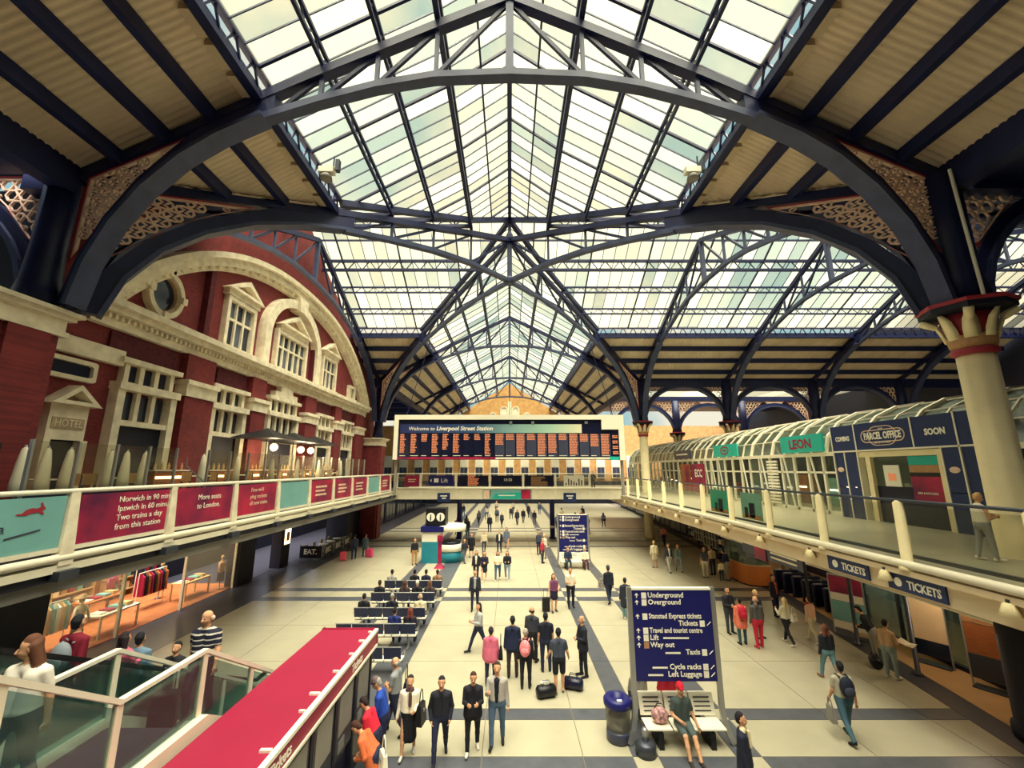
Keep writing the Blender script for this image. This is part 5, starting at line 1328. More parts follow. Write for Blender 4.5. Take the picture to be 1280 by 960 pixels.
for k, y in enumerate((15.2, 17.6, 20.1)):
    c = tag(thing('hall_post', loc=(13.1, y, 0)), 'slim grey post under the ticket fascia, %s from the near column' % ORD[k], 'post', 'ticket hall posts')
    MB().lathe([(0.13, 0), (0.13, 0.06), (0.07, 0.08), (0.07, 2.5)], 12, (13.35, y, 0)).build('shaft', M['metal_dark'], c, True)
for k in range(7):
    y = 20.6+0.75*k
    g = tag(thing('ticket_gate', loc=(15.6, y, 0)), 'dark ticket gate in the gateline under the right deck, %s' % ORD[k], 'ticket gate', 'ticket gates')
    MB().rbox(14.9, 16.4, y-0.11, y+0.11, 0, 1.0, 0.1).build('housing', M['screen'], g); MB().box(15.0, 15.4, y-0.06, y+0.06, 1.0, 1.04).build('reader', M['metal'], g)
    MB().box(15.55, 15.6, y+0.11, y+0.36, 0.3, 1.2).build('paddle', M['teal_glass'], g)
ctr = tag(thing('curved_counter', loc=(14.0, 26.6, 0)), 'orange curved shop counter with a glass display above', 'counter')
pts = [(14.9, 25.4), (14.2, 25.4), (13.75, 25.7), (13.6, 26.2), (13.6, 27.9), (14.9, 27.9)]
MB().prism(pts, lambda a, b, d: (a, b, d), 0.08, 1.1).build('counter_front', M['orange_panel'], ctr)
MB().prism([(14.25+(a-14.25)*1.04, 26.6+(b-26.6)*1.04) for a, b in pts], lambda a, b, d: (a, b, d), 1.1, 1.16).build('worktop', M['wood_light'], ctr)
MB().prism([(14.25+(a-14.25)*0.95, 26.6+(b-26.6)*0.95) for a, b in pts], lambda a, b, d: (a, b, d), 1.16, 2.5).build('display_glass', M['teal_glass'], ctr)
MB().prism([(14.25+(a-14.25)*0.97, 26.6+(b-26.6)*0.97) for a, b in pts], lambda a, b, d: (a, b, d), 0, 0.08).build('plinth', M['dark'], ctr)
for k in range(5):
    y = 29.4+2.9*k; x = 14.2+0.45*k
    r = tag(thing('shop', loc=(x+1.5, y, 0)), 'busy shop front under the right deck, %s past the orange counter' % ORD[k], 'shop', 'right concourse shop fronts')
    MB().box(x+1.6, x+1.7, y-1.35, y+1.35, 0, 3.4).build('back_panel', M['screen'], r)
    MB().box(x+1.0, x+1.2, y-1.4, y-1.25, 0, 3.4).build('pilaster', M['beige' if k % 2 else 'sign'], r)
    if k == 2 or k == 3:
        for p in range(5):
            for q in range(4): MB().box(x+1.05, x+1.1, y-1.2+p*0.5, y-0.78+p*0.5, 0.5+q*0.62, 1.05+q*0.62).build('window_pane', M['vault_glass'], r)
        m = MB()
        for p in range(6): m.box(x+1.02, x+1.12, y-1.25+p*0.5, y-1.2+p*0.5, 0.45, 2.95)
        for q in range(5): m.box(x+1.02, x+1.12, y-1.25, y+1.3, 0.44+q*0.62, 0.49+q*0.62)
        m.build('window_lattice', M['white'], r)
    else:
        for q in range(4): MB().box(x+1.2, x+1.6, y-1.2, y+1.3, 0.4+q*0.6, 0.44+q*0.6).build('shelf', M['wood_light'], r)
        for q in range(12): MB().box(x+1.2, x+1.45, y-1.15+(q % 4)*0.6, y-0.8+(q % 4)*0.6, 0.44+(q//4)*0.6, 0.75+(q//4)*0.6).build('goods', M[['redad', 'gold', 'white', 'tealad', 'wood'][q % 5]], r)
    if k == 0:
        MB().lathe([(0.42, 0), (0.42, 0.04)], 18).build('round_sign', M['white'], r, False, True).matrix_basis = Matrix.Translation((-0.55, 0, 2.4)) @ Matrix.Rotation(-PI/2, 4, 'Y')
        MB().lathe([(0.26, 0), (0.26, 0.05)], 18).build('round_sign_print', M['red_trim'], r, False, True).matrix_basis = Matrix.Translation((-0.55, 0, 2.4)) @ Matrix.Rotation(-PI/2, 4, 'Y')
for k, (x, y) in enumerate(((13.3, 23.0), (14.6, 29.0), (15.6, 34.0), (16.5, 40.5), (17, 48), (14.2, 14.5), (16.5, 18))):
    u = tag(thing('shop_lamp', loc=(x+2.2 if k < 5 else x, y, 3.39)), 'ceiling lamp under the right deck, %s' % ('by the ticket gates', 'over the orange counter', 'in the second right shop', 'in the latticed right shop', 'in the far right shop', 'in the near ticket hall', 'deep in the ticket hall')[k], 'lamp', 'lamps under the right deck')
    MB().lathe([(0.2, 0.12), (0.2, -0.02), (0.16, -0.04)], 12).build('housing', M['metal'], u, True, True)
    MB().lathe([(0.16, -0.05), (0.15, -0.03)], 12).build('lens', M['lampw'], u, True, True)
    L = bpy.data.lights.new('hall_light', 'POINT'); L.energy = 45 if k >= 5 else 28; L.color = (1.0, 0.78, 0.52); L.shadow_soft_size = 0.2
    lo = bpy.data.objects.new('hall_light', L); COL.objects.link(lo); lo.parent = u; lo.location = (0, 0, -0.25)
for k in range(6):
    y = 45.5+5.6*k; x = 17.6+0.4*k
    r = tag(thing('shop', loc=(x, y, 0)), 'dark far shop front on the right, %s past the far cream column' % ORD[k], 'shop', 'far right shop fronts')
    MB().box(x, x+0.6, y-2.6, y+2.6, 0, 3.5).build('body', M['dark'], r)
    MB().box(x-0.08, x, y-2.3, y+2.3, 2.8, 3.3).build('name_fascia', M['sign' if k % 2 else 'screen2'], r)
    for q in range(3): MB().box(x-0.05, x, y-2.1+q*1.45, y-0.85+q*1.45, 0.3, 2.6).build('pane', M['glassdark'], r)

# ================================================================ crimson ticket kiosk
kx0, kx1, ky0, ky1 = -4.75, -3.4, 2.5, 11.6
ki = tag(thing('ticket_kiosk', loc=(-4.1, 7, 0)), 'long crimson roofed ticket kiosk in the lower left foreground', 'kiosk')
MB().box(kx0, kx1, ky0, ky1, 2.5, 2.6).build('roof', M['kred'], ki)
MB().box(kx1-0.02, kx1+0.04, ky0, ky1, 2.26, 2.56).build('fascia', M['crimson'], ki)
MB().box(kx1-0.02, kx1+0.07, ky0, ky1, 2.56, 2.62).build('upper_trim', M['white'], ki)
MB().box(kx1-0.02, kx1+0.07, ky0, ky1, 2.22, 2.27).build('lower_trim', M['white'], ki)
MB().box(kx0, kx1+0.05, ky1, ky1+0.05, 2.26, 2.62).build('end_fascia', M['kred'], ki)
MB().box(kx0+0.1, kx1-0.1, ky0, ky1-0.1, 0, 2.5).build('body', M['screen'], ki)
y = 5.2
while y < 11.2:
    p = MB().box(kx1-0.1, kx1-0.04, y+0.08, y+0.95, 0.9, 2.15).build('ticket_machine', M['metal_dark'], ki)
    MB().box(kx1-0.04, kx1-0.03, y+0.16, y+0.86, 1.3, 2.05).build('machine_screen', M['grey'], p)
    MB().box(kx1-0.04, kx1-0.02, y+0.2, y+0.5, 1.0, 1.2).build('card_slot', M['lampw' if int(y*2) % 2 else 'metal'], p)
    MB().box(kx1-0.1, kx1-0.02, y+0.97, y+1.06, 0, 2.2).build('divider', M['dark'], ki)
    y += 1.05
for yy in (6.75, 9.9): text('lettering', 'Tickets', 0.22, (kx1+0.045, yy, 2.33), (0, 1, 0), (0, 0, 1), M['textw'], ki, bold=0.004)
for yy, s_ in ((6.9, 0.18), (7.9, 0.08), (8.45, 0.2), (9.3, 0.1), (10.1, 0.07), (10.8, 0.12), (11.35, 0.06)):
    MB().box(kx1-0.07-s_*0.7, kx1-0.03, yy, yy+0.035+s_*0.12, 2.6, 2.635).build('clip_lamp', M['white'], ki)

# ================================================================ wayfinding totem with bench, bin
TOT = [('Underground', 0), ('Overground', 0), (None, 0), ('Stansted Express tickets', 0), ('Tickets', 1), ('Travel and tourist centre', 0), ('Lift', 0), ('Way out', 0), ('Taxis', 1), (None, 0), ('Cycle racks', 1), ('Left Luggage', 1)]
def totem(label, x0, x1, y, z0, z1):
    r = thing('sign_totem', label, 'sign', ((x0+x1)/2, y, 0))
    MB().box(x0+0.07, x1-0.07, y-0.06, y+0.06, z0, z1).build('panel', M['sign'], r)
    m = MB(); m.box(x0+0.05, x1-0.05, y-0.07, y+0.07, z1, z1+0.05); m.build('panel_cap', M['white'], r)
    for x, sg in ((x0, -1), (x1, 1)):
        MB().strip([(x, y, z1+0.06), (x, y, 0.75), (x+sg*0.03, y, 0.5), (x+sg*0.12, y-0.03, 0.2), (x+sg*0.2, y-0.06, 0.02)], 0.12, 0.1, up=(0, 1, 0)).build('post', M['metal'], r)
    n = 12; h = (z1-z0-0.12)/n
    for i, (t, right) in enumerate(TOT):
        if not t: continue
        z = z1-0.06-(i+1)*h+h*0.25
        fs = h*1.02
        if not right:
            MB().box(x0+0.3, x0+0.3+h*0.75, y-0.068, y-0.06, z-0.02, z+h*0.75).build('pictogram', M['textw' if t != 'Way out' else 'gold'], r)
            m = MB(); m.prism([(x0+0.12, z+h*0.35), (x0+0.175, z+h*0.7), (x0+0.23, z+h*0.35)], lambda a, b, d: (a, y-0.06-d, b), 0, 0.008); m.box(x0+0.162, x0+0.188, y-0.068, y-0.06, z, z+h*0.4); m.build('arrow', M['textw'], r)
            text('lettering', t, fs, (x0+0.32+h*0.85, y-0.066, z+0.01), (1, 0, 0), (0, 0, 1), M['textw'], r, squeeze=1.35 if len(t) > 12 else None, bold=0.003)
            if t == 'Lift':
                MB().box(x0+0.8, x0+1.45, y-0.066, y-0.06, z+0.03, z+0.07).build('small_print', M['textw'], r)
        else:
            MB().box(x1-0.4, x1-0.4+h*0.75, y-0.068, y-0.06, z-0.02, z+h*0.75).build('pictogram', M['textw'], r)
            MB().bar((x1-0.22, y-0.064, z+0.01), (x1-0.12, y-0.064, z+h*0.6), 0.008, 0.025, (0, 1, 0)).build('arrow', M['textw'], r)
            text('lettering', t, fs, (x1-0.45, y-0.066, z+0.01), (1, 0, 0), (0, 0, 1), M['textw'], r, align='RIGHT', bold=0.003)
            if t in ('Taxis', 'Cycle racks', 'Left Luggage'):
                w = 0.95 if t == 'Taxis' else 1.3 if t == 'Cycle racks' else 1.42
                MB().box(x1-w-0.38, x1-w+0.0, y-0.066, y-0.06, z+0.02, z+0.06).build('small_print', M['textw'], r)
    return r
totem('large navy wayfinding sign in the right foreground', 3.12, 5.28, 11.75, 1.38, 3.5)
totem('far navy wayfinding sign before the footbridge', 3.38, 5.5, 30.6, 0.95, 3.4)
def steel_bench(label, x0, x1, y, n):
    """seats on the -y side, backrest on the +y side"""
    r = thing('steel_bench', label, 'bench', ((x0+x1)/2, y, 0))
    w = (x1-x0)/n
    for k in range(n):
        a = x0+k*w+0.02; b = x0+(k+1)*w-0.02
        MB().strip([((a+b)/2, y-0.52, 0.43), ((a+b)/2, y-0.2, 0.44), ((a+b)/2, y, 0.43)], b-a, 0.03).build('seat', M['white'], r)
        bk = MB().add([(a, y+0.02, 0.48), (b, y+0.02, 0.48), (b, y+0.18, 0.92), (a, y+0.18, 0.92), (a, y+0.05, 0.47), (b, y+0.05, 0.47), (b, y+0.21, 0.91), (a, y+0.21, 0.91)], [(0,1,2,3),(7,6,5,4),(0,4,5,1),(1,5,6,2),(2,6,7,3),(3,7,4,0)]).build('backrest', M['white'], r)
        for q in range(4):
            t = 0.2+q*0.2; yy = y+0.02+0.16*t; zz = 0.48+0.44*t
            MB().box(a+0.1, b-0.1, yy-0.012, yy+0.0, zz-0.012, zz+0.012).build('slot', M['dark'], bk)
    MB().box(x0, x1, y-0.3, y-0.22, 0.36, 0.42).build('beam', M['metal_dark'], r)
    for x in (x0+0.35, x1-0.35): MB().box(x-0.06, x+0.06, y-0.5, y+0.1, 0, 0.36).build('leg', M['black'], r)
    return r
sb0 = steel_bench('pale steel bench below the foreground sign, facing the viewer', 3.3, 5.25, 11.98, 3)
sb1 = copy_tree(sb0); sb1.location = (4.275, 12.42, 0); sb1.rotation_euler = (0, 0, PI); sb1['label'] = 'pale steel bench behind the foreground sign, back to back with the other'
steel_bench('pale steel bench below the far wayfinding sign', 3.45, 5.4, 30.3, 3)
bn = tag(thing('litter_bin', loc=(2.72, 11.9, 0)), 'round litter bin with a clear bag and dark lid beside the foreground sign', 'bin')
MB().lathe([(0.27, 0.0), (0.3, 0.03), (0.3, 0.2), (0.29, 0.25)], 24).build('base', M['screen2'], bn, True, True)
MB().lathe([(0.28, 0.22), (0.3, 0.5), (0.31, 0.78)], 24).build('clear_bag', glass_mat('bag_film', (220, 220, 214), (214, 212, 204), 0.5, 0.08), bn, True, True)
MB().lathe([(0.24, 0.2), (0.25, 0.55), (0.1, 0.62)], 16).build('rubbish', M['grey'], bn, True, True)
MB().lathe([(0.33, 0.76), (0.345, 0.8), (0.345, 0.9), (0.3, 0.95), (0.16, 0.97), (0.15, 0.9)], 24).build('lid', M['sign'], bn, True, True)
MB().box(-0.06, 0.06, -0.27, -0.2, 0.94, 0.975).build('lid_label', M['textw'], bn, False, True)
pb = tag(thing('bollard_base', loc=(3.22, 11.35, 0)), 'round dark metal base at the foot of the foreground sign', 'bollard')
MB().lathe([(0.24, 0), (0.24, 0.22), (0.2, 0.27), (0.09, 0.3)], 20).build('drum', M['metal_dark'], pb, True, True)
MB().lathe([(0.08, 0.28), (0.08, 0.5), (0.05, 0.55)], 12).build('stub', M['metal'], pb, True, True)

# ================================================================ rows of waiting seats on the left island
def seat_row():
    r = thing('seat_row', 'x', 'seating', (0, 0, 0), 'seat rows on the left island')
    for k in range(5):
        a = -1.5+k*0.6+0.02; b = a+0.56
        MB().add([(a, 0.04, 0.42), (b, 0.04, 0.42), (b, 0.5, 0.4), (a, 0.5, 0.4), (a, 0.04, 0.46), (b, 0.04, 0.46), (b, 0.5, 0.44), (a, 0.5, 0.44)], [(0,3,2,1),(4,5,6,7),(0,1,5,4),(1,2,6,5),(2,3,7,6),(3,0,4,7)]).build('seat', M['white'], r, False, True)
        MB().add([(a, 0.0, 0.52), (b, 0.0, 0.52), (b, 0.03, 0.52), (a, 0.03, 0.52), (a, -0.1, 0.9), (b, -0.1, 0.9), (b, -0.07, 0.9), (a, -0.07, 0.9)], [(0,3,2,1),(4,5,6,7),(0,1,5,4),(1,2,6,5),(2,3,7,6),(3,0,4,7)]).build('backrest', M['backnavy'], r, False, True)
        MB().bar((a+0.28, 0.0, 0.44), (a+0.28, 0.02, 0.56), 0.06, 0.03, (1, 0, 0)).build('back_bracket', M['metal'], r, False, True)
    MB().tube([(-1.5, -0.1, 0.91), (1.5, -0.1, 0.91)], 0.018, 6).build('top_rail', M['metal'], r, False, True)
    MB().box(-1.5, 1.5, 0.2, 0.28, 0.34, 0.41).build('beam', M['metal_dark'], r, False, True)
    for x in (-1.2, 0, 1.2):
        MB().box(x-0.03, x+0.03, 0.2, 0.28, 0.03, 0.36).build('leg', M['metal'], r, False, True); MB().box(x-0.04, x+0.04, -0.05, 0.5, 0, 0.04).build('foot', M['metal'], r, False, True)
    for x in (-1.5, -0.3, 0.3, 1.5): MB().tube([(x, -0.08, 0.7), (x, 0.1, 0.66), (x, 0.42, 0.64), (x, 0.45, 0.45)], 0.014, 6).build('armrest', M['metal'], r, False, True)
    return r
M['backnavy'] = mat('navy_seat_back', (44, 50, 84), 0.5)
SEATY = [15.05, 17.15, 18.98, 21.15, 23.3]
sr = seat_row()
for k, y in enumerate(SEATY):
    o = sr if k == 0 else copy_tree(sr); o.location = (-5.02, y, 0)
    o['label'] = 'row of navy backed seats on the left island, %s' % ('nearest, half hidden by the kiosk', 'second from the kiosk', 'middle of the five rows', 'fourth from the kiosk', 'farthest from the kiosk')[k]

# ================================================================ information kiosk and red stand
ik = tag(thing('information_kiosk', loc=(-4.9, 32, 0)), 'teal and white information kiosk with a round counter', 'kiosk')
MB().box(-6.3, -5.05, 31.5, 33.2, 0.0, 1.45).build('booth_base', mat('kiosk_teal', (34, 130, 150), 0.5), ik)
MB().box(-6.3, -5.05, 31.5, 33.2, 1.45, 2.1).build('booth_top', M['white'], ik)
MB().lathe([(1.0, 0.0), (1.0, 0.75)], 24, (-4.4, 32.5, 0)).build('counter_base', bpy.data.materials['kiosk_teal'], ik, True)
MB().lathe([(1.02, 0.75), (1.08, 0.8), (1.08, 1.15), (1.02, 1.2)], 24, (-4.4, 32.5, 0)).build('counter_top', M['white'], ik, True)
MB().lathe([(0.8, 1.2), (0.8, 1.35), (0.3, 1.5)], 16, (-4.4, 32.5, 0)).build('counter_goods', M['screen'], ik, True)
MB().lathe([(1.0, 2.1), (1.15, 2.15), (1.15, 2.5), (1.0, 2.55)], 24, (-4.4, 32.5, 0)).build('canopy_ring', M['white'], ik, True)
MB().box(-6.4, -4.6, 31.4, 33.3, 2.12, 2.5).build('canopy', M['sign'], ik)
MB().box(-6.1, -4.65, 31.6, 32.8, 2.5, 3.75).build('sign_box', M['black'], ik)
for x in (-5.73, -5.02):
    q = MB().lathe([(0.3, 0), (0.3, 0.02)], 20).build('sign_disc', M['textw'], ik, False, True); q.matrix_basis = Matrix.Translation((x+4.9, 31.58-32, 3.15)) @ Matrix.Rotation(PI/2, 4, 'X')
    text('lettering', 'i', 0.62, (x-0.08, 31.55, 2.92), (1, 0, 0), (0, 0, 1), M['black'], ik, bold=0.02)
for x, y in ((-5.15, 31.7), (-3.5, 32.3)): MB().tube([(x, y, 1.1), (x, y, 2.2)], 0.05, 8).build('canopy_post', M['metal'], ik)
rs = tag(thing('red_stand', loc=(-4.77, 30.1, 0)), 'tall narrow red stand in front of the information kiosk', 'stand')
MB().add([(-.35,-.25,0),(.35,-.25,0),(.35,.25,0),(-.35,.25,0),(-.12,-.1,.3),(.12,-.1,.3),(.12,.1,.3),(-.12,.1,.3)], [(0,3,2,1),(4,5,6,7),(0,1,5,4),(1,2,6,5),(2,3,7,6),(3,0,4,7)]).build('base', M['redad'], rs, False, True)
MB().rbox(-0.13, 0.13, -0.09, 0.09, 0.28, 1.75, 0.05).build('column', M['redad'], rs, False, True)
MB().rbox(-0.18, 0.18, -0.12, 0.12, 1.7, 2.1, 0.05).build('head', M['redad'], rs, False, True)
# floor marker on the right and thin lane rope of studs down the centre
fm = tag(MB().lathe([(0.45, 0.001), (0.45, 0.004)], 20, (7.9, 20.6, 0)).build('floor_sticker', M['redad']), 'round red sticker on the floor behind the foreground sign', 'sticker')
# cameras and floodlights under the glass
for sx, lb in ((-1, 'left'), (1, 'right')):
    f = tag(thing('floodlight', loc=(sx*7.4, 14.8, 18.2)), 'white floodlight cluster hanging below the roof edge on the %s' % lb, 'floodlight')
    MB().box(-0.3, 0.3, -0.15, 0.15, 0.1, 0.35).build('gear_box', M['white'], f, False, True)
    MB().lathe([(0.08, 0.12), (0.2, 0.0), (0.24, -0.16), (0.2, -0.17)], 14).build('lamp_head', M['grey'], f, True, True)
    MB().tube([(0.25, 0, 0.3), (0.25*1, 0, 0.9)], 0.03, 6).build('hanger', M['steel'], f, False, True)
    MB().box(0.35, 0.5, -0.1, 0.1, 0.2, 0.7).build('side_plate', M['metal_dark'], f, False, True)
# ================================================================ people: one continuous skin grown round a posed skeleton
def surface_nets(D, org, h):
    ins = D < 0
    c = [ins[i:D.shape[0]-1+i, j:D.shape[1]-1+j, k:D.shape[2]-1+k] for i in (0, 1) for j in (0, 1) for k in (0, 1)]
    cnt = sum(a.astype(np.int8) for a in c)
    act = (cnt > 0) & (cnt < 8)
    idx = -np.ones(act.shape, np.int64); I, J, K_ = np.nonzero(act); idx[I, J, K_] = np.arange(len(I))
    acc = np.zeros((len(I), 3)); num = np.zeros(len(I))
    cor = [(i, j, k) for i in (0, 1) for j in (0, 1) for k in (0, 1)]
    for a in cor:
        for ax in range(3):
            if a[ax]: continue
            b = list(a); b[ax] = 1
            da = D[I+a[0], J+a[1], K_+a[2]]; db_ = D[I+b[0], J+b[1], K_+b[2]]
            x = (da < 0) != (db_ < 0)
            t = np.where(x, da/np.where(x, da-db_, 1), 0)
            p = np.tile(np.array(a, float), (len(I), 1)); p[:, ax] += t
            acc[x] += p[x]; num[x] += 1
    V = (np.stack([I, J, K_], 1) + acc/num[:, None])*h + org
    Fs = []
    for ax in range(3):
        s0 = [slice(None)]*3; s1 = [slice(None)]*3; s0[ax] = slice(0, -1); s1[ax] = slice(1, None)
        A = ins[tuple(s0)]; B = ins[tuple(s1)]; e = np.stack(np.nonzero(A != B), 1)
        u, v = (ax+1) % 3, (ax+2) % 3
        ok = (e[:, u] > 0) & (e[:, v] > 0) & (e[:, u] < D.shape[u]-1) & (e[:, v] < D.shape[v]-1); e = e[ok]
        flip = A[tuple(e.T)]
        q = []
        for du, dv in ((-1, -1), (0, -1), (0, 0), (-1, 0)):
            g = e.copy(); g[:, u] += du; g[:, v] += dv; q.append(idx[tuple(g.T)])
        q = np.stack(q, 1); q[~flip] = q[~flip][:, ::-1]; Fs.append(q)
    return V, np.concatenate(Fs)

PM = {}
def pmat(c):
    c = tuple(c)
    if c not in PM: PM[c] = mat('cloth_%02x%02x%02x' % c, c, 0.8, noise=0.12, scale=25)
    return PM[c]
SKIN = (214, 160, 124); EYE = (30, 24, 28); LIP = (176, 96, 86)
BLK = (22, 24, 34); NVY = (30, 36, 66); JEAN = (66, 92, 126); WHT = (238, 228, 206); GRY = (128, 130, 136); DGR = (58, 62, 76)
BRN = (58, 38, 30); BLO = (214, 182, 116); GRH = (160, 154, 148)

def rotx(p, a, c):
    y, z = p[1]-c[1], p[2]-c[2]
    return np.array([p[0], c[1]+y*math.cos(a)-z*math.sin(a), c[2]+y*math.sin(a)+z*math.cos(a)])

def person(label, x, y, face=0, z=0.0, H=1.72, top=BLK, bottom=NVY, shoe=BLK, hair=BRN, skin=SKIN, legs=((12, 4), (-14, 10)), arms=((-14, 6, 14, 0), (14, 6, 22, 0)),
           lean=0, nod=0, turn=0, longhair=False, bald=False, sleeve='long', skirt=None, shorts=False, coat=None, cap=None, stripes=None, build=1.18, scarf=None, under=None, sit=False, group=None, vox=None, sock=None):
    sc = H/1.75
    prims = []   # (kind, a, b, ra, rb, mat, k)
    mats = [skin, hair, top, bottom, shoe, EYE, LIP]
    def mi(c):
        if c not in mats: mats.append(c)
        return mats.index(c)
    S, Hh, T, B_, SH, EY, LP = range(7)
    def cap_(a, b, ra, rb, m, k=0.02): prims.append(('c', np.array(a, float), np.array(b, float), ra, rb, m, k))
    def ell(c, r, m, k=0.015): prims.append(('e', np.array(c, float), np.array(r, float), 0, 0, m, k))
    pel = np.array([0, 0, 0.93])
    L = math.radians(lean)
    up = lambda p: rotx(np.array(p, float), L, pel)          # forward is -y
    # legs
    low = 9
    joints = []
    for sg, (th, kf) in zip((-1, 1), legs):
        th, kf = math.radians(th), math.radians(kf)
        hip = np.array([sg*0.092*build, 0, 0.92])
        knee = hip + 0.43*np.array([sg*0.03, -math.sin(th), -math.cos(th)])
        ank = knee + 0.41*np.array([0, -math.sin(th-kf), -math.cos(th-kf)])
        pitch = max(0.0, kf-th)*0.8 if not sit else 0
        fdir = np.array([sg*0.12, -math.cos(pitch), -math.sin(pitch)])
        toe = ank + np.array([0, 0, -0.045]) + fdir*0.17
        heel = ank + np.array([0, 0, -0.045]) - fdir*0.035
        joints.append((hip, knee, ank, toe, heel)); low = min(low, toe[2]-0.033, heel[2]-0.038)
    for sg, (hip, knee, ank, toe, heel) in zip((-1, 1), joints):
        leg_m = S if (skirt or shorts) else B_
        if shorts:
            mid = hip*0.18+knee*0.82
            cap_(hip, mid, 0.098*build, 0.088, B_); cap_(hip*0.3+knee*0.7, knee, 0.066, 0.056, S, 0.01)
        else:
            cap_(hip, knee, 0.092*build if leg_m == B_ else 0.08, 0.066 if leg_m == B_ else 0.055, leg_m)
        cap_(knee, knee*0.55+ank*0.45, 0.062 if leg_m == B_ else 0.053, 0.06 if leg_m == B_ else 0.052, leg_m)
        cap_(knee*0.55+ank*0.45, ank, 0.06 if leg_m == B_ else 0.05, 0.052 if leg_m == B_ else 0.036, leg_m)
        if sock: cap_(ank+(knee-ank)*0.12, ank, 0.045, 0.045, mi(sock), 0.01)
        cap_(heel, toe, 0.040, 0.034, SH, 0.015); cap_(heel+np.array([0, 0, .02]), ank, 0.035, 0.036, SH if leg_m == B_ else S, 0.015)
    # hips, torso
    for sg in (-1, 1):
        cap_((sg*0.06*build, 0.01, 0.90), (sg*0.065*build, 0, 0.98), 0.112*build, 0.11*build, B_)
        cap_(up((sg*0.062*build, 0, 1.0)), up((sg*0.085*build, 0.0, 1.33)), 0.112*build, 0.112, T)
        if coat: cap_((sg*0.07*build, 0, coat), up((sg*0.075*build, 0, 1.05)), 0.135*build, 0.115*build, T)
        if skirt: cap_((sg*0.055, 0, skirt), (sg*0.06, 0, 0.98), 0.15, 0.11, B_)
    for sg in (-1, 1): cap_(up((sg*0.02, 0.01, 1.405)), up((sg*0.165, 0.01, 1.372)), 0.084, 0.066, T, 0.03)
    if under: cap_(up((0, -0.06, 1.0)), up((0, -0.055, 1.38)), 0.078, 0.075, mi(under), 0.008)
    if scarf: cap_(up((-0.05, -0.02, 1.46)), up((0.05, -0.03, 1.46)), 0.062, 0.062, mi(scarf), 0.01); cap_(up((0.03, -0.12, 1.42)), up((0.03, -0.13, 1.15)), 0.035, 0.04, mi(scarf), 0.01)
    cap_(up((0, 0.005, 1.42)), up((0, -0.012, 1.55)), 0.056, 0.052, S, 0.02)
    # arms and hands
    for sg, (a, ab, e, inw) in zip((-1, 1), arms):
        a, ab, e, inw = (math.radians(v) for v in (a, ab, e, inw))
        sh = np.array([sg*0.19*(0.9+0.1*build), 0.01, 1.372])
        d1 = np.array([sg*math.sin(ab), -math.sin(a)*math.cos(ab), -math.cos(a)*math.cos(ab)])
        el = sh + 0.285*d1
        f = a+e
        d2 = np.array([sg*math.sin(ab-inw), -math.sin(f)*math.cos(ab-inw), -math.cos(f)*math.cos(ab-inw)])
        wr = el + 0.245*d2
        sh, el, wr = up(sh), up(el), up(wr); d2 = (wr-el)/np.linalg.norm(wr-el)
        if sleeve == 'short':
            m_ = sh*0.4+el*0.6; cap_(sh, m_, 0.062, 0.058, T); cap_(m_, el, 0.045, 0.041, S, 0.01); cap_(el, wr, 0.041, 0.029, S)
        elif sleeve == 'none':
            cap_(sh, el, 0.05, 0.041, S, 0.01); cap_(el, wr, 0.041, 0.029, S)
        else:
            cap_(sh, el, 0.062, 0.05, T); cap_(el, wr, 0.05, 0.042, T)
        # palm, four fingers of unequal length with a knuckle bend, thumb off the side
        side = np.cross(d2, np.array([sg*1.0, 0, 0.0])); nn = np.linalg.norm(side); side = side/nn if nn > 0.2 else np.array([0, -1.0, 0])
        inn = np.cross(d2, side); inn = inn/np.linalg.norm(inn)
        if inn[0]*sg > 0: inn = -inn
        pc = wr + d2*0.05
        cap_(wr, wr+d2*0.03, 0.03, 0.03, S, 0.01); cap_(pc-side*0.02, pc+side*0.022, 0.024, 0.024, S, 0.012)
        for q, ln in enumerate((0.062, 0.072, 0.066, 0.05)):
            b0 = wr + d2*0.075 + side*(0.03-0.02*q)
            b1 = b0 + d2*ln*0.5 + inn*0.008; b2 = b1 + (d2*0.6+inn*0.8)*ln*0.5
            cap_(b0, b1, 0.0105, 0.0098, S, 0.004); cap_(b1, b2, 0.0098, 0.0088, S, 0.004)
        t0 = wr + d2*0.03 + side*0.028; t1 = t0 + (d2*0.5+side*0.8)*0.035 + inn*0.01; t2 = t1 + d2*0.03
        cap_(t0, t1, 0.013, 0.0115, S, 0.006); cap_(t1, t2, 0.0115, 0.010, S, 0.004)
    # head
    N = math.radians(nod); TU = math.radians(turn); pv = np.array([0, 0, 1.53])
    def hd(p):
        p = rotx(np.array(p, float), N, pv)
        xx, yy = p[0], p[1]
        return up((xx*math.cos(TU)-yy*math.sin(TU), xx*math.sin(TU)+yy*math.cos(TU), p[2]))
    cap_(hd((0, -0.022, 1.60)), hd((0, 0.0, 1.665)), 0.072, 0.083, S); cap_(hd((0, -0.052, 1.572)), hd((0, -0.05, 1.60)), 0.042, 0.058, S, 0.02)
    cap_(hd((0, -0.096, 1.645)), hd((0, -0.116, 1.615)), 0.011, 0.017, S, 0.01)
    for sg in (-1, 1):
        ell(hd((sg*0.079, 0.0, 1.63)), (0.016, 0.022, 0.03), S, 0.008)
        ell(hd((sg*0.031, -0.094, 1.645)), (0.010, 0.009, 0.0065), EY, 0.001)
        if vox and vox < 0.01: cap_(hd((sg*0.018, -0.092, 1.668)), hd((sg*0.046, -0.084, 1.669)), 0.005, 0.004, Hh, 0.002)
    cap_(hd((-0.02, -0.102, 1.578)), hd((0.02, -0.102, 1.578)), 0.009, 0.009, LP, 0.003)
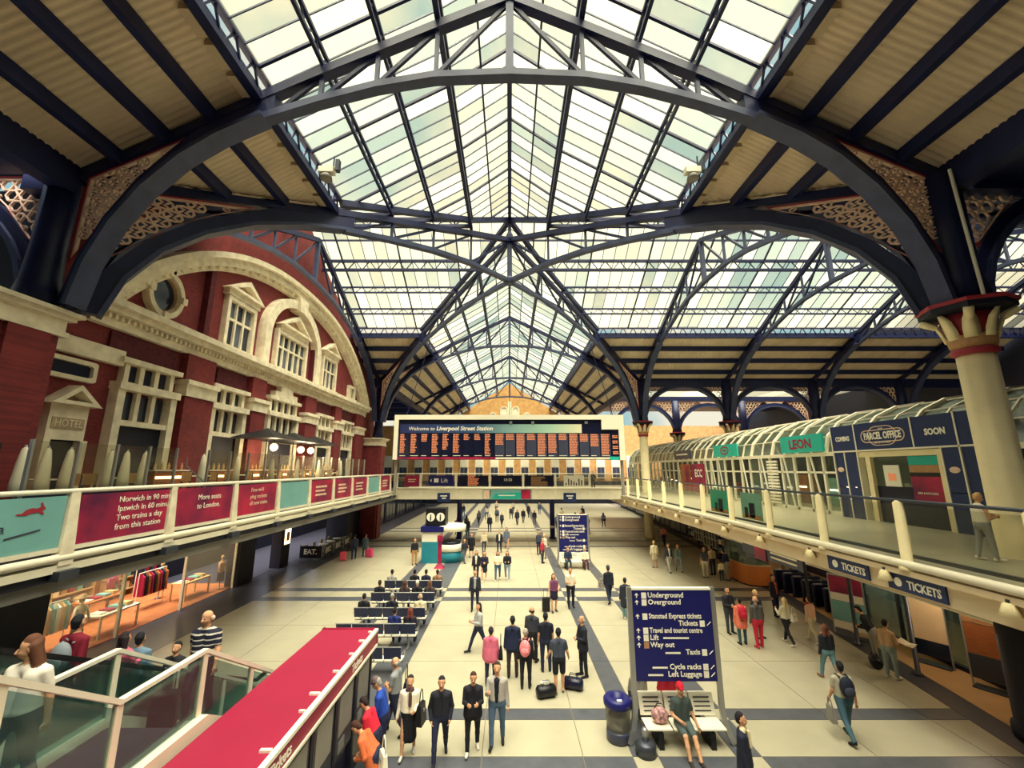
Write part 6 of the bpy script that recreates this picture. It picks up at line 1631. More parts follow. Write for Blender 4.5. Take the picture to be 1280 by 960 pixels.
    if not bald:
        cap_(hd((0, 0.03, 1.672)), hd((0, 0.02, 1.70)), 0.084, 0.078, Hh, 0.012); cap_(hd((0, 0.045, 1.60)), hd((0, 0.035, 1.66)), 0.062, 0.08, Hh, 0.012)
    else:
        cap_(hd((-0.06, 0.04, 1.61)), hd((0.06, 0.04, 1.61)), 0.045, 0.045, Hh, 0.01)
    if longhair:
        for sg in (-1, 1): cap_(hd((sg*0.055, 0.04, 1.65)), hd((sg*0.07, 0.055, 1.42)), 0.055, 0.05, Hh, 0.02)
    if cap:
        c_ = mi(cap); cap_(hd((0, 0.0, 1.70)), hd((0, 0.005, 1.715)), 0.096, 0.088, c_, 0.004)
        for sg in (-1, 0, 1): cap_(hd((sg*0.04, -0.07, 1.70)), hd((sg*0.03, -0.155, 1.685)), 0.014, 0.011, c_, 0.006)
    # field
    h = vox or (0.0105 if y < 13 else 0.0145 if y < 20 else 0.02 if y < 34 else 0.026)
    h = h/sc
    lo = np.min([np.minimum(p[1]-(p[2] if p[0] == 'e' else p[3]), (p[1] if p[0] == 'e' else p[2]-p[4])) for p in prims], 0) - 2.5*h
    hi = np.max([np.maximum(p[1]+(p[2] if p[0] == 'e' else p[3]), (p[1] if p[0] == 'e' else p[2]+p[4])) for p in prims], 0) + 2.5*h
    n = np.ceil((hi-lo)/h).astype(int)+1
    ax = [lo[i]+h*np.arange(n[i]) for i in range(3)]
    D = np.full(n, 0.3, np.float32)
    def dist(p, X, Y, Z):
        if p[0] == 'e':
            r = p[2]; q = np.sqrt(((X-p[1][0])/r[0])**2+((Y-p[1][1])/r[1])**2+((Z-p[1][2])/r[2])**2); return (q-1)*r.min()
        a, b = p[1], p[2]; d = b-a; dd = max(1e-9, d.dot(d))
        t = np.clip(((X-a[0])*d[0]+(Y-a[1])*d[1]+(Z-a[2])*d[2])/dd, 0, 1)
        return np.sqrt((X-a[0]-t*d[0])**2+(Y-a[1]-t*d[1])**2+(Z-a[2]-t*d[2])**2)-(p[3]+(p[4]-p[3])*t)
    for p in prims:
        if p[0] == 'e': l, u = p[1]-p[2], p[1]+p[2]
        else: l = np.minimum(p[1]-p[3], p[2]-p[4]); u = np.maximum(p[1]+p[3], p[2]+p[4])
        m = 2*h+p[6]+0.01
        i0 = np.maximum(0, np.floor((l-m-lo)/h).astype(int)); i1 = np.minimum(n, np.ceil((u+m-lo)/h).astype(int)+1)
        sl_ = tuple(slice(i0[i], i1[i]) for i in range(3))
        X, Y, Z = np.ix_(ax[0][sl_[0]], ax[1][sl_[1]], ax[2][sl_[2]])
        d = dist(p, X, Y, Z); k = max(p[6], 1e-4); o = D[sl_]
        hh = np.clip(0.5+0.5*(o-d)/k, 0, 1); D[sl_] = o*(1-hh)+d*hh - k*hh*(1-hh)
    V, Fq = surface_nets(D, lo, h)
    C = V[Fq].mean(1); best = np.full(len(C), 9.0); mid = np.zeros(len(C), np.int32)
    for p in prims:
        d = dist(p, C[:, 0], C[:, 1], C[:, 2]) - (0.0015 if p[5] in (EY, LP) else 0); b_ = d < best; best[b_] = d[b_]; mid[b_] = p[5]
    if stripes:
        sm = mi(stripes); mid[(mid == T) & ((C[:, 2] % 0.085) < 0.024)] = sm
    V[:, 2] -= (low if not sit else 0.93-0.09-0.455/sc); V *= sc
    me = bpy.data.meshes.new('person')
    me.vertices.add(len(V)); me.vertices.foreach_set('co', V.astype(np.float32).ravel())
    me.loops.add(len(Fq)*4); me.loops.foreach_set('vertex_index', Fq.astype(np.int32).ravel())
    me.polygons.add(len(Fq)); me.polygons.foreach_set('loop_start', np.arange(0, len(Fq)*4, 4, dtype=np.int32))
    for c in mats: me.materials.append(pmat(c))
    me.polygons.foreach_set('material_index', mid); me.polygons.foreach_set('use_smooth', np.ones(len(Fq), bool))
    me.update(); me.validate()
    o = bpy.data.objects.new('person', me); COL.objects.link(o)
    o.location = (x, y, z); o.rotation_euler = (0, 0, math.radians(face))
    return tag(o, label, 'person', group)

STAND = ((2, 2), (-2, 2)); WALK = ((20, 6), (-18, 16)); WALK2 = ((-16, 18), (18, 4)); SITL = ((86, 86), (86, 84)); OUT = ((80, 55), (78, 66))
DOWN = ((2, 7, 12, 0), (-2, 7, 12, 0)); HOLD = ((14, 6, 88, 30), (14, 6, 88, 30)); PHONE = ((2, 7, 12, 0), (24, 6, 100, 25)); FOLD = ((12, 8, 80, 55), (12, 8, 84, 55))
LAP = ((16, 8, 62, 24), (16, 8, 62, 24))

# -- staircase and escalator
person('woman in a white patterned blouse coming up the stairs at lower left', -5.38, 5.2, 0, stz(5.25), 1.68, (232, 224, 212), NVY, BLK, (96, 58, 40), turn=-50, nod=12, longhair=True, sleeve='short', legs=((30, 40), (-8, 8)), arms=((10, 8, 30, 0), (-12, 8, 14, 0)), vox=0.0095)
person('grey haired man in a navy striped polo shirt on the stairs', -5.6, 8.45, 8, stz(8.2), 1.8, (26, 28, 52), (34, 30, 52), BLK, (206, 196, 186), nod=10, turn=-20, sleeve='short', stripes=(214, 206, 198), legs=((24, 34), (-8, 8)), arms=((-16, 8, 6, 0), (10, 10, 20, 0)), build=1.12, bald=True, vox=0.0095)
person('man in a dark red jumper riding down the escalator', -7.62, 8.05, 176, ez(8.05), 1.76, (120, 14, 40), NVY, BLK, BLK, legs=((16, 22), (-6, 6)), vox=0.011)
person('woman in a pink jacket on the escalator', -7.5, 8.95, 170, ez(8.95), 1.62, (206, 92, 120), NVY, BLK, (40, 28, 34), longhair=True, legs=((10, 14), (-6, 6)), arms=HOLD)
person('man in a blue grey top farther down the escalator', -7.85, 9.75, 190, ez(9.75), 1.74, (104, 132, 158), NVY, BLK, BLK, legs=STAND, arms=DOWN)
person('boy in a black tee shirt facing up the escalator', -7.3, 10.1, 0, ez(10.1), 1.6, BLK, BLK, BLK, BLK, legs=STAND, arms=DOWN, sleeve='short')
# -- queue at the crimson kiosk
person('woman in an orange coat bending at the kiosk', -2.72, 9.75, -95, 0, 1.66, (206, 104, 62), NVY, BLK, (70, 40, 34), lean=38, nod=20, legs=STAND, arms=HOLD, coat=0.8)
person('person in a red top leaning to the kiosk screen', -2.95, 10.45, -100, 0, 1.66, (206, 30, 58), NVY, BLK, (44, 28, 34), lean=24, nod=20, legs=STAND, arms=HOLD)
person('man in a bright blue jacket and flat cap at the kiosk', -2.95, 11.1, -85, 0, 1.76, (30, 68, 168), (30, 36, 74), BLK, GRH, lean=14, nod=18, legs=STAND, arms=PHONE, cap=(112, 92, 98))
person('balding man in a grey tee shirt waiting behind the kiosk', -2.95, 12.1, -100, 0, 1.78, (136, 140, 144), (30, 32, 58), BLK, GRH, bald=True, nod=14, legs=WALK, arms=FOLD, sleeve='short')
# -- four walking towards the viewer
person('woman in a white cardigan and long black skirt walking forward', -2.4, 11.3, 4, 0, 1.66, WHT, BLK, (206, 200, 196), (36, 26, 34), skirt=0.42, legs=((12, 6), (-10, 10)), arms=((-4, 10, 16, 0), (10, 6, 80, 20)), scarf=(90, 62, 70))
person('man in a black jacket walking forward with hands in pockets', -1.62, 11.15, 6, 0, 1.74, (24, 26, 40), NVY, BLK, BLK, nod=10, legs=WALK, arms=((-6, 14, 34, 24), (-6, 14, 34, 24)))
person('woman in a loose black top and white trainers walking forward', -0.89, 11.45, 4, 0, 1.68, (22, 22, 34), BLK, (232, 226, 214), (64, 36, 34), nod=14, legs=((12, 4), (-10, 8)), arms=HOLD, coat=0.82, sock=SKIN)
person('man in an open grey jacket and jeans holding a phone', -0.31, 11.65, -4, 0, 1.8, (170, 164, 158), (84, 108, 138), BLK, (52, 36, 32), under=(20, 22, 36), legs=((9, 3), (-9, 8)), arms=((20, 8, 100, 20), (-2, 8, 14, 0)))
# -- group in the middle
person('woman in a pink shirt seen from behind', -0.59, 14.5, 174, 0, 1.66, (214, 106, 134), NVY, BLK, (44, 34, 50), legs=STAND, arms=DOWN, coat=0.82)
person('man in a navy suit jacket and brown trousers seen from behind', 0.1, 15.05, 176, 0, 1.8, (26, 34, 66), (62, 46, 46), BLK, BLK, legs=STAND, arms=DOWN, coat=0.84)
person('grey haired woman in black wearing a patterned backpack', 0.5, 14.35, 172, 0, 1.66, (26, 26, 40), BLK, BLK, (168, 158, 150), legs=STAND, arms=DOWN)
person('bald man in a charcoal jacket at the back of the group', 0.8, 16.1, 158, 0, 1.78, (52, 54, 66), BLK, BLK, (66, 54, 50), bald=True, legs=STAND, arms=DOWN)
person('man in a black tee shirt turned away in the group', 1.22, 15.45, 178, 0, 1.78, (20, 24, 44), NVY, BLK, BLK, legs=STAND, arms=DOWN, sleeve='short')
person('man in a grey tee shirt and black shorts among bags', 1.5, 14.1, 182, 0, 1.76, (62, 68, 86), (20, 22, 36), (110, 104, 104), BLK, legs=((4, 2), (-4, 2)), arms=((4, 14, 34, 0), (4, 14, 34, 0)), sleeve='short', shorts=True, build=1.1)
person('man in a dark suit with arms folded at the group edge', 2.4, 15.1, -72, 0, 1.8, (28, 30, 46), (24, 26, 40), BLK, GRH, bald=True, legs=STAND, arms=FOLD, build=1.08, coat=0.82)
person('woman in a pale grey hoodie striding left', -1.15, 16.9, -62, 0, 1.7, (172, 172, 174), NVY, BLK, (48, 32, 34), longhair=True, legs=((26, 6), (-24, 14)), arms=HOLD)
person('man in a dark open jacket walking alone up the concourse', -1.66, 21.5, 2, 0, 1.78, (36, 42, 60), (26, 30, 50), BLK, (66, 46, 40), under=(168, 166, 160), legs=((9, 4), (-7, 8)), arms=DOWN)
person('woman in a short purple dress beside a black suitcase', 2.1, 21.3, 12, 0, 1.66, (112, 60, 100), (30, 24, 52), BLK, (60, 38, 34), longhair=True, skirt=0.68, sleeve='none', legs=((6, 2), (-6, 4)), arms=((0, 8, 20, 0), (8, 6, 70, 20)))
person('man in a white tee shirt and dark trousers holding a drink', 2.98, 21.9, 4, 0, 1.8, (232, 222, 200), (26, 28, 46), BLK, (70, 50, 40), sleeve='short', legs=((6, 2), (-6, 4)), arms=HOLD)
# -- walkers farther up the concourse
person('woman in a white top and jeans walking with a friend in black', -0.72, 26.9, 0, 0, 1.66, WHT, JEAN, WHT, (70, 46, 38), longhair=True, legs=WALK, arms=HOLD, sleeve='short')
person('woman in a black jacket and pale jeans walking with a friend in white', -0.14, 26.9, -4, 0, 1.68, (24, 26, 40), (140, 158, 176), WHT, (46, 32, 32), longhair=True, legs=WALK2, arms=HOLD)
person('woman in a short navy dress walking up the concourse', -1.53, 26.7, 4, 0, 1.7, (32, 32, 58), (32, 32, 58), WHT, (96, 64, 44), longhair=True, skirt=0.66, legs=WALK, arms=FOLD)
person('woman in a dark blazer over white beside the navy dress', -2.05, 27.2, 0, 0, 1.64, (30, 30, 44), (36, 30, 44), BLK, (60, 40, 36), longhair=True, under=WHT, legs=WALK2, arms=DOWN)
person('man in a dark suit walking in the middle distance', -0.82, 35.2, 0, 0, 1.76, (28, 30, 44), NVY, BLK, BRN, under=WHT, legs=WALK, arms=DOWN)
person('woman in a blue grey dress walking behind the suited man', -0.25, 37.1, 0, 0, 1.7, (104, 112, 132), (104, 112, 132), BLK, BRN, longhair=True, skirt=0.6, legs=WALK2, arms=DOWN)
person('woman in a long black dress beside the information kiosk', -2.91, 33.6, 0, 0, 1.74, (22, 22, 34), (22, 22, 34), BLK, BLK, skirt=0.6, legs=STAND, arms=DOWN)
person('person in dark clothes with a bag next to the round counter', -3.25, 31.6, 40, 0, 1.66, (36, 36, 52), (90, 90, 100), BLK, BRN, longhair=True, legs=WALK, arms=PHONE)
person('person in beige walking behind the information kiosk visitors', -2.05, 35.2, 10, 0, 1.68, (206, 190, 160), DGR, BLK, BRN, legs=WALK, arms=DOWN)
person('man in black top and tan trousers left of the information kiosk', -6.7, 31.1, 30, 0, 1.74, (24, 26, 38), (196, 146, 92), BLK, BLK, legs=STAND, arms=DOWN)
person('man in dark clothes standing just past the footbridge', -2.13, 46.5, 0, 0, 1.78, (26, 28, 44), NVY, BLK, BLK, legs=STAND, arms=DOWN)
rp = random.Random(21)
far_c = [BLK, NVY, DGR, (70, 76, 96), (180, 172, 160), (150, 60, 70), (90, 96, 120), (40, 40, 56)]
FAR = [(-5.6, 50), (-4.6, 46.5), (-3.7, 52), (-3.0, 57), (-1.6, 55), (-0.9, 50.2), (0.2, 58), (0.9, 52), (1.7, 54), (2.6, 60), (3.0, 52.5), (5.2, 47.5), (5.9, 50), (6.6, 55), (7.4, 49), (8.6, 52), (9.6, 57), (-7.4, 49), (-8.6, 55), (-6.4, 60), (0.5, 64), (-2, 66), (4.4, 64), (10.8, 50), (-4.2, 43.8), (-5.4, 44.6)]
NAMES = {BLK: 'black', NVY: 'navy', DGR: 'charcoal', (70, 76, 96): 'slate', (180, 172, 160): 'pale', (150, 60, 70): 'dull red', (90, 96, 120): 'blue grey', (40, 40, 56): 'dark', JEAN: 'denim'}
COMBO = [(a, b, c) for a in far_c for b in (BLK, NVY, JEAN, DGR) for c in (True, False)]; rp.shuffle(COMBO)
for k, (fx, fy) in enumerate(FAR):
    tc_, bc_, away = COMBO[k]
    person('distant traveller in a %s top and %s trousers walking %s beyond the footbridge' % (NAMES[tc_], NAMES[bc_], 'away' if away else 'nearer'), fx, fy, 180+rp.uniform(-25, 25) if away else rp.uniform(-25, 25), 0, rp.uniform(1.62, 1.82), tc_, bc_, BLK, rp.choice([BRN, BLK, BLO]), legs=rp.choice([WALK, WALK2, STAND]), arms=DOWN, longhair=rp.random() < 0.4, group='distant crowd beyond the footbridge', vox=0.03)
# -- seated in the rows on the left
def seated(label, row, seat, **k):
    person(label, -5.02-1.2+0.6*seat, SEATY[row]+0.3, 180, 0, k.pop('H', 1.72), legs=SITL, arms=LAP, sit=True, **k)
seated('person in black sitting at the left end of the nearest seat row', 0, 0, top=BLK, hair=BLK)
seated('person in a blue jacket sitting in the second seat row', 1, 3, top=(30, 44, 110), hair=BLK)
seated('red haired person in dark clothes at the right end of the second seat row', 1, 4, top=(34, 30, 48), hair=(120, 60, 50), longhair=True)
seated('person in black at the left end of the middle seat row', 2, 0, top=(24, 26, 38), hair=BLK)
seated('large man in black with grey hair in the middle seat row', 2, 2, top=(20, 24, 40), hair=GRH, build=1.2)
seated('bald man in a cream shirt in the middle seat row', 2, 4, top=(232, 214, 176), hair=GRH, bald=True)
seated('person in a dark coat at the left end of the fourth seat row', 3, 0, top=(26, 28, 42), hair=BRN)
seated('woman with brown hair in the fourth seat row', 3, 2, top=(70, 60, 66), hair=(96, 66, 50), longhair=True)
seated('white haired man in black in the fourth seat row', 3, 3, top=BLK, hair=(224, 218, 206))
seated('woman in a dark top at the right end of the fourth seat row', 3, 4, top=(66, 58, 66), hair=(110, 80, 60), longhair=True)
seated('person in a pale grey top at the left of the farthest seat row', 4, 0, top=(176, 172, 166), hair=BLK)
seated('person in black in the third place of the farthest seat row', 4, 2, top=BLK, hair=BLK)
seated('person in navy in the fourth place of the farthest seat row', 4, 3, top=NVY, hair=BLK)
seated('person with a brown bag strap at the right of the farthest seat row', 4, 4, top=(150, 116, 90), hair=BRN)
# -- couple with pink suitcases, near the cafe
person('man in dark clothes with the nearer pink suitcase', -11.6, 32.9, -150, 0, 1.76, (40, 46, 66), NVY, BLK, BLK, legs=STAND, arms=DOWN)
person('woman in a grey green coat near the pink suitcases', -11.1, 33.8, 170, 0, 1.64, (70, 84, 92), DGR, BLK, BRN, legs=STAND, arms=DOWN, coat=0.7)
# -- around the foreground sign
person('man in a red cap and shorts sitting on the bench below the sign', 4.22, 11.62, 2, 0, 1.76, (64, 76, 76), (78, 92, 92), (52, 44, 42), GRH, sit=True, legs=((78, 52), (74, 38)), arms=((10, 12, 70, 40), (4, 14, 30, 0)), cap=(214, 32, 56), shorts=True, sleeve='short', nod=6, build=1.08)
person('person in a grey top sitting behind the sign with a bag strap', 3.5, 12.75, 180, 0, 1.68, (170, 166, 156), DGR, BLK, BLK, sit=True, legs=SITL, arms=LAP)
person('red haired person in a red top sitting behind the capped man', 4.3, 12.75, 176, 0, 1.7, (206, 40, 64), DGR, BLK, (120, 30, 54), sit=True, legs=SITL, arms=LAP, longhair=True)
person('woman with a dark bun and cream scarf at the bottom edge', 4.75, 9.75, 62, 0, 1.68, (28, 32, 56), NVY, BLK, (30, 24, 30), legs=WALK, arms=DOWN, scarf=(236, 222, 184), coat=0.8)
person('dark haired person at the bottom right corner', 9.35, 8.25, 150, 0, 1.72, (40, 44, 60), NVY, BLK, BLK, legs=STAND, arms=DOWN)
person('man in a grey tee shirt with a black backpack walking away', 8.45, 11.9, 176, 0, 1.76, (178, 170, 150), (70, 104, 122), BLK, BLK, legs=((16, 4), (-18, 18)), arms=((-8, 8, 12, 0), (8, 8, 18, 0)), sleeve='short')
person('woman in a black jacket with an orange hood walking away', 10.2, 14.8, 182, 0, 1.66, (30, 34, 44), (106, 146, 156), (150, 96, 60), (112, 64, 48), longhair=True, legs=WALK2, arms=DOWN, scarf=(228, 96, 52))
person('woman in a salmon coat with a red backpack', 8.95, 17.6, 178, 0, 1.66, (240, 128, 104), (50, 84, 96), BLK, BLK, legs=STAND, arms=DOWN, coat=0.72)
person('man in a grey leather jacket and red trousers', 9.42, 17.3, 184, 0, 1.78, (84, 80, 80), (196, 36, 62), (200, 60, 70), (150, 132, 112), legs=((4, 2), (-4, 2)), arms=DOWN, bald=True)
person('person in a navy vest facing the man in red trousers', 9.95, 18.2, 20, 0, 1.76, (44, 50, 72), (214, 190, 160), BLK, BLO, legs=STAND, arms=DOWN)
person('person in black with light hair behind the salmon coat', 9.05, 18.7, 10, 0, 1.74, (34, 34, 46), DGR, BLK, (70, 56, 52), legs=STAND, arms=FOLD)
person('blonde woman in a cream jacket with black trousers', 10.7, 17.6, 196, 0, 1.68, (226, 214, 184), (28, 30, 40), WHT, (236, 212, 150), longhair=True, legs=WALK, arms=PHONE)
person('staff member in black and red at the ticket gates', 12.2, 20.7, 20, 0, 1.76, (34, 32, 48), NVY, BLK, BRN, legs=STAND, arms=DOWN, under=(206, 96, 80))
person('woman in a pink top and cream trousers with a red scarf', 11.8, 17.8, 200, 0, 1.66, (240, 190, 160), (238, 226, 190), WHT, (60, 40, 40), legs=WALK, arms=DOWN, scarf=(214, 32, 56))
person('man in a dark jacket bending over a black bag by the posters', 12.85, 16.2, 215, 0, 1.76, (28, 30, 40), (150, 148, 138), BLK, BLK, lean=24, nod=16, legs=STAND, arms=HOLD)
person('man in a beige jacket reading a paper by the dark floor edge', 12.3, 14.95, 110, 0, 1.72, (216, 176, 132), (150, 166, 166), (214, 206, 190), (36, 28, 28), nod=18, legs=STAND, arms=HOLD)
person('woman in a white waistcoat looking at a phone on the right deck', 12.2, 11.25, 75, 4.3, 1.66, WHT, (150, 150, 146), WHT, (206, 160, 104), nod=20, legs=((8, 4), (-8, 6)), arms=HOLD, sleeve='none', under=(30, 32, 48), vox=0.011)
# -- right of the far sign
person('man in dark clothes carrying a checked bag right of the centre', 5.0, 22.6, 190, 0, 1.76, (30, 34, 50), NVY, BLK, (70, 60, 56), legs=WALK, arms=DOWN, cap=(60, 64, 76))
person('woman in a teal skirted coat behind the foreground sign', 5.25, 20.4, 182, 0, 1.7, (44, 48, 64), (96, 148, 146), WHT, BLK, legs=STAND, arms=DOWN, coat=0.6)
person('woman in white in front of the far shops', 9.9, 30.2, 180, 0, 1.72, (240, 228, 190), (206, 190, 160), BLK, BLO, legs=STAND, arms=DOWN, skirt=0.6)
person('man in a dark gilet over white walking by the far shops', 10.4, 28.9, 10, 0, 1.78, (50, 56, 66), (190, 190, 180), BLK, BRN, under=WHT, legs=WALK, arms=DOWN)
person('woman in a green grey top beside the man in the gilet', 11.1, 29.1, -10, 0, 1.7, (120, 134, 124), (150, 160, 160), BLK, BRN, longhair=True, legs=WALK2, arms=DOWN)
person('man in a charcoal tee shirt near the cafe tables on the right', 12.1, 27.5, 180, 0, 1.78, (78, 80, 90), (224, 214, 186), BLK, GRH, bald=True, sleeve='short', legs=STAND, arms=DOWN)
person('person in a pale jacket queueing by the orange counter', 12.9, 28.2, 190, 0, 1.76, (226, 206, 164), DGR, BLK, BLK, legs=STAND, arms=DOWN)
person('man in a navy jacket leaning by the orange counter', 13.2, 26.9, 210, 0, 1.78, (34, 42, 72), (170, 160, 140), BLK, BLK, lean=16, legs=STAND, arms=HOLD)
person('child in a cream top beside the orange counter', 12.65, 26.6, 180, 0, 1.22, (240, 226, 186), DGR, WHT, BRN, legs=STAND, arms=DOWN)
person('person in a pink top near the latticed shop window', 13.6, 38.6, 180, 0, 1.7, (224, 120, 120), NVY, BLK, BRN, legs=WALK, arms=DOWN)
person('man in dark blue sitting below the far sign', 3.95, 29.95, 0, 0, 1.76, (36, 48, 76), (40, 60, 80), BLK, BLK, sit=True, legs=SITL, arms=LAP)
person('person in white sitting at the right below the far sign', 5.1, 29.95, 0, 0, 1.7, (238, 226, 196), (90, 50, 60), BLK, BLO, sit=True, legs=SITL, arms=LAP)
person('person in red standing left of the far sign', 2.35, 31.6, 60, 0, 1.62, (190, 50, 66), DGR, BLK, BRN, legs=STAND, arms=DOWN)
person('person in white and grey left of the far sign', 2.6, 33.2, -40, 0, 1.72, (220, 212, 196), GRY, BLK, BLO, legs=STAND, arms=DOWN)
person('person in dark clothes left of the far sign', 2.3, 34.6, 30, 0, 1.76, (60, 64, 80), NVY, BLK, BRN, legs=STAND, arms=DOWN)
person('person in dark clothes on the footbridge below the board', 7.6, 38.9, 10, 4.6, 1.76, (24, 26, 36), BLK, BLK, BLK, legs=STAND, arms=FOLD)
person('person with a pushchair beyond the footbridge on the right', 8.2, 46.0, 160, 0, 1.72, (40, 44, 62), NVY, BLK, BRN, legs=WALK, arms=HOLD)

# ================================================================ bags and small things people have with them
def suitcase(label, x, y, z, rz, m, h=0.6, w=0.4, d=0.24, wheels=True):
    r = thing('suitcase', label, 'suitcase', (x, y, z), rz=math.radians(rz))
    MB().rbox(-w/2, w/2, -d/2, d/2, 0.05, h, 0.05).build('shell', m, r, False, True)
    MB().rbox(-w/2+0.05, w/2-0.05, -d/2-0.02, -d/2, 0.12, h*0.6, 0.008).build('front_pocket', m, r, False, True)
    mb = MB()
    for sx in (-1, 1): mb.tube([(sx*0.09, d/2-0.03, h), (sx*0.09, d/2-0.03, h+0.36)], 0.01, 6)
    mb.tube([(-0.1, d/2-0.03, h+0.36), (0.1, d/2-0.03, h+0.36)], 0.014, 6); mb.build('handle', M['metal_dark'], r, False, True)
    for sx in (-1, 1):
        for sy in (-1, 1): MB().ell((sx*(w/2-0.06), sy*(d/2-0.05), 0.03), (0.025, 0.02, 0.03), 8, 6).build('wheel', M['black'], r, False, True)
    return r
def backpack(label, x, y, z, face, m, trim=None):
    """worn on the back of a person at x, y facing 'face'"""
    r = thing('backpack', label, 'backpack', (x, y, z), rz=math.radians(face))
    MB().ell((0, 0.2, 0.0), (0.17, 0.11, 0.24), 14, 10).build('bag', m, r, True, True)
    MB().ell((0, 0.29, -0.07), (0.13, 0.05, 0.12), 12, 8).build('front_pocket', trim or m, r, True, True)
    for sx in (-1, 1): MB().tube([(sx*0.1, 0.13, 0.2), (sx*0.12, 0.0, 0.22), (sx*0.12, -0.125, 0.1), (sx*0.13, -0.05, -0.14), (sx*0.11, 0.12, -0.18)], 0.018, 6).build('strap', m, r, True, True)
    MB().tube([(-0.03, 0.14, 0.24), (0, 0.16, 0.28), (0.03, 0.14, 0.24)], 0.01, 6).build('top_loop', m, r, True, True)
    return r
def handbag(label, x, y, z, rz, m, w=0.32, h=0.26, d=0.12, strap=0.35):
    r = thing('shoulder_bag', label, 'bag', (x, y, z), rz=math.radians(rz))
    MB().add([(-w/2, -d/2, 0), (w/2, -d/2, 0), (w/2, d/2, 0), (-w/2, d/2, 0), (-w/2*0.85, -d/4, h), (w/2*0.85, -d/4, h), (w/2*0.85, d/4, h), (-w/2*0.85, d/4, h)], [(0,3,2,1),(4,5,6,7),(0,1,5,4),(1,2,6,5),(2,3,7,6),(3,0,4,7)]).build('body', m, r, False, True)
    MB().tube([(-w*0.36, 0, h-0.01), (-w*0.2, 0, h+strap*0.8), (0, 0, h+strap), (w*0.2, 0, h+strap*0.8), (w*0.36, 0, h-0.01)], 0.012, 6).build('strap', m, r, True, True)
    MB().box(-0.03, 0.03, -d/2*0.8-0.01, -d/2*0.6, h*0.6, h*0.75).build('clasp', M['metal'], r, False, True)
    return r
def duffel(label, x, y, rz, m, L_=0.6):
    r = thing('holdall', label, 'bag', (x, y, 0), rz=math.radians(rz))
    MB().tube([(-L_/2, 0, 0.17), (-L_/2+0.06, 0, 0.17), (L_/2-0.06, 0, 0.17), (L_/2, 0, 0.17)], [0.1, 0.17, 0.17, 0.1], 14).build('body', m, r, True, True)
    for sy in (-1, 1): MB().tube([(-0.14, sy*0.08, 0.3), (-0.1, sy*0.05, 0.42), (0.1, sy*0.05, 0.42), (0.14, sy*0.08, 0.3)], 0.012, 6).build('handle', m, r, True, True)
    return r
pink = mat('pink_shell', (240, 92, 116), 0.4)
suitcase('bright pink suitcase nearer the cafe barrier', -12.2, 32.4, 0, 20, pink, 0.62, 0.46, 0.3)
suitcase('second pink suitcase beside the woman in the grey green coat', -10.65, 33.6, 0, -15, mat('rose_shell', (220, 70, 120), 0.4), 0.6, 0.5, 0.3)
suitcase('small black suitcase beside the purple dress', 1.72, 21.35, 0, 10, M['black'], 0.6, 0.36, 0.22)
suitcase('dark suitcase held by the man in the striped polo', -6.0, 8.2, stz(8.2)-0.02, 20, M['black'], 0.58, 0.4, 0.24)
backpack('black backpack with red tabs on the man walking away', 8.45, 11.9, 1.24, 176, pmat((30, 34, 54)), pmat((58, 60, 80)))
backpack('red and white patterned backpack in the middle group', 0.5, 14.35, 1.18, 172, mat('patterned_red', (206, 52, 84), 0.7, noise=0.9, scale=30, col2=(240, 180, 180)))
backpack('red backpack on the salmon coat', 8.95, 17.6, 1.18, 178, pmat((196, 30, 60)))
backpack('grey backpack on the man in the red jumper', -7.62, 8.05, ez(8.05)+1.18, 176, pmat((132, 140, 150)))
handbag('white tote bag hanging from the orange coat', -2.5, 9.55, 0.72, -60, M['white'], 0.36, 0.36, 0.14, 0.3)
handbag('black shoulder bag on the woman in the pink shirt', -0.28, 14.5, 0.78, 90, M['black'], 0.34, 0.3, 0.14, 0.4)
handbag('dark shoulder bag on the man in the grey tee shirt', -2.72, 12.3, 0.86, 90, M['screen'], 0.36, 0.26, 0.12, 0.4)
handbag('black coat bag carried by the woman in the white cardigan', -2.1, 11.2, 0.72, 80, M['black'], 0.34, 0.42, 0.18, 0.3)
handbag('white handbag carried by the blonde woman', 10.95, 17.5, 0.85, 30, M['white'], 0.34, 0.26, 0.12, 0.25)
handbag('grey carrier bag carried by the man with the black backpack', 8.12, 11.95, 0.38, 80, M['grey'], 0.3, 0.34, 0.12, 0.2)
handbag('dark checked bag carried right of the centre', 4.7, 22.6, 0.75, 30, mat('checked_bag', (60, 60, 70), 0.8, noise=0.9, scale=20, col2=(190, 180, 170)), 0.5, 0.4, 0.2, 0.2)
duffel('black holdall left of the man in shorts', 1.08, 13.85, 15, M['black'])
duffel('dark holdall right of the man in shorts', 1.95, 14.3, -20, M['screen'])
duffel('black bag at the feet of the bending man', 12.45, 15.75, 60, M['black'], 0.5)
sw_ = tag(MB().ell((1.05, 13.9, 0.36), (0.16, 0.1, 0.06), 10, 6).build('folded_jumper', M['white'], None, True), 'white jumper lying on the black holdall', 'jumper')
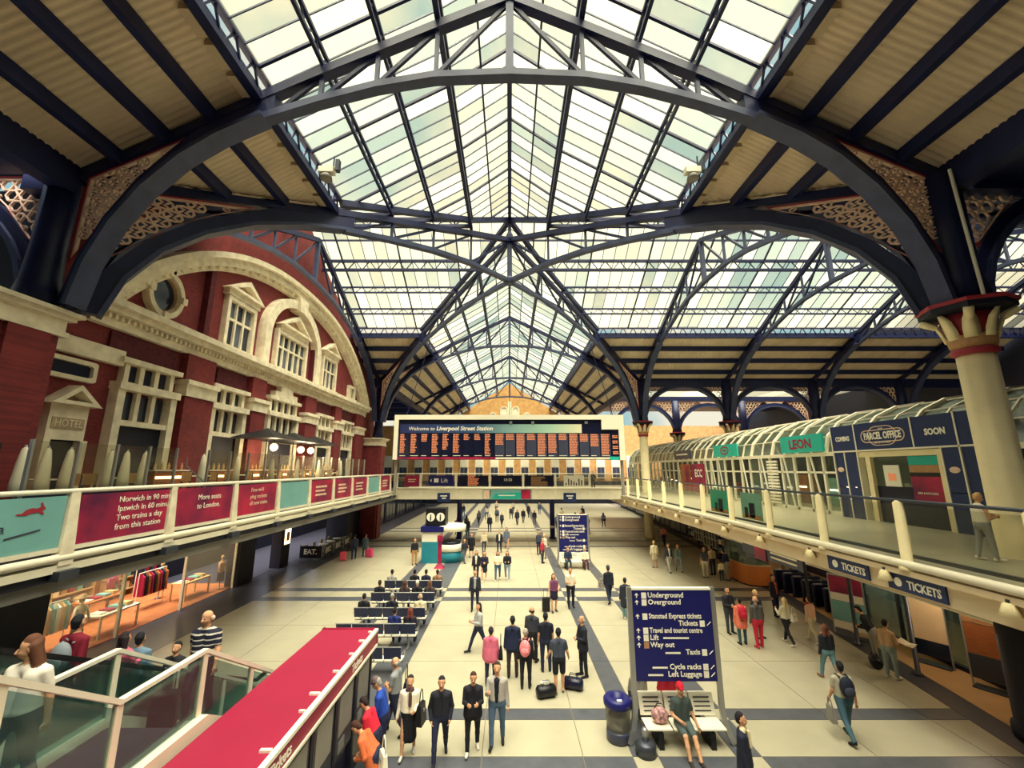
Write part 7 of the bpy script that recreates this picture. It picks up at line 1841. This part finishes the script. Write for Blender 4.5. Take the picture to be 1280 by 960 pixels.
pk = tag(thing('patterned_bag', loc=(3.72, 11.72, 0.46)), 'pink and black patterned bag on the bench beside the capped man', 'bag')
MB().ell((0, 0, 0.17), (0.22, 0.15, 0.18), 14, 10).build('body', mat('leopard_print', (226, 170, 170), 0.7, noise=0.95, scale=14, col2=(40, 26, 40)), pk, True, True)
MB().tube([(-0.12, 0, 0.32), (-0.06, 0, 0.42), (0.06, 0, 0.42), (0.12, 0, 0.32)], 0.012, 6).build('handle', M['black'], pk, True, True)
np_ = tag(thing('newspaper', loc=(12.72, 14.8, 1.05)), 'open newspaper held by the man in the beige jacket', 'newspaper')
MB().add([(-0.02, -0.3, 0), (0.16, -0.28, 0.1), (0.18, 0, 0.04), (0, 0, -0.03), (0.16, 0.28, 0.1), (-0.02, 0.3, 0), (-0.02, -0.3, 0.008), (0.16, -0.28, 0.108), (0.18, 0, 0.048), (0, 0, -0.022), (0.16, 0.28, 0.108), (-0.02, 0.3, 0.008)],
         [(0, 1, 2, 3), (3, 2, 4, 5), (9, 8, 7, 6), (11, 10, 8, 9), (0, 6, 7, 1), (1, 7, 8, 2), (2, 8, 10, 4), (4, 10, 11, 5), (5, 11, 9, 3), (3, 9, 6, 0)]).build('sheet', M['white'], np_, False, True)
ps = tag(thing('pushchair', loc=(8.0, 45.0, 0)), 'dark pushchair beyond the footbridge on the right', 'pushchair')
MB().add([(-.22,-.3,.35),(.22,-.3,.35),(.22,.2,.4),(-.22,.2,.4),(-.22,-.25,.55),(.22,-.25,.55),(.22,.35,1.0),(-.22,.35,1.0)], [(0,3,2,1),(4,5,6,7),(0,1,5,4),(1,2,6,5),(2,3,7,6),(3,0,4,7)]).build('seat', M['black'], ps, False, True)
for sx in (-1, 1):
    for yy in (-0.3, 0.3): MB().ell((sx*0.24, yy, 0.12), (0.03, 0.12, 0.12), 10, 8).build('wheel', M['metal_dark'], ps, True, True)
    MB().tube([(sx*0.24, -0.3, 0.12), (sx*0.22, 0.5, 1.05)], 0.015, 6).build('frame', M['metal'], ps, True, True)

# ================================================================ lettering is laid last
set_all_texts()
